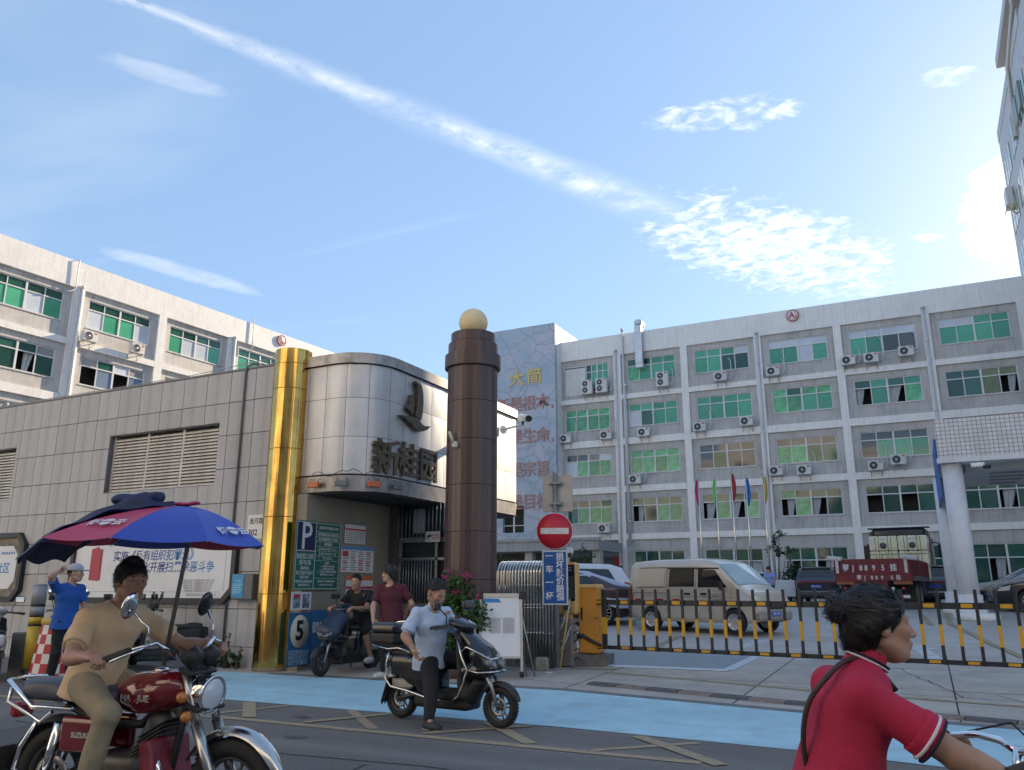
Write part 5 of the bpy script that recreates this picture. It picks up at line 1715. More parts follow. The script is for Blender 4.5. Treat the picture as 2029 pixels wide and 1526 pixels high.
def car(name, label, loc, rz, P):
    t = thing(name, label, P.get('cat', 'car'), loc, rz, P.get('group'))
    L2 = P['L'] / 2; Wh = P['W'] / 2; top = P['top']; belt = P['belt']; roof = max(z for _, z in top); tum = P.get('tum', .16)
    tx = [a for a, _ in top]; tz = [b for _, b in top]
    sill = P.get('sill', .22); wr = P['wr']; wx = P['wx']

    def zt(x): return float(np.interp(x, tx, tz))

    def plan(x):
        u = abs(x) / L2
        return 1 - P.get('taper', .13) * u ** 6 - .02 * u ** 2

    def w(x, z):
        v = 1 - .07 * max(0, (belt - z) / belt) ** 2
        if z > belt: v -= tum * ((z - belt) / (roof - belt)) ** 1.2
        return Wh * plan(x) * v

    def zb(x):
        b = sill + P.get('rise', .10) * (max(0, abs(x) / L2 - .8) / .2)
        for c in wx:
            d = abs(x - c)
            ra = wr * 1.16
            if d < ra: b = max(b, wr + math.sqrt(ra * ra - d * d))
        return min(b, zt(x) - .05)
    xs = sorted(set(list(np.linspace(-L2, L2, 46)) + tx + [c + s_ * wr * 1.16 * q for c in wx for s_ in (-1, 1) for q in (.2, .5, .75, .9, .97, 1.0, 1.01)]))
    xs = [x for x in xs if -L2 <= x <= L2]
    NSd = 9
    mb = MB(); rings = []
    for x in xs:
        b, tt = zb(x), zt(x)
        ring = [(0, b)]
        side = [(w(x, b + (tt - .035 - b) * k / NSd), b + (tt - .035 - b) * k / NSd) for k in range(NSd + 1)]
        wt = w(x, tt)
        ring += [(side[0][0] * .9, b)] + side + [(wt * q, tt + .035 * (1 - q * q) - (.012 if q > .9 else 0)) for q in (.95, .8, .45, 0)]
        rings.append(ring)
    n = len(rings[0])
    for s_ in (1, -1):
        vs = [(xs[i], s_ * y, z) for i in range(len(xs)) for (y, z) in rings[i]]
        fs = []
        for i in range(len(xs) - 1):
            for j in range(n - 1):
                f = (i * n + j, (i + 1) * n + j, (i + 1) * n + j + 1, i * n + j + 1)
                fs.append(f if s_ > 0 else f[::-1])
        mb.add(vs, fs, 0, True)
        for i, rev in ((0, s_ > 0), (len(xs) - 1, s_ < 0)):
            vs = [(xs[i], s_ * y, z) for (y, z) in rings[i]]
            mb.add(vs, [tuple(range(n)) if rev else tuple(range(n - 1, -1, -1))])
    body = mb.build('body', P['paint'], t)
    MB().bx(-L2 * .92, L2 * .92, -Wh * .72, Wh * .72, sill + .02, belt * .8).build('underbody', underb, t)

    def patch_side(nm, q, m, off=.007, s_=(1, -1), par=None):
        for sg in s_:
            mb = MB()
            (ax, az), (bx_, bz), (cx, cz), (dx, dz) = q

            def fn(u, v):
                x = (ax * (1 - u) + bx_ * u) * (1 - v) + (dx * (1 - u) + cx * u) * v
                z = (az * (1 - u) + bz * u) * (1 - v) + (dz * (1 - u) + cz * u) * v
                return (x, sg * (w(x, z) + off), z)
            mb.grid(fn, 6, 5, flip=sg > 0)
            mb.build(nm, m, par or t)

    def patch_top(nm, x0, x1, q0, q1, m, off=.012):
        mb = MB()

        def fn(u, v):
            x = x0 + (x1 - x0) * u
            wd = w(x, zt(x)) * (q0 + (q1 - q0) * u)
            y = (2 * v - 1) * wd
            q = abs(y) / max(.01, w(x, zt(x)))
            return (x, y, zt(x) + .035 * (1 - q * q) + off)
        mb.grid(fn, 6, 10, flip=True)
        return mb.build(nm, m, t)
    for nm, q in P.get('side', []): patch_side(nm, q, glass_dk if nm == 'side_window' else P['mats'].get(nm, black_m))
    for nm, q, m_, off in P.get('trim', []): patch_side(nm, q, m_, off)
    if 'screen' in P: patch_top('windscreen', *P['screen'], P.get('screen_mat', glass_lt))
    if 'rear' in P: patch_top('rear_window', *P['rear'], glass_dk)
    for c in wx:
        for s_ in (-1, 1): wheel(t, c, s_ * (Wh - .10), wr, .2, s_, P.get('rim', 1))
    for nm, c, d, m_, rot in P.get('boxes', []):
        MB().box(c, d, 0, rot, min(d) * .25).build(nm, m_, t)
    for nm, c, d, m_ in P.get('pairs', []):
        for s_ in (-1, 1): MB().box((c[0], c[1] * s_, c[2]), d, 0, None, min(d) * .3).build(nm, m_, t)
    return t, w, zt


gold_p = mat('champagne_paint', (.60, .53, .44), .28, .25, coat=.8, var=.05, scale=1.5, dirt=(.38, .32, .25), dirt_amt=.4, dscale=1.2)
gold_d = mat('champagne_dirty', (.30, .26, .22), .5, .2, var=.1)
seam_d = mat('door_gap', (.07, .06, .05), .7)
chrome = mat('chrome', (.75, .75, .75), .08, 1.0)
van_top = [(-2.05, 1.60), (-2.03, 1.76), (-1.9, 1.83), (-1.2, 1.87), (.3, 1.87), (.72, 1.83), (.92, 1.74), (1.55, 1.17), (1.63, 1.13), (1.95, .99), (2.03, .82), (2.05, .62)]
VP = dict(L=4.1, W=1.66, top=van_top, belt=1.12, tum=.13, wr=.30, wx=(-1.28, 1.37), paint=gold_p, taper=.10, sill=.26, rim=0, cat='van', rise=.06,
          side=[('side_window', [(-.62, 1.16), (.22, 1.16), (.22, 1.62), (-.60, 1.62)]), ('side_window', [(.34, 1.14), (1.22, 1.14), (.86, 1.58), (.34, 1.62)])],
          mats={},
          trim=[('rear_panel', [(-1.72, 1.17), (-.76, 1.17), (-.76, 1.64), (-1.62, 1.64)], mat('champagne_panel', (.62, .54, .44), .3, .3, coat=.6), .010),
                ('panel_groove', [(-1.76, 1.135), (-.72, 1.135), (-.72, 1.15), (-1.76, 1.15)], seam_d, .007), ('panel_groove', [(-1.68, 1.66), (-.72, 1.66), (-.72, 1.675), (-1.68, 1.675)], seam_d, .007),
                ('window_rail', [(-.66, 1.63), (1.0, 1.60), (.96, 1.64), (-.66, 1.67)], black_m, .012), ('door_seam', [(-.685, .40), (-.67, .40), (-.67, 1.68), (-.685, 1.68)], seam_d, .006), ('door_seam', [(.27, .36), (.285, .36), (.285, 1.66), (.27, 1.66)], seam_d, .006),
                ('door_seam', [(1.28, .75), (1.29, .75), (1.36, 1.10), (1.35, 1.10)], seam_d, .006), ('body_line', [(-1.95, .92), (1.6, .88), (1.6, .895), (-1.95, .935)], gold_d, .006), ('sliding_track', [(-1.9, .985), (-.70, .985), (-.70, 1.0), (-1.9, 1.0)], dark_grey, .008),
                ('reflector_strip', [(-1.85, .80), (-1.62, .80), (-1.62, .84), (-1.85, .84)], lamp_r, .009), ('reflector_strip', [(-1.05, .80), (-.82, .80), (-.82, .84), (-1.05, .84)], lamp_r, .009), ('reflector_strip', [(-.5, .80), (-.27, .80), (-.27, .84), (-.5, .84)], lamp_r, .009),
                ('door_handle', [(-.10, .95), (.10, .95), (.10, 1.0), (-.10, 1.0)], black_m, .02), ('door_handle', [(.42, .95), (.60, .95), (.60, 1.0), (.42, 1.0)], black_m, .02),
                ('tail_lamp', [(-2.04, .78), (-1.93, .78), (-1.97, 1.22), (-2.04, 1.22)], lamp_r, .012), ('headlight', [(1.60, .80), (1.93, .77), (1.82, .96), (1.50, 1.10)], lamp_c, .014)],
          screen=(.95, 1.53, .93, .95), screen_mat=mat('van_screen', (.38, .50, .56), .06, spec=1.0, coat=.6),
          boxes=[('front_bumper', (2.0, 0, .44), (.22, 1.50, .24), gold_d, None), ('grille', (2.06, 0, .66), (.05, .72, .11), black_m, None), ('number_plate', (2.115, -.05, .50), (.015, .42, .13), plate_b, None), ('rear_bumper', (-2.03, 0, .42), (.14, 1.5, .22), gold_d, None),
                 ('wiper', (1.50, -.35, 1.225), (.03, .55, .02), black_m, None), ('wiper', (1.50, .32, 1.225), (.03, .55, .02), black_m, None)],
          pairs=[('mirror', (1.12, .93, 1.17), (.10, .14, .20), black_m), ('fog_lamp', (2.08, .58, .46), (.04, .14, .07), lamp_c)])
hv = -22.0
van, vw, vz = car('delivery_van', 'champagne coloured minivan standing behind the barrier arm', (-5.03, 20.92, G(20.9) + .006), R(hv), VP)
van.scale = (.93, .93, .93)
mb = MB()
for sg, s_ in ((-1, '民治街道'),):
    Fv = frame((.95, -.846, .93), (1, 0, 0), (0, 0, 1)); add_text(mb, '深圳市', .07, Fv, 0, .001, fit=.34); add_text(mb, '运输车', .06, Fv @ Matrix.Translation((0, -.10, 0)), 0, .001, fit=.30)
mb.build('door_lettering', mat('door_ink', (.12, .16, .26), .5), van)
mb = MB(); Fv = frame((2.124, -.05, .50), (0, 1, 0), (0, 0, 1)); add_text(mb, '粤B·52KF', .10, Fv, 0, .001, fit=.36); mb.build('plate_lettering', sign_w, van)

# dark suv seen from behind, next to the shrub
dark_p = mat('dark_blue_paint', (.022, .027, .037), .22, .3, coat=1.0)
suv_top = [(-2.3, .95), (-2.28, 1.06), (-2.18, 1.12), (-1.92, 1.52), (-1.55, 1.62), (-.2, 1.66), (.45, 1.60), (1.15, 1.08), (1.3, 1.04), (2.0, .93), (2.25, .78), (2.3, .6)]
SUVP = dict(L=4.6, W=1.86, top=suv_top, belt=1.02, tum=.22, wr=.35, wx=(-1.38, 1.40), paint=dark_p, sill=.28, rim=1,
            side=[('side_window', [(-1.72, 1.12), (-.55, 1.08), (-.55, 1.50), (-1.50, 1.48)]), ('side_window', [(-.45, 1.08), (.85, 1.06), (.35, 1.48), (-.45, 1.50)])], mats={}, trim=[('tail_lamp', [(-2.26, .98), (-1.95, 1.0), (-1.98, 1.09), (-2.26, 1.06)], lamp_r, .012)],
            screen=(.48, 1.12, .88, .92), rear=(-2.15, -1.93, .86, .8),
            boxes=[('number_plate', (-2.315, 0, .80), (.015, .44, .14), plate_b, None), ('rear_bumper', (-2.28, 0, .52), (.10, 1.66, .22), dark_grey, None), ('chrome_strip', (-2.335, 0, .58), (.012, 1.45, .03), chrome, None), ('lamp_bar', (-2.305, 0, 1.0), (.03, 1.5, .05), lamp_r, None), ('roof_spoiler', (-1.86, 0, 1.575), (.22, 1.2, .03), black_m, None), ('lower_valance', (-2.28, 0, .38), (.08, 1.3, .10), black_m, None)],
            pairs=[('mirror', (.75, .99, 1.12), (.12, .18, .14), dark_p)])
suv, _, _ = car('parked_car', 'dark blue suv parked beside the round shrub, seen from behind', (-4.35, 40.4, G(40)), R(90), SUVP)
mb = MB(); Fv = frame((-2.324, 0, .80), (0, -1, 0), (0, 0, 1)); add_text(mb, '粤B 58T6L', .11, Fv, 0, .001, fit=.38); mb.build('plate_lettering', sign_w, suv)
P2 = dict(SUVP); P2['paint'] = mat('grey_car_paint', (.055, .058, .066), .25, .4, coat=1.0); P2['W'] = 1.82
car('parked_car', 'grey suv seen from behind at the right of the truck', (.25, 39.8, G(40)), R(90), P2)

black_p = mat('black_paint', (.010, .011, .014), .16, .2, coat=1.0)
sed_top = [(-2.4, .80), (-2.36, .98), (-2.2, 1.04), (-1.75, 1.10), (-1.05, 1.42), (-.4, 1.47), (.3, 1.43), (1.15, 1.02), (1.3, .98), (2.1, .86), (2.35, .72), (2.4, .5)]
SEDP = dict(L=4.8, W=1.86, top=sed_top, belt=.96, tum=.24, wr=.34, wx=(-1.42, 1.46), paint=black_p, sill=.22, rim=2,
            side=[('side_window', [(-1.30, 1.02), (-.25, 1.0), (-.25, 1.36), (-1.0, 1.34)]), ('side_window', [(-.17, 1.0), (.92, .98), (.28, 1.35), (-.17, 1.37)])], mats={},
            trim=[('chrome_line', [(-1.5, .965), (1.1, .955), (1.1, .972), (-1.5, .985)], chrome, .012), ('door_handle', [(-.05, .84), (.14, .84), (.14, .87), (-.05, .87)], chrome, .02), ('headlight', [(2.0, .66), (2.33, .64), (2.25, .76), (1.95, .82)], lamp_c, .012), ('door_seam', [(-.21, .30), (-.2, .30), (-.2, 1.0), (-.21, 1.0)], dark_grey, .005)],
            screen=(.34, 1.12, .9, .95), rear=(-1.72, -1.08, .9, .85), boxes=[('bumper', (2.36, 0, .42), (.1, 1.5, .2), black_p, None), ('grille', (2.40, 0, .58), (.03, .9, .14), chrome, None)],
            pairs=[('mirror', (.80, 1.0, 1.02), (.16, .2, .13), black_p)])
car('parked_car', 'glossy black sedan parked behind the canopy pillar', (4.05, 32.3, G(32)), R(180 + 14), SEDP)
P3 = dict(SEDP); P3['paint'] = mat('silver_paint', (.30, .31, .32), .3, .5, coat=.8)
car('parked_car', 'grey sedan mostly hidden behind the black sedan', (3.6, 35.6, G(35)), R(180 + 10), P3)

white_p = mat('white_car_paint', (.62, .64, .67), .25, .0, coat=.8)
P4 = dict(SUVP); P4['paint'] = white_p; P4['screen_mat'] = glass_dk
car('parked_car', 'white suv parked left of the minivan', (-10.6, 24.6, G(24.5)), R(203), P4)
cover = mat('car_cover', (.40, .45, .55), .45, .1, var=.08, scale=2, bump=.5, bscale=5)
P5 = dict(SEDP); P5['paint'] = mat('maroon_dark', (.05, .02, .025), .3, coat=.8)
cc_, _, _ = car('parked_car', 'low dark car under a silver cover beside the white suv', (-9.75, 22.0, G(22)), R(203), P5)
mb = MB()
def cf(u, v):
    x = -2.3 + 3.4 * u; y = (2 * v - 1) * 1.0
    z = float(np.interp(x, [-2.4, -2.1, -1.0, 0, 1.1], [.98, 1.10, 1.46, 1.52, 1.15])) * 1.0
    if abs(y) > .75: z = z - (abs(y) - .75) * 2.9
    return (x, y * .98, max(.45, z) + .02 * math.sin(x * 9 + y * 7))
mb.grid(cf, 24, 18, flip=True); mb.build('cover_sheet', cover, cc_)
P6 = dict(SEDP); P6['paint'] = white_p
wc, _, _ = car('parked_car', 'white car with an open door behind the minivan', (-7.3, 38.6, G(38)), R(60), P6)
MB().box((.75, -1.35, .72), (.95, .06, .72), 0, Matrix.Rotation(-.9, 3, 'Z'), .02).build('open_door', white_p, wc)
MB().box((-1.8, 0, 1.45), (.06, 1.4, .75), 0, Matrix.Rotation(.3, 3, 'Y'), .02).build('raised_boot_lid', white_p, wc)
mb = MB(); mb.tube([(.5, -1.3, 1.1), (.55, -1.32, 1.42), (1.0, -1.8, 1.44), (1.1, -1.85, 1.1)], .02, 5); mb.build('door_frame', black_m, wc)

# red lorry
tr_red = mat('truck_maroon', (.165, .018, .028), .5, var=.18, scale=3, dirt=(.10, .03, .03), dirt_amt=.4, dscale=2)
tr = thing('cargo_truck', 'maroon flatbed truck with high ribbed side boards and a dark cab', 'truck', (-1.70, 31.80, G(32)), R(85))
def part(nm, m_, *bx):
    mb = MB()
    for b in bx: mb.bx(*b)
    return mb.build(nm, m_, tr)
part('bed_floor', mat('truck_underframe', (.04, .03, .03), .7), (0, 8.6, -1.22, 1.22, .98, 1.06))
tg = part('tailgate', tr_red, (-.05, 0, -1.25, 1.25, 1.0, 1.74))
part('tailgate_beam', tr_red, (-.07, -.052, -1.25, 1.25, .98, 1.18))
for k in range(13):
    y = -1.18 + k * .197
    o = MB().bx(-.085, -.05, y - .045, y + .045, 1.22, 1.71).build('rib', tr_red, tg)
for s_ in (-1, 1):
    sb = part('side_board', tr_red, (.0, 8.5, s_ * 1.25 - .03, s_ * 1.25 + .03, 1.0, 1.74))
    for k in range(22): MB().bx(.2 + k * .38, .34 + k * .38, s_ * 1.285 - .02, s_ * 1.285 + .02, 1.16, 1.70).build('rib', tr_red, sb)
    MB().bx(0, 8.5, s_ * 1.30 - .02, s_ * 1.30 + .02, .98, 1.14).build('rub_rail', mat('truck_rail', (.12, .10, .11), .5, .3), sb)
part('bulkhead', tr_red, (8.5, 8.58, -1.25, 1.25, 1.0, 2.65))
part('corner_post', tr_red, (8.42, 8.5, -1.27, -1.15, 1.06, 2.66), (8.42, 8.5, 1.15, 1.27, 1.06, 2.66))
cabm = mat('cab_black', (.02, .021, .024), .35, .1, coat=.4)
mb = MB(); mb.box((9.9, 0, 2.0), (2.0, 2.42, 2.2), 0, None, .18); mb.build('cab', cabm, tr)
mb = MB(); mb.box((9.6, 0, 3.12), (1.9, 2.3, .5), 0, None, .16); mb.build('roof_fairing', cabm, tr)
mb = MB(); mb.box((8.95, 0, 3.36), (.5, 2.55, .05), 0, None, .02); mb.build('roof_visor', cabm, tr)
mb = MB(); mb.box((8.885, .12, 2.75), (.03, 1.95, .95), 0, None, .012); mb.build('cab_rear_panel', mat('cab_beige', (.42, .33, .26), .5), tr)
for s_ in (-1, 1):
    mb = MB(); mb.tube([(10.2, s_ * 1.2, 2.75), (9.9, s_ * 1.5, 2.7), (9.9, s_ * 1.52, 2.1)], .03, 6); mb.box((9.88, s_ * 1.56, 2.35), (.14, .22, .62), 0, None, .04); mb.build('mirror', black_m, tr)
    MB().bx(8.62, 8.72, s_ * 1.15 - .05, s_ * 1.15 + .05, .6, 3.2).build('exhaust_stack', dark_grey, tr)
for x in (1.6, 2.9, 6.9, 10.3):
    for s_ in (-1, 1): wheel(tr, x, s_ * 1.02, .50, .42, s_, 0, .50)
part('chassis_rail', MATS['truck_underframe'], (.1, 10, -.5, -.38, .70, .98), (.1, 10, .38, .5, .70, .98))
part('rear_panel', tr_red, (-.02, .03, -.45, .75, .45, .98))
part('rear_bumper', mat('bumper_dark', (.05, .03, .03), .6), (-.04, .03, -1.15, 1.15, .38, .52))
for k in range(10):
    y = -1.12 + k * .225
    MB().bx(-.046, -.0405, y, y + .21, .40, .50).build('warning_stripe', print_red if k % 2 else sign_w, tr)
for q_ in ((.9, .93, -1.2, -.78, .25, .95), (.9, .93, .78, 1.2, .25, .95), (3.5, 3.53, -1.2, -.78, .25, .95), (3.5, 3.53, .78, 1.2, .25, .95)): part('mudflap', black_m, q_)
for q_ in ((4.3, 5.6, -1.15, -.6, .45, .95), (4.3, 5.6, .6, 1.15, .45, .95)): part('fuel_tank', dark_grey, q_)
for y in (-.95, .95): part('lamp_guard', mat('rust_orange', (.30, .11, .05), .7, var=.2), (-.04, .0, y - .30, y + .30, .86, .97))
for y, m_ in ((-.62, sign_w), (.62, sign_w), (-.95, lamp_r), (.95, lamp_r)):
    mb = MB(); mb.lathe([(0, .02), (.055, .02), (.055, 0)], 14, frame((-.05, y, .72), (0, -1, 0), (0, 0, 1))); mb.build('tail_lamp', m_, tr)
yp = part('number_plate', mat('plate_yellow', (.55, .30, .02), .5), (-.035, -.025, -.22, .22, .53, .75))
FT = frame((-.088, 0, 0), (0, -1, 0), (0, 0, 1))
mb = MB()
for ch, y in (('鄂', .86), ('J', .62), ('8', .36), ('8', .19), ('9', -.06), ('5', -.36), ('挂', -.70)): add_text(mb, ch, .26, frame((-.088, y, 1.42), (0, -1, 0), (0, 0, 1)), 0, .002, .006, sx=.85)
for ch, y in (('鄂', .45), ('J', .26), ('8', .03), ('8', -.12), ('9', -.30), ('5', -.62), ('挂', -.82)): add_text(mb, ch, .18, frame((-.073, y, 1.085), (0, -1, 0), (0, 0, 1)), 0, .002, .004, sx=.85)
mb.build('lettering', sign_w, tr)
mb = MB(); add_text(mb, '鄂 J', .09, frame((-.037, 0, .70), (0, -1, 0), (0, 0, 1)), 0, .001, .002); add_text(mb, '8895挂', .10, frame((-.037, 0, .59), (0, -1, 0), (0, 0, 1)), 0, .001, .003); mb.build('plate_lettering', black_m, yp)
for y, lab in ((.98, 'white plastic pad over the left top corner of the tailgate'), (-1.0, 'white plastic pad over the right top corner of the tailgate')):
    pt_ = thing('corner_pad', lab, 'pad', (-1.70, 31.80, G(32)), R(85), 'pads on the truck boards')
    mb = MB(); mb.box((.05, y + (.25 if y > 0 else -.25), 1.77), (.42, .52, .16), 0, Matrix.Rotation(.1, 3, 'X'), .04); mb.build('pad', mat('plastic_sack', (.55, .53, .52), .5, var=.15, scale=6), pt_)
    mb = MB(); mb.bx(-.12, -.095, y + (.12 if y > 0 else -.15), y + (.22 if y > 0 else -.05), 1.25, 1.75); mb.build('hanging_strap', MATS['plastic_sack'], pt_)
wrap = mat('shrink_wrap', (.72, .67, .50), .22, var=.12, scale=4, bump=.3, bscale=10, coat=.3)
green_st = mat('green_strap', (.25, .36, .10), .5)
for k, (y, lab) in enumerate(((.28, 'left wrapped cream pallet load on the truck bed'), (-.82, 'right wrapped cream pallet load on the truck bed'))):
    pl = thing('pallet_load', lab, 'crate', (-1.70, 31.80, G(32)), R(85), 'wrapped pallets on the truck')
    for j in range(3):
        for i in range(3):
            mb = MB(); mb.box((6.2, y - .36 + .36 * i, 1.30 + .62 * j), (1.1, .35, .60), 0, None, .03); mb.build('carton', wrap, pl)
    mb = MB(); mb.lathe([(0, .03), (.13, .03), (.13, 0)], 14, frame((5.64, y, 2.45), (0, -1, 0), (0, 0, 1))); mb.build('round_hole', mat('core_hole', (.10, .09, .09), .8), pl)
    mb = MB()
    for a, b in (((y - .2, 1.1), (y - .08, 2.15)), ((y + .2, 1.1), (y + .08, 2.15)), ((y - .3, 1.1), (y - .3, 2.8)), ((y + .3, 1.1), (y + .3, 2.8))): mb.tube([(5.635, a[0], a[1]), (5.635, b[0], b[1])], .014, 4)
    for z in (1.6, 2.1): mb.tube([(5.635, y - .53, z), (5.635, y + .53, z)], .012, 4)
    mb.build('strap', green_st, pl)
    MB().bx(5.63, 5.642, y - .14, y + .14, 2.70, 2.77).build('label_paper', sign_w, pl)

# ================================================================ smooth bodies from distance fields
def vec(p): return np.array(p, dtype=float)


class Field:
    """a list of soft-blended shapes; mesh() polygonises their union (surface nets)"""

    def __init__(s): s.p = []

    def cone(s, a, b, ra, rb, k=.02, sx=1.0, side=None, op='+'):
        """round cone; sx widens it along the direction 'side'"""
        s.p.append(('c', vec(a), vec(b), ra, rb, k, sx, None if side is None else vec(side) / np.linalg.norm(side), op)); return s

    def ell(s, c, r, k=.02, rot=None, op='+'):
        s.p.append(('e', vec(c), vec(r), k, None if rot is None else np.array(rot.to_3x3() if hasattr(rot, 'to_3x3') else rot), op)); return s

    def rbox(s, c, h, r, k=.02, rot=None, op='+'):
        s.p.append(('b', vec(c), vec(h), r, k, None if rot is None else np.array(rot), op)); return s

    def plane(s, o, n, k=.004):
        """keep what lies behind the plane (opposite to n)"""
        s.p.append(('p', vec(o), vec(n) / np.linalg.norm(n), k)); return s

    def bounds(s):
        lo, hi = [], []
        for q in s.p:
            if q[0] == 'c' and q[-1] == '+':
                r = max(q[3], q[4]) * max(1, q[6]); lo.append(np.minimum(q[1], q[2]) - r); hi.append(np.maximum(q[1], q[2]) + r)
            elif q[0] in 'eb' and q[-1] == '+':
                r = np.linalg.norm(q[2]) if q[3 if q[0] == 'e' else 5] is not None or True else 0
                e = q[2] if (q[0] == 'e' and q[4] is None) or (q[0] == 'b' and q[5] is None) else np.full(3, np.linalg.norm(q[2]))
                lo.append(q[1] - e); hi.append(q[1] + e)
        return np.min(lo, 0), np.max(hi, 0)

    def mesh(s, h, lo=None, hi=None, wr=0.0, wf=30.0, seed=0, pad=None):
        if lo is None: lo, hi = s.bounds()
        lo = vec(lo) - 2.5 * h; hi = vec(hi) + 2.5 * h
        n = np.ceil((hi - lo) / h).astype(int) + 1
        ax = [lo[i] + h * np.arange(n[i]) for i in range(3)]
        F = np.full(tuple(n), 1.0, dtype=np.float32)
        for q in s.p:
            if q[0] == 'p':
                d = ((ax[0][:, None, None] - q[1][0]) * q[2][0] + (ax[1][None, :, None] - q[1][1]) * q[2][1] + (ax[2][None, None, :] - q[1][2]) * q[2][2]).astype(np.float32)
                F = np.maximum(F, d); continue
            if q[0] == 'c':
                r = max(q[3], q[4]) * max(1, q[6]); l_ = np.minimum(q[1], q[2]) - r; h_ = np.maximum(q[1], q[2]) + r; k = q[5]
            else:
                e = np.full(3, np.linalg.norm(q[2])) + (q[3] if q[0] == 'b' else 0); l_ = q[1] - e; h_ = q[1] + e; k = q[3] if q[0] == 'e' else q[4]
            pd = k * 1.5 + 4 * h + .03
            i0 = np.clip(np.floor((l_ - pd - lo) / h).astype(int), 0, n); i1 = np.clip(np.ceil((h_ + pd - lo) / h).astype(int) + 1, 0, n)
            if np.any(i1 <= i0): continue
            X = ax[0][i0[0]:i1[0]][:, None, None]; Y = ax[1][i0[1]:i1[1]][None, :, None]; Z = ax[2][i0[2]:i1[2]][None, None, :]
            if q[0] == 'c':
                a, b = q[1], q[2]; ab = b - a; L2 = max(1e-9, ab @ ab)
                t = np.clip(((X - a[0]) * ab[0] + (Y - a[1]) * ab[1] + (Z - a[2]) * ab[2]) / L2, 0, 1)
                dx = X - a[0] - t * ab[0]; dy = Y - a[1] - t * ab[1]; dz = Z - a[2] - t * ab[2]
                d2 = dx * dx + dy * dy + dz * dz
                if q[7] is not None:
                    u = dx * q[7][0] + dy * q[7][1] + dz * q[7][2]
                    d2 = d2 - u * u * (1 - 1 / q[6] ** 2)
                d = np.sqrt(d2) - (q[3] + (q[4] - q[3]) * t)
            elif q[0] == 'e':
                dx, dy, dz = X - q[1][0], Y - q[1][1], Z - q[1][2]
                if q[4] is not None:
                    m = q[4]
                    dx, dy, dz = (m[0, 0] * dx + m[1, 0] * dy + m[2, 0] * dz, m[0, 1] * dx + m[1, 1] * dy + m[2, 1] * dz, m[0, 2] * dx + m[1, 2] * dy + m[2, 2] * dz)
                rr = q[2]
                k0 = np.sqrt((dx / rr[0]) ** 2 + (dy / rr[1]) ** 2 + (dz / rr[2]) ** 2)
                k1 = np.sqrt((dx / rr[0] ** 2) ** 2 + (dy / rr[1] ** 2) ** 2 + (dz / rr[2] ** 2) ** 2) + 1e-6
                d = k0 * (k0 - 1) / k1
            else:
                dx, dy, dz = X - q[1][0], Y - q[1][1], Z - q[1][2]
                if q[5] is not None:
                    m = q[5]
                    dx, dy, dz = (m[0, 0] * dx + m[1, 0] * dy + m[2, 0] * dz, m[0, 1] * dx + m[1, 1] * dy + m[2, 1] * dz, m[0, 2] * dx + m[1, 2] * dy + m[2, 2] * dz)
                r = q[3]
                ex, ey, ez = np.abs(dx) - q[2][0] + r, np.abs(dy) - q[2][1] + r, np.abs(dz) - q[2][2] + r
                d = np.sqrt(np.maximum(ex, 0) ** 2 + np.maximum(ey, 0) ** 2 + np.maximum(ez, 0) ** 2) + np.minimum(np.maximum(np.maximum(ex, ey), ez), 0) - r
            sl = tuple(slice(i0[i], i1[i]) for i in range(3))
            S_ = F[sl]
            if q[-1] == '+':
                hh = np.clip(.5 + .5 * (S_ - d) / max(k, 1e-5), 0, 1)
                F[sl] = S_ * (1 - hh) + d * hh - k * hh * (1 - hh)
            else:
                hh = np.clip(.5 - .5 * (S_ + d) / max(k, 1e-5), 0, 1)
                F[sl] = S_ * (1 - hh) - d * hh + k * hh * (1 - hh)
        if wr:
            rs = np.random.RandomState(seed)
            X, Y, Z = ax[0][:, None, None], ax[1][None, :, None], ax[2][None, None, :]
            acc_ = 0
            for _ in range(5):
                v = rs.normal(size=3); v /= np.linalg.norm(v); v[2] *= .55
                v *= wf * rs.uniform(.6, 1.6)
                acc_ = acc_ + np.sin(v[0] * X + v[1] * Y + v[2] * Z + rs.uniform(0, 6) + 1.3 * np.sin(wf * .5 * Z + rs.uniform(0, 6) + wf * .2 * X))
            F = F + (wr * acc_ / 2.2).astype(np.float32)
        return surf_net(F, lo, h)


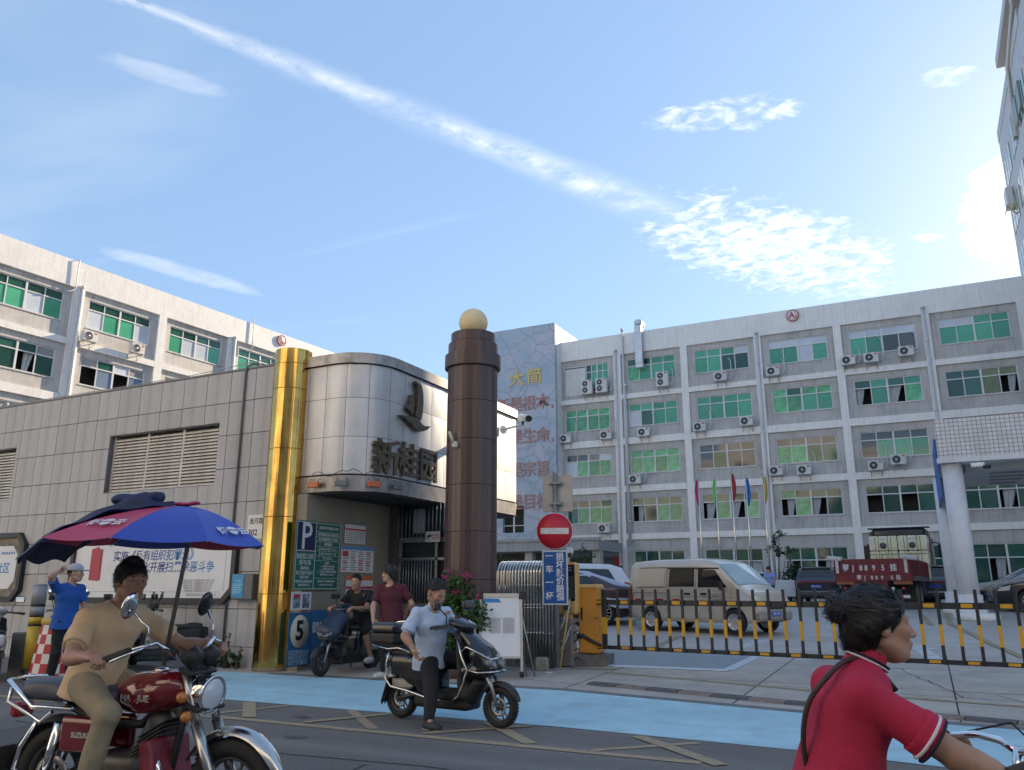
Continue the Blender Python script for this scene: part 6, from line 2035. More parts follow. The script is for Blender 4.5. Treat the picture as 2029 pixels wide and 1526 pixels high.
def surf_net(F, lo, h):
    n = np.array(F.shape)
    ins = F < 0
    c = np.zeros(tuple(n - 1), dtype=np.int8)
    for i in (0, 1):
        for j in (0, 1):
            for k in (0, 1):
                c += ins[i:n[0] - 1 + i, j:n[1] - 1 + j, k:n[2] - 1 + k]
    act = np.argwhere((c > 0) & (c < 8))
    if not len(act): return np.zeros((0, 3)), np.zeros((0, 4), int)
    idx = -np.ones(tuple(n - 1), dtype=np.int64)
    idx[act[:, 0], act[:, 1], act[:, 2]] = np.arange(len(act))
    corners = [(i, j, k) for i in (0, 1) for j in (0, 1) for k in (0, 1)]
    val = {cc: F[act[:, 0] + cc[0], act[:, 1] + cc[1], act[:, 2] + cc[2]].astype(float) for cc in corners}
    P = np.zeros((len(act), 3)); W_ = np.zeros(len(act))
    for a in corners:
        for ax_ in range(3):
            if a[ax_]: continue
            b = list(a); b[ax_] = 1; b = tuple(b)
            va, vb = val[a], val[b]
            m = (va < 0) != (vb < 0)
            t = np.where(m, va / np.where(m, va - vb, 1), 0)
            for d in range(3):
                P[:, d] += m * (a[d] + (t if d == ax_ else 0))
            W_ += m
    V = lo + h * (act + P / W_[:, None])
    Q = []
    for ax_ in range(3):
        u, w = (ax_ + 1) % 3, (ax_ + 2) % 3
        sl0 = [slice(1, n[i] - 1) for i in range(3)]; sl1 = list(sl0)
        sl0[ax_] = slice(0, n[ax_] - 1); sl1[ax_] = slice(1, n[ax_])
        a, b = ins[tuple(sl0)], ins[tuple(sl1)]
        e = np.argwhere(a != b)
        if not len(e): continue
        fl = a[e[:, 0], e[:, 1], e[:, 2]]
        base = e + np.array([0 if i == ax_ else 1 for i in range(3)])
        q = []
        for (du, dw) in ((-1, -1), (0, -1), (0, 0), (-1, 0)):
            g = base.copy(); g[:, u] += du; g[:, w] += dw
            q.append(idx[g[:, 0], g[:, 1], g[:, 2]])
        q = np.stack(q, 1)
        q[~fl] = q[~fl][:, ::-1]
        Q.append(q)
    return V, np.concatenate(Q)


def np_mesh(name, parts, mats):
    """parts: list of (V, Q, material index)"""
    V = np.concatenate([p[0] for p in parts]); o = 0; Q, mi = [], []
    for v, q, m in parts:
        Q.append(q + o); o += len(v); mi.append(np.full(len(q), m))
    Q = np.concatenate(Q); mi = np.concatenate(mi)
    me = bpy.data.meshes.new(name)
    me.vertices.add(len(V)); me.vertices.foreach_set('co', V.ravel())
    me.loops.add(Q.size); me.loops.foreach_set('vertex_index', Q.ravel())
    me.polygons.add(len(Q)); me.polygons.foreach_set('loop_start', np.arange(0, Q.size, 4)); me.polygons.foreach_set('loop_total', np.full(len(Q), 4))
    for m in (mats if isinstance(mats, (list, tuple)) else [mats]): me.materials.append(m)
    me.polygons.foreach_set('material_index', mi.astype(np.int32))
    me.polygons.foreach_set('use_smooth', np.ones(len(Q), bool))
    me.update(calc_edges=True); me.validate()
    return me


def fobj(name, field, h, m, parent, **kw):
    v, q = field.mesh(h, **kw)
    return obj(name, np_mesh(name, [(v, q, 0)], m), parent)


skin = mat('skin', (.46, .27, .185), .5, var=.10, scale=14, bump=.06, bscale=150)
skin_d = mat('tanned_skin', (.40, .225, .15), .5, var=.12, scale=14, bump=.06, bscale=150)
hair_k = mat('black_hair', (.009, .008, .008), .5, var=.3, scale=60, bump=.35, bscale=120)
eye_w = mat('eye_white', (.55, .53, .50), .3)
lip_m = mat('lips', (.30, .12, .10), .5)


def basis(f, up=(0, 0, 1)):
    f = vec(f) / np.linalg.norm(f); u = vec(up) - f * (vec(up) @ f); u /= np.linalg.norm(u)
    return f, np.cross(f, u) * -1, u      # forward, left, up


def head_field(B, c, f, up, s=1.0, jaw=1.0):
    """skull, face, ears and neck stump round the head centre c, looking along f"""
    F_, L_, U_ = basis(f, up)
    P = lambda x, y, z: c + s * (x * F_ + y * L_ + z * U_)
    rot = np.stack([F_, L_, U_], 1)
    B.ell(P(-.012, 0, .030), s * vec((.098, .078, .095)), .02, rot)          # cranium
    B.ell(P(.030, 0, -.035), s * vec((.066, .062, .085)), .03, rot)          # face
    B.cone(P(.045, .0, -.092), P(.066, 0, -.098), s * .030 * jaw, s * .022, .03, 1.35, L_)    # chin
    for y in (-1, 1):
        B.cone(P(-.005, .055 * y, -.055), P(.045, .028 * y, -.092), s * .022, s * .018, .025)    # jaw line
        B.ell(P(.066, .038 * y, -.015), s * vec((.024, .026, .024)), .02, rot)   # cheek
        B.cone(P(.080, .012 * y, .022), P(.070, .050 * y, .020), s * .011, s * .011, .012)      # brow
        B.ell(P(.090, .031 * y, .004), s * vec((.013, .016, .009)), .008, rot, '-')  # eye socket
        B.ell(P(.071, .031 * y, .003), s * vec((.014, .015, .011)), .006, rot)       # lid
        B.ell(P(-.010, .080 * y, -.005), s * vec((.020, .011, .034)), .006, rot)     # ear
        B.ell(P(-.002, .092 * y, .000), s * vec((.010, .008, .020)), .004, rot, '-')
    B.cone(P(.088, 0, .012), P(.108, 0, -.030), s * .009, s * .013, .010)     # nose
    for y in (-1, 1): B.ell(P(.096, .013 * y, -.034), s * vec((.011, .010, .008)), .006, rot)
    B.cone(P(.090, -.018, -.060), P(.090, .018, -.060), s * .008, s * .008, .006)   # upper lip
    B.cone(P(.088, -.015, -.072), P(.088, .015, -.072), s * .009, s * .009, .006)   # lower lip
    B.cone(P(.103, -.022, -.066), P(.103, .022, -.066), s * .0035, s * .0035, .002, op='-')
    return P, rot


def hair_field(c, f, up, s=1.0, style='short'):
    F_, L_, U_ = basis(f, up); rot = np.stack([F_, L_, U_], 1)
    P = lambda x, y, z: c + s * (x * F_ + y * L_ + z * U_)
    H = Field()
    if style == 'crop':
        H.ell(P(-.014, 0, .036), s * vec((.102, .081, .096)), .02, rot)
        H.plane(P(.0, 0, .022), tuple(F_ * .62 - U_ * .80), .004)
        H.ell(P(.085, 0, -.01), s * vec((.055, .09, .078)), .01, rot, '-')
    elif style == 'short':
        H.ell(P(-.016, 0, .040), s * vec((.107, .088, .100)), .02, rot)
        for y in (-1, 1): H.cone(P(-.02, .075 * y, .03), P(-.012, .078 * y, -.01), s * .022, s * .012, .02)
        H.ell(P(-.085, 0, -.02), s * vec((.035, .06, .06)), .03, rot)
        for i in range(9): H.ell(P(-.05 + .015 * i, .03 * math.sin(i * 2.2), .125 + .012 * math.sin(i * 1.7)), s * vec((.03, .028, .018)), .012, rot)
        H.ell(P(.100, 0, -.030), s * vec((.075, .085, .078)), .01, rot, '-')
    elif style == 'bun':
        H.ell(P(-.018, 0, .036), s * vec((.112, .090, .104)), .02, rot)
        H.ell(P(-.075, 0, -.045), s * vec((.055, .065, .075)), .04, rot)
        H.ell(P(-.128, 0, .055), s * vec((.046, .052, .050)), .02, rot)
        for y in (-1, 1): H.cone(P(.035, .074 * y, .06), P(-.06, .082 * y, -.02), s * .020, s * .022, .02)
        H.ell(P(.092, 0, -.040), s * vec((.075, .085, .105)), .012, rot, '-')
        for y in (-1, 1): H.ell(P(.02, .085 * y, -.06), s * vec((.05, .03, .05)), .012, rot, '-')
    elif style == 'pony':
        H.ell(P(-.016, 0, .036), s * vec((.108, .087, .102)), .02, rot); H.cone(P(-.10, 0, .02), P(-.12, 0, -.14), s * .03, s * .015, .03)
        H.ell(P(.098, 0, -.035), s * vec((.072, .085, .085)), .012, rot, '-')
    return H


def finger_hand(B, wrist, d, palm_n, thumb_side, s=1.0, curl=.5, spread=.08, grip=None):
    """palm and five bent fingers: d = direction of the fingers, palm_n = out of the palm, thumb_side = towards the thumb"""
    d = vec(d) / np.linalg.norm(d); n = vec(palm_n); n = n - d * (n @ d); n /= np.linalg.norm(n)
    t = vec(thumb_side); t = t - d * (t @ d) - n * (t @ n); t /= np.linalg.norm(t)
    Q = lambda a, b, c: wrist + s * (a * d + b * t + c * n)
    B.cone(Q(-.02, 0, 0), Q(.03, 0, 0), s * .024, s * .024, .015, 1.25, t)
    for k, b in enumerate((.028, .010, -.009, -.027)):
        B.cone(Q(.015, b * .8, 0), Q(.082 - .004 * abs(k - 1), b, 0), s * .015, s * .0125, .012)
    ln = [(.040, .025, .020), (.045, .029, .022), (.041, .027, .021), (.032, .020, .018)]
    for k, b in enumerate((.028, .010, -.009, -.027)):
        p = Q(.082 - .004 * abs(k - 1), b, 0)
        ang = 0
        dd = d + t * (spread * (1.5 - k) / 1.5)
        for j in range(3):
            ang += curl * (.9, 1.15, .8)[j]
            v = dd * math.cos(ang) + n * math.sin(ang); v /= np.linalg.norm(v)
            q = p + s * ln[k][j] * v
            B.cone(p, q, s * (.0098 - .0008 * j), s * (.0090 - .0010 * j), .003)
            p = q
    p = Q(.012, .026, .004)
    tv = d * .62 + t * .68 + n * (.30 + curl * .25)
    for j, l_ in enumerate((.040, .030, .024)):
        tv = tv / np.linalg.norm(tv)
        q = p + s * l_ * tv
        B.cone(p, q, s * (.0135 - .0018 * j), s * (.0118 - .0018 * j), .005)
        tv = tv + n * curl * .55 + d * .15 - t * curl * .45
        p = q


def strands(ho, t, c, F_, style, seed, target=None, n=None):
    hm = ho.data
    a = np.empty(len(hm.vertices) * 3); hm.vertices.foreach_get('co', a); a = a.reshape(-1, 3)
    b = np.empty(len(hm.vertices) * 3); hm.vertices.foreach_get('normal', b); b = b.reshape(-1, 3)
    if not len(a): return
    rs = np.random.RandomState(seed); k = n or (2600 if style == 'crop' else 3200)
    i = rs.randint(0, len(a), k); p, nv = a[i], b[i]
    if style == 'crop': d = nv * .8 + rs.normal(size=p.shape) * .5 - vec((0, 0, .5)); L = rs.uniform(.006, .014, k)
    elif style == 'short': d = nv * .15 + rs.normal(size=p.shape) * .35 - vec((0, 0, .8)) + F_ * .1; L = rs.uniform(.010, .026, k)
    else:
        d = target - p if target is not None else -F_ + 0 * p; d = d + rs.normal(size=p.shape) * .012; d = d - nv * (d * nv).sum(1)[:, None]; L = rs.uniform(.025, .06, k)
    d = d / (np.linalg.norm(d, axis=1)[:, None] + 1e-6); L = L[:, None]
    s_ = np.cross(d, nv + rs.normal(size=p.shape) * .2); s_ = s_ / (np.linalg.norm(s_, axis=1)[:, None] + 1e-6) * .0011
    P1 = p + d * L * .5 + nv * .0025; P2 = p + d * L
    V = np.stack([p - s_, p + s_, P1 + s_, P1 - s_, P2 + s_ * .3, P2 - s_ * .3], 1).reshape(-1, 3)
    o = np.arange(k)[:, None] * 6
    Q = np.concatenate([o + np.array([[0, 1, 2, 3]]), o + np.array([[3, 2, 4, 5]])])
    obj('hair_strands', np_mesh('hair_strands', [(V, Q, 0)], mat('hair_strand', (.018, .017, .018), .38)), t, kind='stuff')


def person(label, J, look, cloth, sex='m', group=None, h=.011, hair='crop', skinm=None, loc=(0, 0, 0), rz=0.0, up=(0, 0, 1), hands=None, fine=.0045, sleeve=.45, collar=False, hs=1.0, seed=1, build=1.0, shorts=False, hat=None, v_neck=False, name='person'):
    """J: joint positions (pelvis, chest, neck, head, sh/el/wr/hip/kn/an/toe of L and R) in metres, local to loc"""
    t = thing(name, label, 'person', loc, rz, group)
    skinm = skinm or skin
    J = {k: vec(v) for k, v in J.items()}
    b = build
    B = Field()
    side = J['shL'] - J['shR']; side = side / np.linalg.norm(side)
    # trunk
    sp = (J['pelvis'] + J['chest']) / 2
    def trunk(F, g, lower=True):
        F.cone(J['pelvis'], sp, .105 * b + g, .098 * b + g, .05, 1.38, side)
        F.cone(sp, J['chest'], .100 * b + g, .108 * b + g, .05, 1.42, side)
        F.cone(J['chest'], J['neck'] * .45 + J['chest'] * .55, .108 * b + g, .080 * b + g, .05, 1.5, side)
        for k in 'LR':
            F.cone(J['neck'] * .7 + J['chest'] * .3, J['sh' + k], .048 + g, .052 * b + g, .05)
    trunk(B, -.006)
    B.cone(J['neck'] * .6 + J['chest'] * .4, J['head'] + (J['neck'] - J['head']) * .35, .058 * (b if sex == 'm' else .92), .050 * (1 if sex == 'm' else .9), .02)
    for k in 'LR':
        B.cone(J['sh' + k], J['el' + k], .048 * b, .040 * b, .02); B.cone(J['el' + k], J['wr' + k], .040 * b, .0265, .015)
        B.cone(J['el' + k] * .8 + J['wr' + k] * .2, J['el' + k] * .55 + J['wr' + k] * .45, .041 * b, .036 * b, .02)
        B.cone(J['hip' + k], J['kn' + k], .082 * b, .056 * b, .03); B.cone(J['kn' + k], J['an' + k], .052, .036, .02)
        B.cone(J['kn' + k] * .75 + J['an' + k] * .25, J['kn' + k] * .5 + J['an' + k] * .5, .056, .050, .02)
        B.cone(J['an' + k], J['an' + k] * .45 + J['toe' + k] * .55, .034, .024, .02)
    F_, L_, U_ = basis(look, up)
    Ph, rot = head_field(B, J['head'], look, up, hs)
    hb = {}
    for k in 'LR':
        d, n, th, cu = (hands or {}).get(k, (J['wr' + k] - J['el' + k], (0, 0, -1), (1, 0, 0), .35))
        finger_hand(B, J['wr' + k], d, n, th, hs * .98, cu)
        hb[k] = J['wr' + k] + vec(d) / np.linalg.norm(d) * .07
    parts = []
    v, q = B.mesh(h)
    # keep the coarse surface away from head and hands, which get a finer net
    cen = v[q].mean(1)
    keep = np.ones(len(q), bool)
    boxes = [(J['head'] - .17 * hs, J['head'] + .17 * hs)] + [(hb[k] - .115, hb[k] + .115) for k in 'LR']
    for (lo, hi) in boxes: keep &= ~np.all((cen > lo + h * .5) & (cen < hi - h * .5), 1)
    parts.append((v, q[keep], 0))
    for (lo, hi) in boxes:
        v, q = B.mesh(fine, lo=lo, hi=hi)
        if len(q):
            cen = v[q].mean(1)
            parts.append((v, q[np.all((cen > lo - 1e-6) & (cen < hi + 1e-6), 1)], 0))
    body = obj('body', np_mesh('body', parts, skinm), t)
    # eyes, brows, lips
    for y in (-1, 1):
        mb = MB(); c = Ph(.074, .031 * y, .003)
        mb.lathe([(.0105 * hs * math.sin(math.pi * i / 8), -.0105 * hs * math.cos(math.pi * i / 8)) for i in range(9)], 10, Matrix.Translation(c))
        eo = mb.build('eye', eye_w, t)
        mb = MB(); c = Ph(.0835, .031 * y, .003)
        mb.lathe([(.0052 * hs * math.sin(math.pi * i / 6), -.0052 * hs * math.cos(math.pi * i / 6)) for i in range(7)], 8, Matrix.Translation(c)); mb.build('iris', black_m, eo)
        mb = MB(); mb.tube([Ph(.0875, .014 * y, .021), Ph(.088, .030 * y, .026), Ph(.076, .050 * y, .022)], .0035 * hs, 5); mb.build('eyebrow', hair_k, t)
    mb = MB(); mb.tube([Ph(.092, -.022, -.064), Ph(.0985, -.010, -.062), Ph(.099, 0, -.063), Ph(.0985, .010, -.062), Ph(.092, .022, -.064)], .0045 * hs, 5); mb.build('lips', lip_m, t)
    if hair:
        H = hair_field(J['head'], look, up, hs, hair)
        ho_ = fobj('hair', H, .006, cloth.get('hair', hair_k), t, wr=.0022, wf=120, seed=seed)
        if fine < .011 and hair != 'bun': strands(ho_, t, J['head'], F_, hair, seed)
    # shirt
    S_ = Field(); trunk(S_, .012)
    hem = cloth.get('hem', .06)
    pd = (J['pelvis'] - J['chest']); pd /= np.linalg.norm(pd)
    S_.cone(J['pelvis'] - pd * .04, J['pelvis'] + pd * max(.01, hem), .124 * b * cloth.get('flare', 1) + .010, .132 * b * cloth.get('flare', 1) + .016, .03, 1.38, side)
    for k in 'LR':
        e = J['sh' + k] * (1 - sleeve) + J['el' + k] * sleeve
        S_.cone(J['sh' + k], e, .060 * b, .062 * b + .006, .03)
    S_.plane(J['pelvis'] + pd * hem, pd)
    for k in 'LR':
        ax_ = (J['el' + k] - J['sh' + k]); ax_ = ax_ / np.linalg.norm(ax_)
    ng = J['neck'] * .78 + J['chest'] * .22
    fn = np.cross(side, (J['neck'] - J['chest'])); fn = fn / np.linalg.norm(fn)
    if fn @ F_ < 0 and abs(fn @ F_) > .3: fn = -fn
    fn = cloth.get('front', fn)
    fn = vec(fn)
    S_.ell(J['neck'] + fn * .035, (.062, .062, .060 if not v_neck else .085), .012, None, '-')
    so = fobj('shirt', S_, h * .9, cloth['shirt'], t, wr=cloth.get('wr', .0035), wf=cloth.get('wf', 26), seed=seed + 3)
    if sleeve < 1:
        for k in 'LR':
            ax_ = (J['el' + k] - J['sh' + k]); ax_ = ax_ / np.linalg.norm(ax_)
            e = J['sh' + k] * (1 - sleeve) + J['el' + k] * sleeve + ax_ * .035
            C_ = Field(); C_.cone(e - ax_ * .06, e + ax_ * .03, .062 * b + .004, .064 * b + .006, .01); C_.plane(e + ax_ * .012, ax_)
            C_.plane(e - ax_ * .05, -ax_)
            fobj('sleeve', C_, h * .9, cloth['shirt'], t, wr=.002, wf=30, seed=seed + 5)
            if cloth.get('trim'):
                for off, m_ in cloth['trim']:
                    T_ = Field(); T_.cone(e + ax_ * (off - .012), e + ax_ * (off + .02), .067 * b + .007, .067 * b + .007, .004); T_.plane(e + ax_ * (off + .006), ax_); T_.plane(e + ax_ * (off - .004), -ax_)
                    fobj('sleeve_trim', T_, .005, m_, t)
    # trousers
    T = Field()
    T.cone(J['pelvis'] - pd * .03, J['pelvis'] + pd * .03, .112 * b, .115 * b, .05, 1.34, side)
    tl = cloth.get('leg', .93)
    for k in 'LR':
        T.cone(J['hip' + k], J['kn' + k], .092 * b, .070 * b, .04)
        if tl > 0: T.cone(J['kn' + k], J['kn' + k] * (1 - tl) + J['an' + k] * tl, .068 * b, .056, .03)
    T.plane(J['pelvis'] - pd * .10, -pd)
    fobj('trousers', T, h, cloth['trousers'], t, wr=.004, wf=24, seed=seed + 9)
    for k in 'LR':
        d = J['toe' + k] - J['an' + k]; d[2] = 0 if abs(d[2]) < .08 else d[2]; d = d / np.linalg.norm(d)
        an = J['an' + k]; sh_ = Field(); dn = vec((0, 0, -1))
        bse = vec((an[0], an[1], an[2] - .045))
        if cloth.get('foot_down', {}).get(k): bse = an + vec(cloth['foot_down'][k]) * .045
        sh_.cone(bse - d * .045, bse + d * .10, .042, .044, .03, 1.0); sh_.cone(bse + d * .08, bse + d * .155, .044, .036, .03, 1.12, np.cross(d, (0, 0, 1)))
        sh_.cone(an + d * .0, bse, .042, .045, .02)
        so_ = fobj('shoe', sh_, .008, cloth.get('shoes', black_m), t)
        if cloth.get('sole'):
            s2 = Field(); s2.cone(bse - d * .05 + dn * .032, bse + d * .17 + dn * .036, .022, .020, .01, 2.0, np.cross(d, (0, 0, 1))); fobj('sole', s2, .008, cloth['sole'], so_)
    if collar:
        C_ = Field(); nk = J['neck'] * .86 + J['chest'] * .14
        C_.cone(nk - U_ * 0 + (J['head'] - J['neck']) * .02, nk + (J['head'] - J['neck']) * .30, .072, .064, .01)
        axn = (J['head'] - J['neck']); axn /= np.linalg.norm(axn)
        C_.cone(nk - axn * .05, nk + axn * .2, .056, .050, .004, op='-')
        C_.ell(nk + fn * .085 + axn * .02, (.045, .045, .075), .01, None, '-')
        co = fobj('collar', C_, .005, cloth.get('collar', cloth['shirt']), t)
        for off, m_ in cloth.get('collar_trim', []):
            T_ = Field(); T_.cone(nk + axn * off, nk + axn * (off + .004), .0755, .0755, .002); T_.cone(nk - axn * .05, nk + axn * .2, .066, .060, .002, op='-'); T_.plane(nk + axn * (off + .007), axn); T_.plane(nk + axn * off, -axn)
            fobj('collar_trim', T_, .004, m_, t)
    return t, Ph, J

# ================================================================ scooters
blk_gloss = mat('black_gloss_plastic', (.012, .013, .015), .18, coat=.6)
blk_matt = mat('black_matt_plastic', (.016, .016, .017), .55, var=.2, scale=10, dirt=(.06, .055, .05), dirt_amt=.35, dscale=4)
seat_m = mat('seat_vinyl', (.018, .018, .02), .5, bump=.15, bscale=80)
rubber_d = mat('dusty_rubber', (.05, .047, .043), .85, var=.3, scale=20)
alloy_d = mat('dark_alloy', (.10, .095, .09), .45, .5, var=.2, scale=12)
mirror_m = mat('mirror_glass', (.62, .72, .78), .03, 1.0)


def mo_wheel(par, x, z, r, w, spokes=5, rimm=None, name='wheel'):
    M0 = frame((0, 0, 0), (1, 0, 0), (0, 0, 1))
    h = w / 2
    mb = MB()
    mb.lathe([(r * .66, -h * .75), (r * .80, -h), (r * .94, -h * .85), (r, -h * .25), (r, h * .25), (r * .94, h * .85), (r * .80, h), (r * .66, h * .75)], 40, M0, closed=True)
    for k in range(40):
        a = 2 * math.pi * k / 40
        for s_ in (-1, 1):
            mb.box(tuple(M0 @ Vector((math.cos(a) * r * .985, math.sin(a) * r * .985, s_ * h * .5))), (r * .055, h * .4, .008), 0, Matrix.Rotation(-(a - math.pi / 2), 3, 'Y'))
    o = obj(name, mb.mesh('tyre', tyre_m), par, loc=(x, 0, z))
    mb = MB()
    mb.lathe([(r * .68, -h * .7), (r * .68, h * .7), (r * .61, h * .62), (r * .59, 0), (r * .61, -h * .62)], 36, M0, closed=True)
    mb.lathe([(0, -h * .9), (r * .16, -h * .9), (r * .16, h * .9), (0, h * .9)], 18, M0)
    for k in range(spokes):
        a = 2 * math.pi * k / spokes + .2
        for da in (-.14, .14):
            mb.tube([M0 @ Vector((math.cos(a + da) * r * .13, math.sin(a + da) * r * .13, 0)), M0 @ Vector((math.cos(a + da * 1.6) * r * .65, math.sin(a + da * 1.6) * r * .65, 0))], [r * .05, r * .035], 6)
    obj('rim', mb.mesh('rim', rimm or alloy_d), o)
    mb = MB(); mb.lathe([(r * .30, h * .45), (r * .44, h * .45), (r * .44, h * .55), (r * .30, h * .55)], 26, M0 @ Matrix.Translation((0, 0, h * .3)), closed=True)
    for k in range(8):
        a = 2 * math.pi * k / 8
        mb.tube([M0 @ Vector((math.cos(a) * r * .14, math.sin(a) * r * .14, h * .8)), M0 @ Vector((math.cos(a) * r * .32, math.sin(a) * r * .32, h * .8))], r * .02, 4)
    obj('brake_disc', mb.mesh('brake_disc', galv), o)
    return o


def fender(nm, par, xc, zc, Rr, a0, a1, hw, m_, tip=.6, crown=.025):
    mb = MB()
    def fn(u, v):
        a = R(a0 + (a1 - a0) * u); q = 2 * v - 1
        w_ = hw * (1 - (1 - tip) * max(0, 1 - u / .25) ** 2)
        rr_ = Rr + crown * (1 - q * q) - .012 * abs(q) ** 6
        return (xc + rr_ * math.cos(a), q * w_, zc + rr_ * math.sin(a))
    mb.grid(fn, 20, 10)
    mb.grid(lambda u, v: tuple(Vector(fn(u, v)) - Vector((math.cos(R(a0 + (a1 - a0) * u)) * .004, 0, math.sin(R(a0 + (a1 - a0) * u)) * .004))), 20, 10, flip=True)
    return mb.build(nm, m_, par)


def scooter(label, loc, rz, paint, full=True, name='electric_scooter', steer=0.0, group=None, brand=True, extras=True, fh=.010, accent=None):
    t = thing(name, label, 'scooter', loc, rz, group)
    xr, xf, r = -.645, .665, .205
    mo_wheel(t, xr, r, r, .10)
    mo_wheel(t, xf, r, r, .095)
    # tail body and battery case under the seat
    F = Field()
    F.rbox((-.42, 0, .51), (.31, .155, .16), .07, .04); F.rbox((-.66, 0, .60), (.18, .125, .09), .05, .06); F.rbox((-.22, 0, .40), (.14, .15, .18), .06, .05)
    F.cone((-.645, -.3, .205), (-.645, .3, .205), .25, .25, .02, op='-')
    fobj('tail_fairing', F, fh, paint, t)
    F = Field()
    F.rbox((-.42, 0, .685), (.30, .135, .035), .035, .03); F.ell((-.60, 0, .715), (.16, .12, .045), .03); F.ell((-.30, 0, .705), (.18, .13, .03), .03)
    fobj('seat', F, fh, seat_m, t)
    # floor board
    F = Field(); F.rbox((.06, 0, .285), (.26, .15, .045), .03, .02); F.rbox((-.02, 0, .23), (.36, .145, .085), .05, .03)
    fobj('floor_board', F, fh, blk_matt, t)
    MB().bx(-.14, .26, -.135, .135, .330, .336).build('rubber_mat', rubber_d, t)
    for k in range(7): MB().bx(-.12 + k * .055, -.10 + k * .055, -.12, .12, .336, .340).build('mat_rib', rubber_d, t)
    # leg shield and front nose
    F = Field()
    F.cone((.27, 0, .30), (.20, 0, .88), .065, .05, .03, 3.0, (0, 1, 0)); F.cone((.30, 0, .28), (.40, 0, .42), .09, .07, .03, 1.7, (0, 1, 0)); F.cone((.665, -.3, .205), (.665, .3, .205), .24, .24, .02, op='-')
    fobj('leg_shield', F, fh, blk_matt, t)
    F = Field()
    F.cone((.22, 0, .91), (.46, 0, .72), .065, .10, .05, 1.6, (0, 1, 0)); F.cone((.42, 0, .70), (.54, 0, .60), .105, .085, .05, 1.7, (0, 1, 0)); F.cone((.30, 0, .54), (.50, 0, .54), .11, .085, .05, 1.6, (0, 1, 0)); F.rbox((.53, 0, .56), (.09, .10, .04), .03, .05)
    F.cone((xf, -.3, r), (xf, .3, r), .265, .265, .02, op='-')
    fobj('front_fairing', F, fh, paint, t)
    for s_ in (-1, 1):
        F = Field(); F.cone((.52, .06 * s_, .69), (.60, .12 * s_, .63), .035, .032, .02); F.cone((.56, .03 * s_, .65), (.63, .07 * s_, .60), .035, .03, .02)
        fobj('headlight', F, .007, mat('scooter_lamp', (.16, .17, .18), .12, coat=.8), t)
    MB().box((.63, 0, .55), (.04, .22, .03), 0, Matrix.Rotation(.4, 3, 'Y'), .01).build('nose_trim', blk_matt, t)
    # steering group
    F = Field(); F.ell((.15, 0, 1.01), (.15, .15, .065), .03, Matrix.Rotation(.35, 3, 'Y')); F.ell((.24, 0, .985), (.09, .12, .05), .03); F.cone((.16, 0, .86), (.14, 0, .99), .055, .07, .03)
    fobj('handlebar_cowl', F, fh * .8, paint, t)
    F = Field(); F.ell((.26, 0, 1.0), (.05, .085, .035), .01, Matrix.Rotation(.7, 3, 'Y')); fobj('cowl_visor', F, .007, mat('smoked_grey', (.18, .185, .19), .15, coat=.6), t)
    mb = MB()
    for s_ in (-1, 1): mb.tube([(.12, 0, .99), (.10, .14 * s_, 1.0), (.05, .30 * s_, .985)], .013, 8)
    mb.build('handlebar', dark_grey, t)
    for s_ in (-1, 1):
        MB().tube([(.055, .27 * s_, .988), (.03, .385 * s_, .975)], .018, 10).build('grip', rubber_d, t)
        MB().tube([(.10, .20 * s_, .985), (.11, .28 * s_, .975), (.075, .38 * s_, .955)], .007, 6).build('brake_lever', alloy_d, t)
        MB().tube([(.09, .19 * s_, 1.01), (.10, .20 * s_, 1.09), (.05, .26 * s_, 1.17)], .007, 6).build('mirror_stalk', black_m, t)
        F = Field(); F.rbox((.04, .29 * s_, 1.20), (.025, .075, .05), .022, .01, Matrix.Rotation(-.35 * s_, 3, 'Z'))
        mo = fobj('mirror', F, .007, blk_gloss, t)
        mb = MB(); mb.box((.013, .285 * s_, 1.20), (.004, .125, .078), 0, Matrix.Rotation(-.35 * s_, 3, 'Z')); mb.build('mirror_glass', mirror_m, mo)
    # fork and front mudguard
    for s_ in (-1, 1):
        MB().tube([(.50, .07 * s_, .56), (.60, .07 * s_, .40), (xf, .065 * s_, r)], [.02, .022, .02], 8).build('fork_leg', galv, t)
    fender('front_mudguard', t, xf, r, .225, 15, 150, .062, blk_matt, .5)
    fender('rear_mudguard', t, xr, r, .235, 60, 185, .065, blk_matt, 1)
    # hub motor, swing arm, silver side cover, mud flap
    for s_ in (-1, 1):
        MB().tube([(-.25, .10 * s_, .30), (xr, .085 * s_, r)], .025, 8).build('swing_arm', alloy_d, t)
        mb = MB(); mb.box((-.55, -.115 * -s_, .37), (.30, .035, .11), 0, Matrix.Rotation(-.08, 3, 'Y'), .02); mb.build('side_cover', mat('dusty_silver', (.33, .31, .28), .5, .3, var=.12, scale=8), t)
        MB().tube([(-.62, .10 * s_, .24), (-.56, .10 * s_, .55)], .024, 8).build('shock_absorber', alloy_d, t)
    mb = MB(); mb.prism([(-.11, 0), (-.13, -.26), (-.10, -.30), (-.075, -.26), (-.05, -.30), (-.025, -.26), (0, -.30), (.025, -.26), (.05, -.30), (.075, -.26), (.10, -.30), (.13, -.26), (.11, 0)], frame((-.78, 0, .42), (0, 1, 0), (.28, 0, 1)), .008); mb.build('mud_flap', rubber_d, t)
    MB().box((-.78, 0, .52), (.04, .16, .07), 0, None, .015).build('tail_lamp', lamp_r, t)
    MB().tube([(-.15, -.02, .2), (-.22, -.10, .05)], .012, 6).build('side_stand', alloy_d, t)
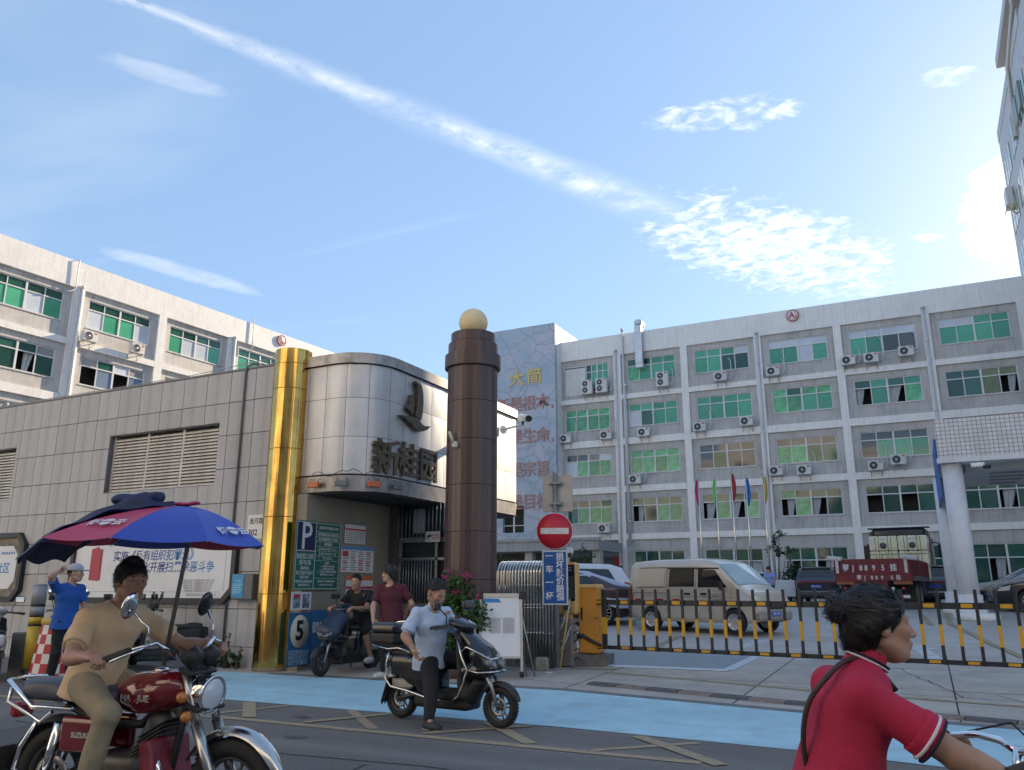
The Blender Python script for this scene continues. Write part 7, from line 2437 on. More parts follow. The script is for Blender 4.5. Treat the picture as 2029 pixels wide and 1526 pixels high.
    if full:
        bar_m = mat('chrome_bar', (.60, .58, .55), .16, 1.0)
        for s_ in (-1, 1):
            y = .19 * s_
            MB().tube([(.22, y * .9, .86), (.30, y, .68), (.37, y * 1.02, .56), (.32, y, .42), (.26, y, .30), (.18, y, .245), (-.10, y, .245), (-.42, y, .31), (-.66, y, .34), (-.75, y * .95, .42), (-.74, y * .9, .60), (-.72, y * .85, .70)], .012, 8).build('guard_bar', bar_m, t)
            MB().tube([(.30, y, .74), (.36, y * 1.02, .79), (.52, y * .85, .72), (.60, y * .6, .67)], .010, 8).build('front_guard', bar_m, t)
            MB().tube([(.37, y * 1.02, .56), (.52, y * 1.08, .54), (.66, y * .6, .55), (.68, 0, .56)], .010, 8).build('lower_guard', bar_m, t)
            MB().tube([(-.42, y * .9, .70), (-.56, y * 1.0, .745), (-.72, y, .73), (-.98, y * .8, .765), (-.99, 0, .765)], .010, 8).build('rear_rack', bar_m, t)
        MB().tube([(.60, -.115, .67), (.62, 0, .675), (.60, .115, .67)], .010, 8).build('front_guard', bar_m, t)
        # top box
        F = Field(); F.rbox((-.80, 0, .84), (.19, .20, .075), .05, .01); F.plane((0, 0, .90), (0, 0, 1)); bx_ = fobj('top_box', F, .009, blk_matt, t)
        F = Field(); F.rbox((-.80, 0, .94), (.195, .205, .075), .06, .01); F.rbox((-.78, 0, .99), (.12, .13, .03), .03, .03); F.plane((0, 0, .905), (0, 0, -1)); fobj('lid', F, .009, blk_gloss, bx_)
        MB().box((-.985, 0, .93), (.02, .20, .06), 0, None, .008).build('reflector', mat('reflector_red', (.10, .01, .01), .25), bx_)
        MB().bx(-.90, -.62, -.10, .10, .75, .77).build('box_plate', alloy_d, t)
    if brand:
        mb = MB()
        for s_ in (-1, 1):
            Fb = frame((-.56 + (0), -.152 * -s_ * 1.0 * -1 if s_ < 0 else .152, .60), (1 if s_ < 0 else -1, 0, 0), (0, 0, 1))
            Fb = frame((-.50, s_ * .148, .605), (-s_, 0, 0), (0, 0, 1))
            add_text(mb, '雅迪电动', .05, Fb, 0, .002, .001, fit=.20)
        mb.build('brand_lettering', sign_w, t)
    return t


sc_h = R(-6)
scooter('glossy black scooter with chrome guard bars and a top box on the road', (-4.72, 7.88, .012), sc_h, blk_gloss)
s2 = scooter('dark navy scooter with a sheet cover, facing the street before the pier', (-8.60, 11.12, G(11) + .01), R(-90), mat('navy_gloss', (.014, .020, .034), .22, coat=.6), full=False, brand=False)
# rain apron over the nose of the dark scooter
F = Field(); F.cone((.20, 0, .95), (.52, 0, .66), .10, .12, .05, 1.9, (0, 1, 0)); F.cone((.10, 0, .98), (.10, .36, .96), .07, .05, .04); F.cone((.10, 0, .98), (.10, -.36, .96), .07, .05, .04); F.plane((.06, 0, 0), (-1, 0, .25))
fobj('rain_apron', F, .011, mat('navy_apron', (.018, .032, .062), .35, var=.2, scale=6, bump=.4, bscale=12), s2, wr=.006, wf=22)
MB().box((-.02, -.26, .99), (.02, .17, .12), 0, Matrix.Rotation(.2, 3, 'Z'), .01).build('white_cloth', white, s2)

# parked scooters along the wall on the left
s3 = scooter('black scooter with round mirrors parked right of the umbrella pole', (-11.95, 10.15, G(10.1) + .01), R(-118), blk_matt, full=False, brand=False, fh=.013)
s4 = scooter('black and orange scooter parked behind the motorcycle rider', (-12.7, 10.05, G(10) + .01), R(-60), mat('charcoal_plastic', (.05, .05, .052), .35, coat=.3), full=False, brand=False, fh=.013)
F = Field(); F.cone((.05, -.1, .95), (.05, .1, .95), .02, .02, .01); F.cone((.05, .1, .95), (-.02, .16, .88), .02, .02, .01); fobj('orange_rim', F, .008, mat('orange_plastic', (.60, .16, .03), .4), s4)
s5 = scooter('black scooter parked behind the checkered barrel', (-13.5, 9.55, G(9.5) + .01), R(-70), blk_gloss, full=False, brand=False, fh=.013)
s6 = scooter('white scooter with pink stickers cut off by the left picture edge', (-13.55, 8.35, G(8.3) + .01), R(150), mat('white_gloss_plastic', (.60, .61, .62), .25, coat=.5), full=False, brand=False, fh=.013)
mb = MB()
for k, (x, z, r_) in enumerate(((-.55, .60, .03), (-.42, .56, .022), (-.35, .50, .03))):
    mb.lathe([(0, .003), (r_, .003), (r_, 0)], 14, frame((x, -.150, z), (1, 0, 0), (0, 0, 1))); mb.lathe([(0, .003), (r_, .003), (r_, 0)], 14, frame((x, .150, z), (-1, 0, 0), (0, 0, 1)))
mb.build('pink_sticker', mat('sticker_pink', (.60, .18, .22), .5), s6)
for s_, nm in ((s3, 0), (s5, 1)):
    for q in (-1, 1):
        mb = MB(); mb.tube([(.08, .22 * q, 1.0), (.10, .25 * q, 1.12), (.05, .33 * q, 1.24)], .006, 6); mb.build('mirror_stalk', black_m, s_)
        mb = MB(); mb.lathe([(0, .012), (.055, .010), (.058, 0), (.05, -.012), (0, -.016)], 18, frame((.05, .34 * q, 1.29), (0, 1, 0), (.2, 0, 1))); mb.build('round_mirror', mirror_m, s_)

# ================================================================ motorcycle
red_p = mat('tank_red', (.16, .008, .014), .16, coat=1.0, var=.05)
mc = thing('motorcycle', 'dark red motorcycle with chrome rack and round headlight in the foreground', 'motorcycle', (-4.77, 3.44, .012), R(7))
xr, xf, r = 0, 1.26, .295
mo_wheel(mc, xr, r, r, .11, 5, alloy_d); mo_wheel(mc, xf, r, r, .085, 5, alloy_d)
F = Field(); F.ell((.66, 0, .80), (.25, .125, .115), .04); F.ell((.80, 0, .83), (.15, .12, .10), .04); F.cone((.46, 0, .76), (.62, 0, .76), .06, .10, .05, 1.2, (0, 1, 0)); F.plane((0, 0, .69), (0, 0, -1), .02)
tk = fobj('fuel_tank', F, .008, red_p, mc)
mb = MB(); mb.lathe([(0, .03), (.04, .028), (.045, 0)], 18, Matrix.Translation((.70, 0, .905))); mb.build('filler_cap', chrome, tk)
mb = MB()
for s_ in (-1, 1): add_text(mb, 'HAOJUE', .05, frame((.64, s_ * .128, .775), (-s_, 0, 0), (0, s_ * -.05, 1)), 0, .003, .001, fit=.20)
mb.build('tank_lettering', mat('silver_letter', (.6, .6, .6), .3, .6), tk)
F = Field(); F.rbox((.12, 0, .775), (.36, .13, .045), .04, .03); F.ell((-.10, 0, .815), (.24, .125, .045), .03); F.cone((.38, 0, .77), (.46, 0, .77), .05, .05, .04, 1.8, (0, 1, 0))
fobj('seat', F, .008, mat('motor_seat', (.045, .055, .075), .45, bump=.12, bscale=90), mc)
for s_ in (-1, 1):
    F = Field(); F.rbox((.28, .105 * s_, .56), (.17, .03, .10), .03, .02); sc_ = fobj('side_panel', F, .008, red_p, mc)
    mb = MB(); add_text(mb, 'SUZUKI', .04, frame((.28, s_ * .137, .56), (-s_, 0, 0), (0, 0, 1)), 0, .003, .001, fit=.13); mb.build('panel_lettering', MATS['silver_letter'], sc_)
    MB().tube([(.20, .14 * s_, .70), (-.10, .15 * s_, .70), (-.34, .13 * s_, .84), (-.38, 0, .845)], .013, 8).build('grab_rail', chrome, mc)
    MB().tube([(-.30, .135 * s_, .80), (-.31, .14 * s_, .72), (-.02, .15 * s_, .62), (.06, .15 * s_, .68)], .012, 8).build('grab_rail', chrome, mc)
    MB().tube([(-.05, .15 * s_, .62), (-.14, .16 * s_, .48), (-.17, .16 * s_, .36), (-.12, .16 * s_, .33)], .013, 8).build('rear_guard', chrome, mc)
    MB().tube([(.02, .12 * s_, r), (.10, .12 * s_, .62)], .030, 10).build('shock_absorber', chrome, mc)
    MB().tube([(.35, .09 * s_, .33), (0, .09 * s_, r)], .022, 8).build('swing_arm', blk_matt, mc)
    MB().tube([(.95, .085 * s_, .92), (1.06, .085 * s_, .64)], .024, 10).build('fork_tube', mat('fork_grey', (.45, .44, .42), .25, .9), mc)
    MB().tube([(1.05, .085 * s_, .66), (1.24, .085 * s_, .28)], [.030, .032], 10).build('fork_leg', MATS['fork_grey'], mc)
    for z_, x_ in (((.80, .97), (.70, 1.01)) if s_ < 0 else ((.80, .97),)):
        mb = MB(); mb.lathe([(0, .028), (.022, .025), (.032, .008), (.027, -.016), (.01, -.028)], 14, frame((x_ + .03, .16 * s_, z_), (0, 1, 0), (0, 0, 1))); mb.tube([(x_, .09 * s_, z_), (x_ + .02, .15 * s_, z_)], .01, 6); mb.build('turn_signal', mat('amber_lens', (.45, .15, .02), .25, coat=.5), mc)
    MB().tube([(.87, .05 * s_, .99), (.88, .14 * s_, 1.03), (.86, .24 * s_, 1.09), (.74, .36 * s_, 1.04)], .012, 8).build('handlebar', chrome, mc)
    MB().tube([(.77, .33 * s_, 1.055), (.66, .43 * s_, 1.0)], .019, 10).build('grip', rubber_d, mc)
    MB().tube([(.66, .43 * s_, 1.0), (.645, .443 * s_, .993)], .022, 10).build('bar_end', chrome, mc)
    MB().tube([(.84, .27 * s_, 1.08), (.84, .34 * s_, 1.06), (.74, .44 * s_, 1.0)], .008, 6).build('lever', chrome, mc)
    MB().tube([(.82, .26 * s_, 1.09), (.82, .27 * s_, 1.17), (.74, .30 * s_, 1.25)], .007, 6).build('mirror_stalk', chrome, mc)
    F = Field(); F.ell((.71, .31 * s_, 1.29), (.022, .055, .078), .01, Matrix.Rotation(.3, 3, 'Y')); mo = fobj('mirror', F, .007, chrome if s_ < 0 else blk_gloss, mc)
    MB().tube([(.50, .12 * s_, .30), (.52, .24 * s_, .29)], .016, 8).build('foot_peg', rubber_d, mc)
for zz, rr in ((.93, .02), (.74, .018)):
    MB().box((.96 + (.93 - zz) * .4, 0, zz), (.09, .24, .025), 0, Matrix.Rotation(.35, 3, 'Y'), .008).build('fork_clamp', blk_matt, mc)
HL = frame((1.05, 0, .80), (0, 1, 0), (.12, 0, 1))
mb = MB(); mb.lathe([(.03, -.13), (.07, -.12), (.098, -.06), (.104, .02), (.098, .03)], 30, HL); mb.build('headlight_shell', chrome, mc)
mb = MB(); mb.lathe([(.097, .025), (.08, .035), (.04, .046), (0, .05)], 30, HL); mb.build('headlight_lens', lamp_c, mc)
mb = MB(); mb.lathe([(.094, .028), (.107, .034), (.108, .015), (.100, .012)], 30, HL, closed=True); mb.build('headlight_ring', chrome, mc)
for s_ in (-1, 1):
    mb = MB(); mb.lathe([(.0, -.06), (.045, -.05), (.055, .02), (.05, .03)], 20, frame((.97, .07 * s_, 1.0), (0, 1, 0), (-.9, 0, 1.2)) @ Matrix.Rotation(math.pi, 4, 'X')); mb.build('gauge', blk_matt, mc)
fender('front_mudguard', mc, xf, r, .325, 18, 150, .062, mat('mudguard_chrome', (.55, .53, .50), .2, 1.0), .45)
fender('rear_mudguard', mc, xr, r, .33, 40, 175, .075, blk_matt, 1)
mb = MB(); mb.prism([(-.11, .0), (.11, 0), (.13, -.28), (-.13, -.28)], frame((-.36, 0, .46), (0, 1, 0), (.25, 0, 1)), .008); mb.build('mud_flap', rubber_d, mc)
MB().box((-.35, 0, .66), (.07, .14, .09), 0, None, .02).build('tail_lamp', lamp_r, mc)
F = Field(); F.rbox((.52, 0, .36), (.20, .13, .11), .05, .04); F.cone((.66, 0, .44), (.74, 0, .62), .09, .085, .03); fobj('engine', F, .012, alloy_d, mc)
for k in range(6): MB().box((.69 + .016 * k, 0, .48 + .028 * k), (.22, .22, .008), 0, Matrix.Rotation(-.5, 3, 'Y')).build('cooling_fin', alloy_d, mc)
MB().tube([(.75, -.08, .56), (.86, -.12, .40), (.70, -.16, .24), (.30, -.17, .25), (-.25, -.18, .30)], [.02, .022, .024, .04, .045], 10).build('exhaust_pipe', chrome, mc)
F = Field(); F.rbox((.80, 0, .40), (.05, .17, .17), .03, .03, Matrix.Rotation(-.25, 3, 'Y')); fobj('leg_apron', F, .009, mat('red_vinyl', (.20, .02, .035), .4, var=.2, scale=8, bump=.4, bscale=14), mc, wr=.006, wf=30)
MB().tube([(.93, 0, .90), (.60, 0, .62), (.35, 0, .60), (.02, 0, .70)], .025, 8).build('frame_tube', blk_matt, mc)
MB().tube([(.93, 0, .88), (.82, 0, .30), (.40, 0, .24)], .022, 8).build('frame_tube', blk_matt, mc)
mb = MB()
for k in range(4): mb.tube([(.86, .2 - .13 * k, 1.06), (.96, .12 - .1 * k, 1.03), (.98, .04 - .03 * k, .92), (.95, .03, .8)], .006, 5)
mb.build('control_cable', black_m, mc)

# ================================================================ umbrella clamped to the motorcycle
um_b = mat('umbrella_blue', (.035, .075, .42), .55, var=.06, scale=5, bump=.1, bscale=120)
um_r = mat('umbrella_red', (.42, .035, .10), .55, var=.06, scale=5, bump=.1, bscale=120)
um_n = mat('umbrella_navy', (.010, .018, .07), .6, var=.3, scale=7, bump=.3, bscale=30)
UB = Vector((-4.06, 3.52, .96)); UT = Vector((-3.98, 3.54, 1.64)); UA = Vector((-4.01, 3.53, 1.885))
um = thing('umbrella', 'big blue and red sun umbrella with a dark folded tail', 'umbrella', (0, 0, 0))
MB().tube([UB, UT, UA], .013, 10).build('pole', mat('umbrella_pole', (.16, .155, .15), .45, .5), um)
RU, RV = .66, .56
camr = Vector((.893, .449, 0)); camf = Vector((-.449, .893, 0))
tilt = -.02


def canopy_pt(a, q):
    """a: angle, q: 0 apex to 1 rim"""
    seg = 2 * math.pi / 8
    ph = (a % seg) - seg / 2
    sc_ = math.cos(seg / 2) / math.cos(ph)
    sag = .035 * q * (1 - (abs(ph) / (seg / 2)) ** 2)
    rr = q * (sc_ * .9 + .1)
    x = math.cos(a) * RU * rr - .17 * q; y = math.sin(a) * RV * rr
    z = -.225 * (q ** 1.75) - sag * .5 + x * tilt
    return UA + camr * x + camf * y + Vector((0, 0, z))


cols = [um_b, um_r, um_b, um_b, um_b, um_r, um_b, um_b]
cols = {0: um_b, 1: um_r, 2: um_b, 3: um_r, 4: um_b, 5: um_b, 6: um_r, 7: um_b}
# seen from the camera the panels run: 4/5 left, 5 red, 6 blue, 7 blue
cols = [um_b, um_r, um_b, um_r, um_b, um_r, um_b, um_b]
OFF0 = 0.0
for k in range(8):
    a0_ = 2 * math.pi * k / 8
    mb = MB()
    mb.grid(lambda u, v: canopy_pt(a0_ + OFF0 + (v * .9999) * 2 * math.pi / 8, .02 + .98 * u), 8, 8, flip=True)
    mb.build('canopy_panel', cols[k], um)
    e = canopy_pt(a0_, 1.0); m_ = canopy_pt(a0_, .55)
    MB().tube([canopy_pt(a0_, .05) - Vector((0, 0, .012)), m_ - Vector((0, 0, .012)), e - Vector((0, 0, .006))], .004, 5).build('rib', alu, um)
    MB().tube([UT + Vector((0, 0, .02)), m_ - Vector((0, 0, .014))], .004, 5).build('strut', alu, um)
F = Field(); F.ell(UA + Vector((.0, 0, .012)), (.05, .03, .012), .01); F.ell(UA + camr * .05 + Vector((0, 0, .02)), (.035, .03, .012), .01); F.ell(UA - camr * .05 + Vector((0, 0, .015)), (.03, .03, .012), .01)
fobj('top_knot', F, .006, um_r, um)
# the folded tail sheet bunched over the back of the canopy
up_ = lambda a, q, z: canopy_pt(math.pi * a, q) + Vector((0, 0, z))


def tail(u, v):
    q = .10 + 1.06 * u
    a = math.pi * (.86 + .42 * v * (1 - .25 * u))
    z = .012 + .045 * math.sin(math.pi * v) * math.sin(math.pi * min(1, u * 1.1)) + .016 * math.sin(v * 17 + u * 6) + .010 * math.sin(u * 21 + v * 5) - .42 * max(0, u - .88) + .05 * math.exp(-((u - .28) / .13) ** 2) * abs(math.sin(v * 6.5))
    return tuple(canopy_pt(a, q) + Vector((0, 0, z)))


mb = MB(); mb.grid(tail, 40, 36, flip=True); mb.build('folded_tail', um_n, um)
F = Field(); F.cone(up_(1.03, .47, .085), up_(1.12, .24, .075), .042, .036, .02, 1.5, (.893, .449, 0)); F.plane(up_(1.1, .26, .105), (.12, 0, 1), .01)
fobj('bunched_fold', F, .009, um_n, um, wr=.011, wf=48, seed=5)
# printed marks on the front panels: two characters beside a round mark
for (a, q, s_, par) in ((2 * math.pi * 5.5 / 8, .74, .062, 0), (2 * math.pi * 7.62 / 8, .80, .055, 1)):
    c = canopy_pt(a, q); e1 = (canopy_pt(a + .05, q) - c).normalized(); e2 = (canopy_pt(a, q - .05) - c).normalized()
    Fm = frame(c + Vector((0, 0, .004)), e1, e2)
    if Fm.col[2].z < 0: Fm = frame(c, -e1, e2)
    Fm = Fm @ Matrix.Translation((0, 0, .012))
    mb = MB()
    add_text(mb, '怀', s_ * 1.25, Fm @ Matrix.Translation((-s_ * 1.45, 0, 0)), 0, .001, .002); add_text(mb, '云', s_ * 1.25, Fm @ Matrix.Translation((s_ * 1.45, 0, 0)), 0, .001, .002)
    mb.prism([(math.cos(R(20 * i)) * s_ * .75, math.sin(R(20 * i)) * s_ * .5 + s_ * .25) for i in range(10)], Fm, .002)
    mb.prism([(math.cos(R(180 + 20 * i)) * s_ * .62, math.sin(R(180 + 20 * i)) * s_ * .6 + s_ * .05) for i in range(10)], Fm, .002)
    mb.build('printed_mark', sign_w, um)

# ================================================================ checkered barrel, bollard, box at the left
chk_r = mat('checker_red', (.42, .012, .03), .5, var=.1, dirt=(.2, .03, .03), dirt_amt=.3)
chk_w = mat('checker_white', (.66, .65, .63), .5, var=.06, dirt=(.4, .37, .33), dirt_amt=.4)
bl = thing('checkered_barrel', 'red and white checkered barrel barrier with a yellow lid', 'barrier', (-12.15, 8.62, .01))
nc, nr, hh, rb0, rb1 = 18, 6, .84, .47, .36
for j in range(nr):
    for k in range(nc):
        z0, z1 = hh * j / nr, hh * (j + 1) / nr
        r0, r1 = rb0 + (rb1 - rb0) * j / nr, rb0 + (rb1 - rb0) * (j + 1) / nr
        a0_, a1_ = 2 * math.pi * k / nc, 2 * math.pi * (k + 1) / nc
        mb = MB()
        mb.grid(lambda u, v: ((r0 + (r1 - r0) * v) * math.cos(a0_ + (a1_ - a0_) * u), (r0 + (r1 - r0) * v) * math.sin(a0_ + (a1_ - a0_) * u), z0 + (z1 - z0) * v), 2, 1)
        mb.build('checker_square', chk_r if (j + k) % 2 else chk_w, bl)
mb = MB(); mb.lathe([(.365, .84), (.375, .85), (.375, .91), (.36, .93), (0, .93)], 30); mb.build('yellow_lid', mat('lid_yellow', (.48, .33, .06), .5, var=.15, scale=6), bl)
MB().lathe([(.50, -.01), (.50, .02), (.46, .03)], 30).build('base_ring', dark_grey, bl)
bo = thing('bollard', 'grey and yellow banded bollard beside the checkered barrel', 'bollard', (-12.78, 8.50, .01))
for (z0, z1, m_) in ((0, .16, black_m), (.16, .80, mat('bollard_yellow', (.52, .36, .03), .5, var=.12, scale=5)), (.80, .84, black_m), (.84, .94, MATS['bollard_yellow']), (.94, .98, black_m), (.98, 1.10, mat('bollard_grey', (.25, .27, .30), .45)), (1.10, 1.14, black_m), (1.14, 1.42, MATS['bollard_grey'])):
    MB().lathe([(.105, z0), (.105, z1)], 22).build('band', m_, bo)
MB().lathe([(.105, 1.42), (.10, 1.45), (0, 1.46)], 22).build('cap', MATS['bollard_grey'], bo)
o = MB().box((-13.05, 8.55, .36), (.28, .30, .70), 0, Matrix.Rotation(.2, 3, 'Z'), .02).build('utility_cabinet', mat('cabinet_dark', (.075, .085, .085), .5, var=.1))
tag(o, 'low dark grey cabinet standing beside the yellow bollard', 'cabinet')

# ================================================================ people
shirt_w = mat('pale_blue_shirt', (.47, .57, .73), .75, var=.05, scale=6, bump=.9, bscale=11)
trous_k = mat('black_trousers', (.010, .010, .012), .8, bump=.9, bscale=11)
maroon_s = mat('maroon_top', (.085, .010, .022), .75, var=.12, scale=6, bump=.9, bscale=11)
black_t = mat('black_tshirt', (.012, .013, .018), .8, var=.2, scale=6, bump=.9, bscale=11)
tan_s = mat('tan_tshirt', (.66, .47, .28), .8, var=.06, scale=6, bump=.9, bscale=11)
khaki = mat('khaki_trousers', (.30, .25, .16), .85, var=.12, scale=7, bump=.9, bscale=11)
blue_s = mat('cobalt_shirt', (.010, .085, .36), .75, var=.08, scale=6, bump=.9, bscale=11)
red_s2 = mat('crimson_polo', (.45, .014, .055), .8, var=.06, scale=6, bump=.3, bscale=220)
shoe_k = mat('dark_shoe', (.025, .027, .032), .6, var=.3, scale=20)
shoe_w = mat('white_shoe', (.55, .55, .53), .6, var=.15, scale=25)

# rider astride the black scooter
J = dict(pelvis=(-4.950, 7.84, .66), chest=(-4.910, 7.79, 1.02), neck=(-4.880, 7.77, 1.19), head=(-4.825, 7.74, 1.345),
         shR=(-4.980, 7.60, 1.13), elR=(-5.040, 7.48, .90), wrR=(-4.900, 7.44, .775), shL=(-4.810, 7.96, 1.13), elL=(-4.730, 8.05, .92), wrL=(-4.670, 8.13, .96),
         hipR=(-4.915, 7.77, .61), knR=(-4.750, 7.58, .36), anR=(-4.680, 7.42, .09), toeR=(-4.520, 7.36, .04), hipL=(-4.930, 7.95, .66), knL=(-4.650, 8.05, .60), anL=(-4.570, 8.02, .41), toeL=(-4.410, 8.02, .375))
person('man in a pale blue shirt sitting astride the black scooter, head bowed', J, (.93, -.16, -.50), dict(shirt=shirt_w, trousers=trous_k, shoes=shoe_k, sole=mat('grey_sole', (.22, .20, .18), .8), hem=.10, flare=.88, front=(.75, -.6, -.1), wr=.009, wf=22),
       hs=1.15, build=1.12, sleeve=.62, collar=True, hair='crop', skinm=skin_d, hands={'R': ((.45, .0, -.85), (.9, .2, .3), (.3, -.8, 0), .65), 'L': ((.85, .1, -.1), (0, 0, -1), (0, -1, 0), .9)}, seed=2)

wm_ = [o_ for o_ in COL.objects if o_.get('label', '').startswith('man in a pale blue shirt')][0]
fr_ = vec((.75, -.6, -.1)); fr_ /= np.linalg.norm(fr_); Jm = {k_: vec(v_) for k_, v_ in J.items()}
pl_ = [Jm['neck'] * .7 + Jm['chest'] * .3 + fr_ * .075, Jm['chest'] + fr_ * .136, (Jm['chest'] + Jm['pelvis']) / 2 + fr_ * .132, Jm['pelvis'] + fr_ * .135]
MB().tube([tuple(p_) for p_ in pl_], .010, 6, flat=(.5, 1)).build('placket', shirt_w, wm_)
for q_ in (.25, .5, .75, 1.0):
    c_ = (pl_[1] * (1 - q_) + pl_[3] * q_) + fr_ * .010
    MB().lathe([(0, .003), (.006, .003), (.006, 0)], 10, Matrix.Translation(c_)).build('button', sign_w, wm_)
# woman in maroon behind him
bx0, by0, bz0 = -7.55, 10.80, G(10.8)
J = dict(pelvis=(0, 0, .90), chest=(-.01, -.01, 1.22), neck=(-.01, -.02, 1.41), head=(-.03, -.04, 1.555),
         shR=(-.15, -.12, 1.34), elR=(-.20, -.20, 1.07), wrR=(-.10, -.32, .87), shL=(.15, .09, 1.34), elL=(.29, .15, 1.10), wrL=(.15, .20, 1.00),
         hipR=(-.07, -.06, .88), knR=(-.08, -.09, .48), anR=(-.06, -.05, .09), toeR=(-.10, -.18, .04), hipL=(.08, .05, .88), knL=(.09, .05, .48), anL=(.10, .09, .09), toeL=(.09, -.05, .04))
person('woman in a maroon top and black trousers standing behind the scooter rider', J, (-.95, -.28, .05), dict(shirt=maroon_s, trousers=trous_k, shoes=shoe_w, hem=.10, front=(-.35, -.94, 0)),
       sex='f', build=1.0, sleeve=.55, hair='short', loc=(bx0, by0, bz0), hs=1.02, v_neck=True, seed=4, fine=.0055, hands={'R': ((.35, -.35, -.75), (.6, .5, -.2), (.1, -.9, .2), .3), 'L': ((-.4, .3, -.6), (0, -1, 0), (0, 0, 1), .5)})

# seated man on the dark scooter
J = dict(pelvis=(0, .42, .80), chest=(.0, .30, 1.12), neck=(0, .22, 1.30), head=(.01, .14, 1.435),
         shR=(-.20, .28, 1.24), elR=(-.28, .12, 1.02), wrR=(-.26, -.10, 1.03), shL=(.20, .28, 1.24), elL=(.28, .10, 1.00), wrL=(.17, -.12, 1.02),
         hipR=(-.11, .38, .78), knR=(-.20, .02, .68), anR=(-.20, .06, .40), toeR=(-.20, -.10, .37), hipL=(.11, .38, .78), knL=(.28, .08, .66), anL=(.31, .22, .24), toeL=(.33, .08, .19))
person('man in a black t-shirt and shorts sitting on the dark navy scooter', J, (.25, -.95, -.10), dict(shirt=black_t, trousers=trous_k, shoes=shoe_w, leg=.0, hem=.05, front=(0, -1, 0)),
       loc=(-8.60, 11.10, G(11)), build=1.08, sleeve=.5, hair='crop', skinm=skin_d, seed=6, fine=.006, hands={'R': ((.1, -1, -.1), (0, 0, -1), (1, 0, 0), .8), 'L': ((-.2, -1, -.2), (0, 0, -1), (-1, 0, 0), .7)})

# motorcycle rider
J = dict(pelvis=(-4.550, 3.45, .86), chest=(-4.470, 3.47, 1.17), neck=(-4.440, 3.48, 1.31), head=(-4.380, 3.49, 1.44),
         shR=(-4.460, 3.28, 1.22), elR=(-4.320, 3.10, 1.02), wrR=(-4.140, 3.08, 1.035), shL=(-4.480, 3.67, 1.22), elL=(-4.260, 3.83, 1.05), wrL=(-4.100, 3.93, 1.06),
         hipR=(-4.480, 3.34, .84), knR=(-4.140, 3.24, .72), anR=(-4.230, 3.22, .36), toeR=(-4.060, 3.20, .31), hipL=(-4.480, 3.56, .84), knL=(-4.140, 3.72, .72), anL=(-4.230, 3.74, .36), toeL=(-4.060, 3.76, .31))
mr, PhM, JM = person('motorcycle rider in a tan t-shirt and khaki trousers under the umbrella', J, (.93, -.20, .0), dict(shirt=tan_s, trousers=khaki, shoes=shoe_k, hem=.10, front=(1, -.05, -.1), wr=.006, wf=20),
       build=.99, sleeve=.55, hair='short', skinm=skin_d, seed=8, hands={'R': ((.95, -.1, .0), (0, .2, -1), (.1, 1, 0), 1.0), 'L': ((.9, .1, -.1), (0, -.2, -1), (0, -1, 0), 1.0)}, hs=1.0)

# man in blue with a cap by the checkered barrel
J = dict(pelvis=(0, 0, .93), chest=(.01, .0, 1.27), neck=(.03, .0, 1.46), head=(.08, .01, 1.60),
         shR=(-.03, -.19, 1.38), elR=(.04, -.38, 1.55), wrR=(-.06, -.16, 1.62), shL=(.03, .19, 1.38), elL=(.06, .26, 1.10), wrL=(.20, .20, .92),
         hipR=(0, -.09, .91), knR=(.02, -.10, .49), anR=(-.06, -.10, .09), toeR=(.10, -.12, .04), hipL=(0, .09, .91), knL=(.06, .10, .50), anL=(.10, .11, .09), toeL=(.26, .10, .04))
bm, PhB, _ = person('man in a cobalt blue shirt and pale cap with one arm raised', J, (.85, .52, .0), dict(shirt=blue_s, trousers=trous_k, shoes=shoe_k, hem=.12, front=(.9, .4, 0)),
       loc=(-11.25, 7.92, .012), rz=R(8), build=1.0, sleeve=.5, hair='crop', seed=10, fine=.006, hands={'R': ((-.5, .75, .2), (.7, .5, 0), (0, 0, 1), .5), 'L': ((.6, -.3, -.6), (0, -1, -.2), (1, 0, 0), .4)})
F_, L_, U_ = basis((.85, .52, 0)); rot = np.stack([F_, L_, U_], 1)
F = Field(); F.ell(PhB(-.012, 0, .055), (.112, .092, .088), .01, rot); F.plane(PhB(0, 0, .035), tuple(-U_)); cp = fobj('cap', F, .007, mat('cap_cloth', (.36, .38, .44), .8, var=.06), bm)
F = Field(); F.ell(PhB(.13, 0, .038), (.075, .075, .012), .01, rot); fobj('peak', F, .006, MATS['cap_cloth'], cp)

# far person beside the white car
J = dict(pelvis=(0, 0, .90), chest=(0, -.02, 1.20), neck=(0, -.03, 1.38), head=(-.03, -.06, 1.50), shR=(-.17, -.03, 1.32), elR=(-.22, -.10, 1.06), wrR=(-.12, -.25, .98), shL=(.17, -.02, 1.32), elL=(.22, -.08, 1.06), wrL=(.14, -.25, .98),
         hipR=(-.08, 0, .88), knR=(-.08, -.02, .48), anR=(-.08, 0, .09), toeR=(-.10, -.13, .04), hipL=(.08, 0, .88), knL=(.08, -.02, .48), anL=(.08, 0, .09), toeL=(.08, -.13, .04))
person('distant woman in a light blue shirt standing behind the minivan', J, (-.6, -.7, -.35), dict(shirt=mat('sky_shirt', (.20, .30, .62), .8), trousers=trous_k, hem=.06, front=(0, -1, 0)), sex='f', loc=(-5.95, 36.2, G(36)), h=.02, fine=.012, hair='pony', seed=12)

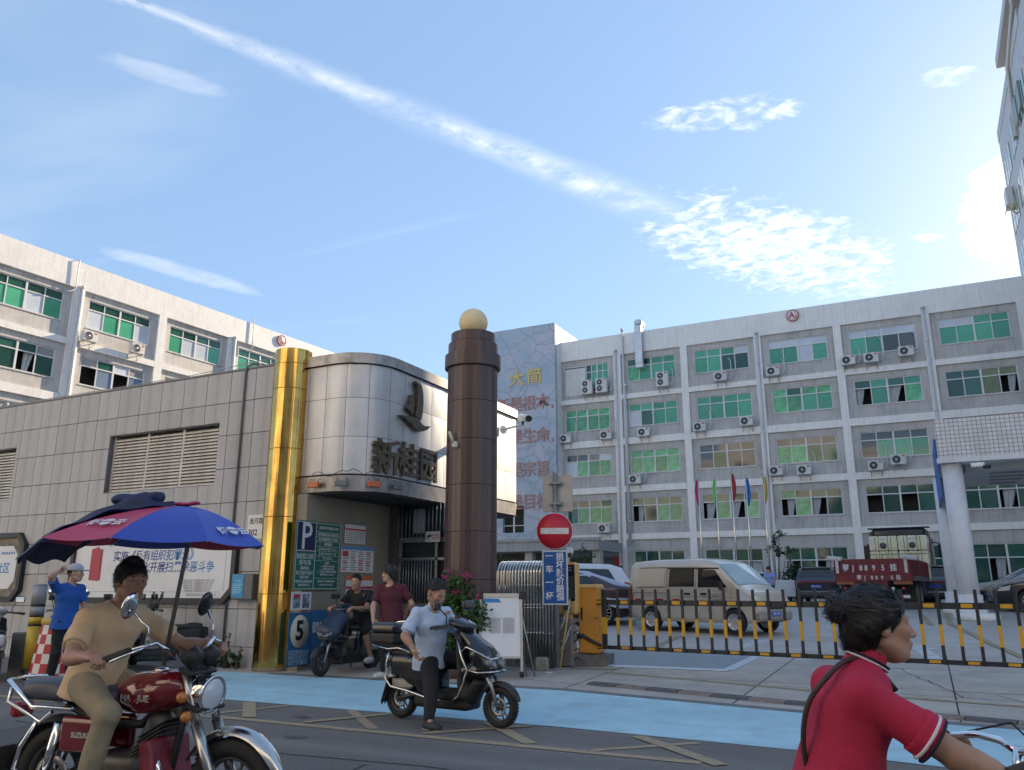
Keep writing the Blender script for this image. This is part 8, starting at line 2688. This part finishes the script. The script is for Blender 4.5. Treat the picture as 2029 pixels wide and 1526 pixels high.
# woman in the crimson polo shirt on a bicycle, closest to the camera
J = dict(pelvis=(-.36, 3.08, .70), chest=(-.275, 3.115, 1.00), neck=(-.225, 3.13, 1.145), head=(-.165, 3.16, 1.275),
         shR=(-.225, 2.955, 1.07), elR=(.02, 2.99, .90), wrR=(.20, 3.06, .815), shL=(-.355, 3.275, 1.07), elL=(-.12, 3.48, .91), wrL=(-.015, 3.545, .868),
         hipR=(-.32, 3.0, .68), knR=(.02, 3.06, .62), anR=(-.08, 3.10, .22), toeR=(.08, 3.16, .19), hipL=(-.40, 3.16, .68), knL=(-.06, 3.33, .50), anL=(-.20, 3.32, .12), toeL=(-.05, 3.38, .09))
stripe_w = mat('white_stripe', (.66, .64, .64), .8); stripe_n = mat('navy_stripe', (.015, .012, .03), .8)
rw_, PhR, JR = person('woman with black hair in a crimson polo shirt riding a bicycle', J, (.93, .36, .0), dict(shirt=red_s2, trousers=trous_k, hem=.10, flare=.86, front=(.893, .449, -.2), trim=[(-.012, stripe_w), (.006, stripe_n)], collar=red_s2, collar_trim=[(.030, stripe_w), (.040, stripe_n)], wr=.013, wf=15),
       sex='f', build=1.07, sleeve=.62, hair='bun', skinm=skin_d, seed=14, fine=.0035, h=.009, collar=True, hs=.98, hands={'R': ((.85, .35, -.1), (0, 0, -1), (-.7, .6, 0), .9), 'L': ((.85, .40, -.15), (.1, 0, -1), (.4, -.9, 0), .95)})
ho = [c for c in rw_.children if c.name.startswith('hair') and not c.name.startswith('hair_s')][0]
strands(ho, rw_, None, vec((.93, .36, 0)), 'comb', 3, np.array(PhR(-.13, 0, .055)), 5200)
# shoulder strap
mb = MB()
pts = [vec((-.42, 3.03, .78)), vec((-.425, 2.985, .90)), vec((-.40, 2.965, 1.02)), vec((-.345, 2.98, 1.10)), vec((-.27, 3.05, 1.165)), vec((-.20, 3.13, 1.145)), vec((-.13, 3.19, 1.05))]
cr = []
for i in range(len(pts) - 1):
    p0, p1, p2, p3 = pts[max(0, i - 1)], pts[i], pts[i + 1], pts[min(len(pts) - 1, i + 2)]
    for k in range(6):
        q = k / 6
        cr.append(.5 * (2 * p1 + (p2 - p0) * q + (2 * p0 - 5 * p1 + 4 * p2 - p3) * q * q + (3 * p1 - p0 - 3 * p2 + p3) * q ** 3))
mb.tube([tuple(p) for p in cr], .011, 8, flat=(.8, 1.0)); mb.build('bag_strap', mat('strap_leather', (.05, .03, .025), .6), rw_)

bi = thing('bicycle', 'bicycle with a chrome handlebar ridden by the woman in crimson', 'bicycle', (0, 0, 0))
f_ = Vector((.893, .449, 0)); l_ = Vector((-.449, .893, 0)); base = Vector((-.235, 3.135, -.035))
Bp = lambda x, y, z: base + f_ * x + l_ * y + Vector((0, 0, z))
for s_ in (-1, 1):
    MB().tube([Bp(.50, 0, .90), Bp(.50, .10 * s_, .92), Bp(.47, .20 * s_, .925), Bp(.36, .265 * s_, .905)], .0125, 10).build('handlebar', chrome, bi)
    MB().tube([Bp(.40, .25 * s_, .915), Bp(.29, .285 * s_, .895)], .017, 10).build('grip', rubber_d, bi)
    MB().tube([Bp(.44, .235 * s_, .92), Bp(.46, .27 * s_, .905), Bp(.38, .30 * s_, .885)], .006, 6).build('brake_lever', chrome, bi)
    MB().tube([Bp(.45, .22 * s_, .93), Bp(.58, .16 * s_, .97), Bp(.62, .05 * s_, .88), Bp(.55, 0, .7)], .004, 5).build('brake_cable', black_m, bi)
MB().tube([Bp(.50, 0, .92), Bp(.48, 0, .80), Bp(.52, 0, .60)], .016, 10).build('stem', chrome, bi)
fr_m = mat('bicycle_frame', (.05, .07, .12), .35, coat=.5)
for a, b in (((.50, .72), (-.02, .32)), ((.50, .70), (-.10, .62)), ((-.10, .66), (-.02, .32)), ((-.02, .32), (-.48, .30)), ((-.09, .60), (-.48, .30)), ((.51, .68), (.62, .30))): MB().tube([Bp(a[0], 0, a[1]), Bp(b[0], 0, b[1])], .015, 8).build('frame_tube', fr_m, bi)
for x in (-.48, .62):
    mb = MB(); Mw = frame(Bp(x, 0, .30), f_, (0, 0, 1)); mb.lathe([(.28, -.016), (.295, -.018), (.30, 0), (.295, .018), (.28, .016)], 40, Mw, closed=True); wo = mb.build('wheel', tyre_m, bi)
    mb = MB()
    for k in range(14): mb.tube([Mw @ Vector((0, 0, 0)), Mw @ Vector((.28 * math.cos(k * .449), .28 * math.sin(k * .449), 0))], .0015, 4)
    mb.build('spokes', chrome, wo)
F = Field(); F.cone(tuple(Bp(-.16, 0, .665)), tuple(Bp(.05, 0, .66)), .03, .018, .02, 2.0, tuple(l_)); fobj('saddle', F, .01, seat_m, bi)

# ================================================================ planting
leaf_g = mat('leaf_green', (.055, .105, .030), .55, var=.4, scale=3, rnd=.15, spec=.3)
leaf_d = mat('leaf_dark', (.030, .062, .026), .55, var=.4, scale=3, spec=.3)
bark = mat('bark', (.09, .065, .045), .9, var=.3, scale=12)


def leaf_cloud(name, pts, size, m, parent, rs, flat=.5):
    """many small leaf blades: pts (n,3)"""
    n = len(pts)
    d = rs.normal(size=(n, 3)); d[:, 2] = d[:, 2] * .6 - .15; d /= np.linalg.norm(d, axis=1)[:, None]
    e = np.cross(d, rs.normal(size=(n, 3))); e /= np.linalg.norm(e, axis=1)[:, None]
    L = size * rs.uniform(.6, 1.3, n)[:, None]
    w = L * .30
    nn = np.cross(d, e)
    V = np.stack([pts, pts + d * L * .5 + e * w + nn * L * .06, pts + d * L, pts + d * L * .5 - e * w + nn * L * .06], 1).reshape(-1, 3)
    Q = np.arange(4 * n).reshape(n, 4)
    me = np_mesh(name, [(V, Q, 0)], m)
    me.polygons.foreach_set('use_smooth', np.zeros(n, bool))
    return obj(name, me, parent)


def shrub(name, label, loc, blobs, n, size, m, stems=6, seed=0, flower=None, group=None, cat='shrub'):
    t = thing(name, label, cat, loc, 0, group)
    rs = np.random.RandomState(seed)
    P = []
    tot = sum(b[3] * b[4] * b[5] for b in blobs)
    for (x, y, z, a, b, c) in blobs:
        k = max(10, int(n * a * b * c / tot))
        # clumps near the surface of each lobe
        cl = max(6, k // 26)
        u = rs.normal(size=(cl, 3)); u /= np.linalg.norm(u, axis=1)[:, None]
        cc_ = u * rs.uniform(.45, 1.08, cl)[:, None]
        q = cc_[rs.randint(0, cl, k)] + rs.normal(size=(k, 3)) * .13
        P.append(q * vec((a, b, c)) + vec((x, y, z)))
    P = np.concatenate(P)
    P = P[P[:, 2] > .02]
    leaf_cloud('crown', P, size, m, t, rs)
    zc = np.mean([b[2] for b in blobs])
    mb = MB()
    for k in range(stems):
        b = blobs[rs.randint(len(blobs))]
        e = vec((b[0] + rs.uniform(-.5, .5) * b[3], b[1] + rs.uniform(-.5, .5) * b[4], b[2] + .3 * b[5]))
        mb.tube([(rs.uniform(-.06, .06), rs.uniform(-.06, .06), 0), tuple(e * .5 + vec((0, 0, .05))), tuple(e)], [.022, .016, .006], 6)
    mb.build('stem', bark, t)
    if flower:
        fm, cnt, fs = flower
        for k in range(cnt):
            b = blobs[rs.randint(len(blobs))]
            u = rs.normal(size=3); u[1] = -abs(u[1]); u /= np.linalg.norm(u)
            c = u * vec((b[3], b[4], b[5])) * 1.02 + vec((b[0], b[1], b[2]))
            q = c + rs.normal(size=(26, 3)) * .035
            leaf_cloud('flower_cluster', q, fs, fm, t, rs)
    return t


pink = mat('bougainvillea_pink', (.55, .03, .20), .6, var=.2, scale=20)
shrub('bougainvillea', 'green bougainvillea bush with pink flowers before the granite column', (-6.62, 11.22, G(11.2)), [(0, .05, .85, .52, .40, .50), (-.28, 0, 1.18, .34, .30, .36), (.12, .02, 1.40, .32, .28, .30), (.42, .05, .95, .34, .30, .36), (-.05, 0, .40, .46, .36, .36), (-.10, .0, 1.62, .20, .18, .16)], 4200, .085, leaf_g, 10, 3, (pink, 9, .04), cat='bush').scale = (.88, .88, .9)
o = MB().lathe([(.24, 0), (.30, .30), (.31, .34), (.28, .34), (.26, .28), (0, .27)], 20, Matrix.Translation((-6.62, 11.22, G(11.2) + .01))).build('plant_pot', mat('pot_clay', (.16, .10, .075), .8, var=.15))
tag(o, 'clay pot holding the bougainvillea bush', 'pot')
shrub('trimmed_shrub', 'dense round shrub between the white car and the dark suv', (-5.75, 42.5, G(42)), [(0, 0, .95, .85, .7, .85), (.1, 0, 1.55, .55, .5, .4), (-.2, 0, .5, .8, .7, .45)], 2600, .13, leaf_d, 6, 5)
shrub('sapling', 'thin sparse sapling beside the dense round shrub', (-6.75, 43.0, G(43)), [(0, 0, 2.6, .35, .35, .7), (.2, 0, 3.3, .3, .3, .4), (.6, 0, 2.6, .5, .3, .25)], 420, .13, leaf_d, 5, 7, cat='tree')
for k, (x, y, blobs, lab) in enumerate(((-19.4, 44.0, [(0, 0, 1.1, .8, .6, 1.0), (.2, 0, 2.2, .55, .5, .7)], 'tall leafy shrub before the shutter door'), (-17.3, 43.2, [(0, 0, 1.1, .85, .6, 1.0), (.3, 0, 2.2, .5, .45, .7), (.1, 0, 2.9, .2, .2, .4)], 'tall leafy shrub beside the red banner'), (-22.5, 41.5, [(0, 0, 1.3, 1.2, .7, 1.1), (.6, 0, 2.1, .9, .6, .6)], 'leafy shrub above the folded steel gate'))):
    shrub('leafy_shrub', lab, (x, y, G(y)), blobs, 1500, .16, leaf_d, 6, 20 + k, group='shrubs by the porch')
for k, (x, y, h_) in enumerate(((-11.0, 10.82, .55), (-10.75, 10.86, .35), (-11.35, 10.85, .3))):
    shrub('weed', ['tallest weed at the wall foot left of the gold column', 'low weed closest to the gold column base', 'small weed under the wall downpipe'][k], (x, y, G(y) + .01), [(0, 0, h_ * .3, .16, .08, h_ * .3), (.05, 0, h_ * .7, .05, .04, h_ * .35)], 160, .06, leaf_d, 5, 40 + k, group='weeds along the wall', cat='weed')
# litter
lit = mat('litter_pale', (.5, .5, .48), .8)
for k, (x, y) in enumerate(((-5.42, 12.05), (-1.35, 10.6))):
    o = MB().box((x, y, G(y) + .025), (.09, .05, .03), 0, Matrix.Rotation(.7 * k, 3, 'Z'), .008).build('litter', lit)
    tag(o, ['scrap of pale litter near the easel foot', 'scrap of pale litter beside the rubber ramp'][k], 'litter')
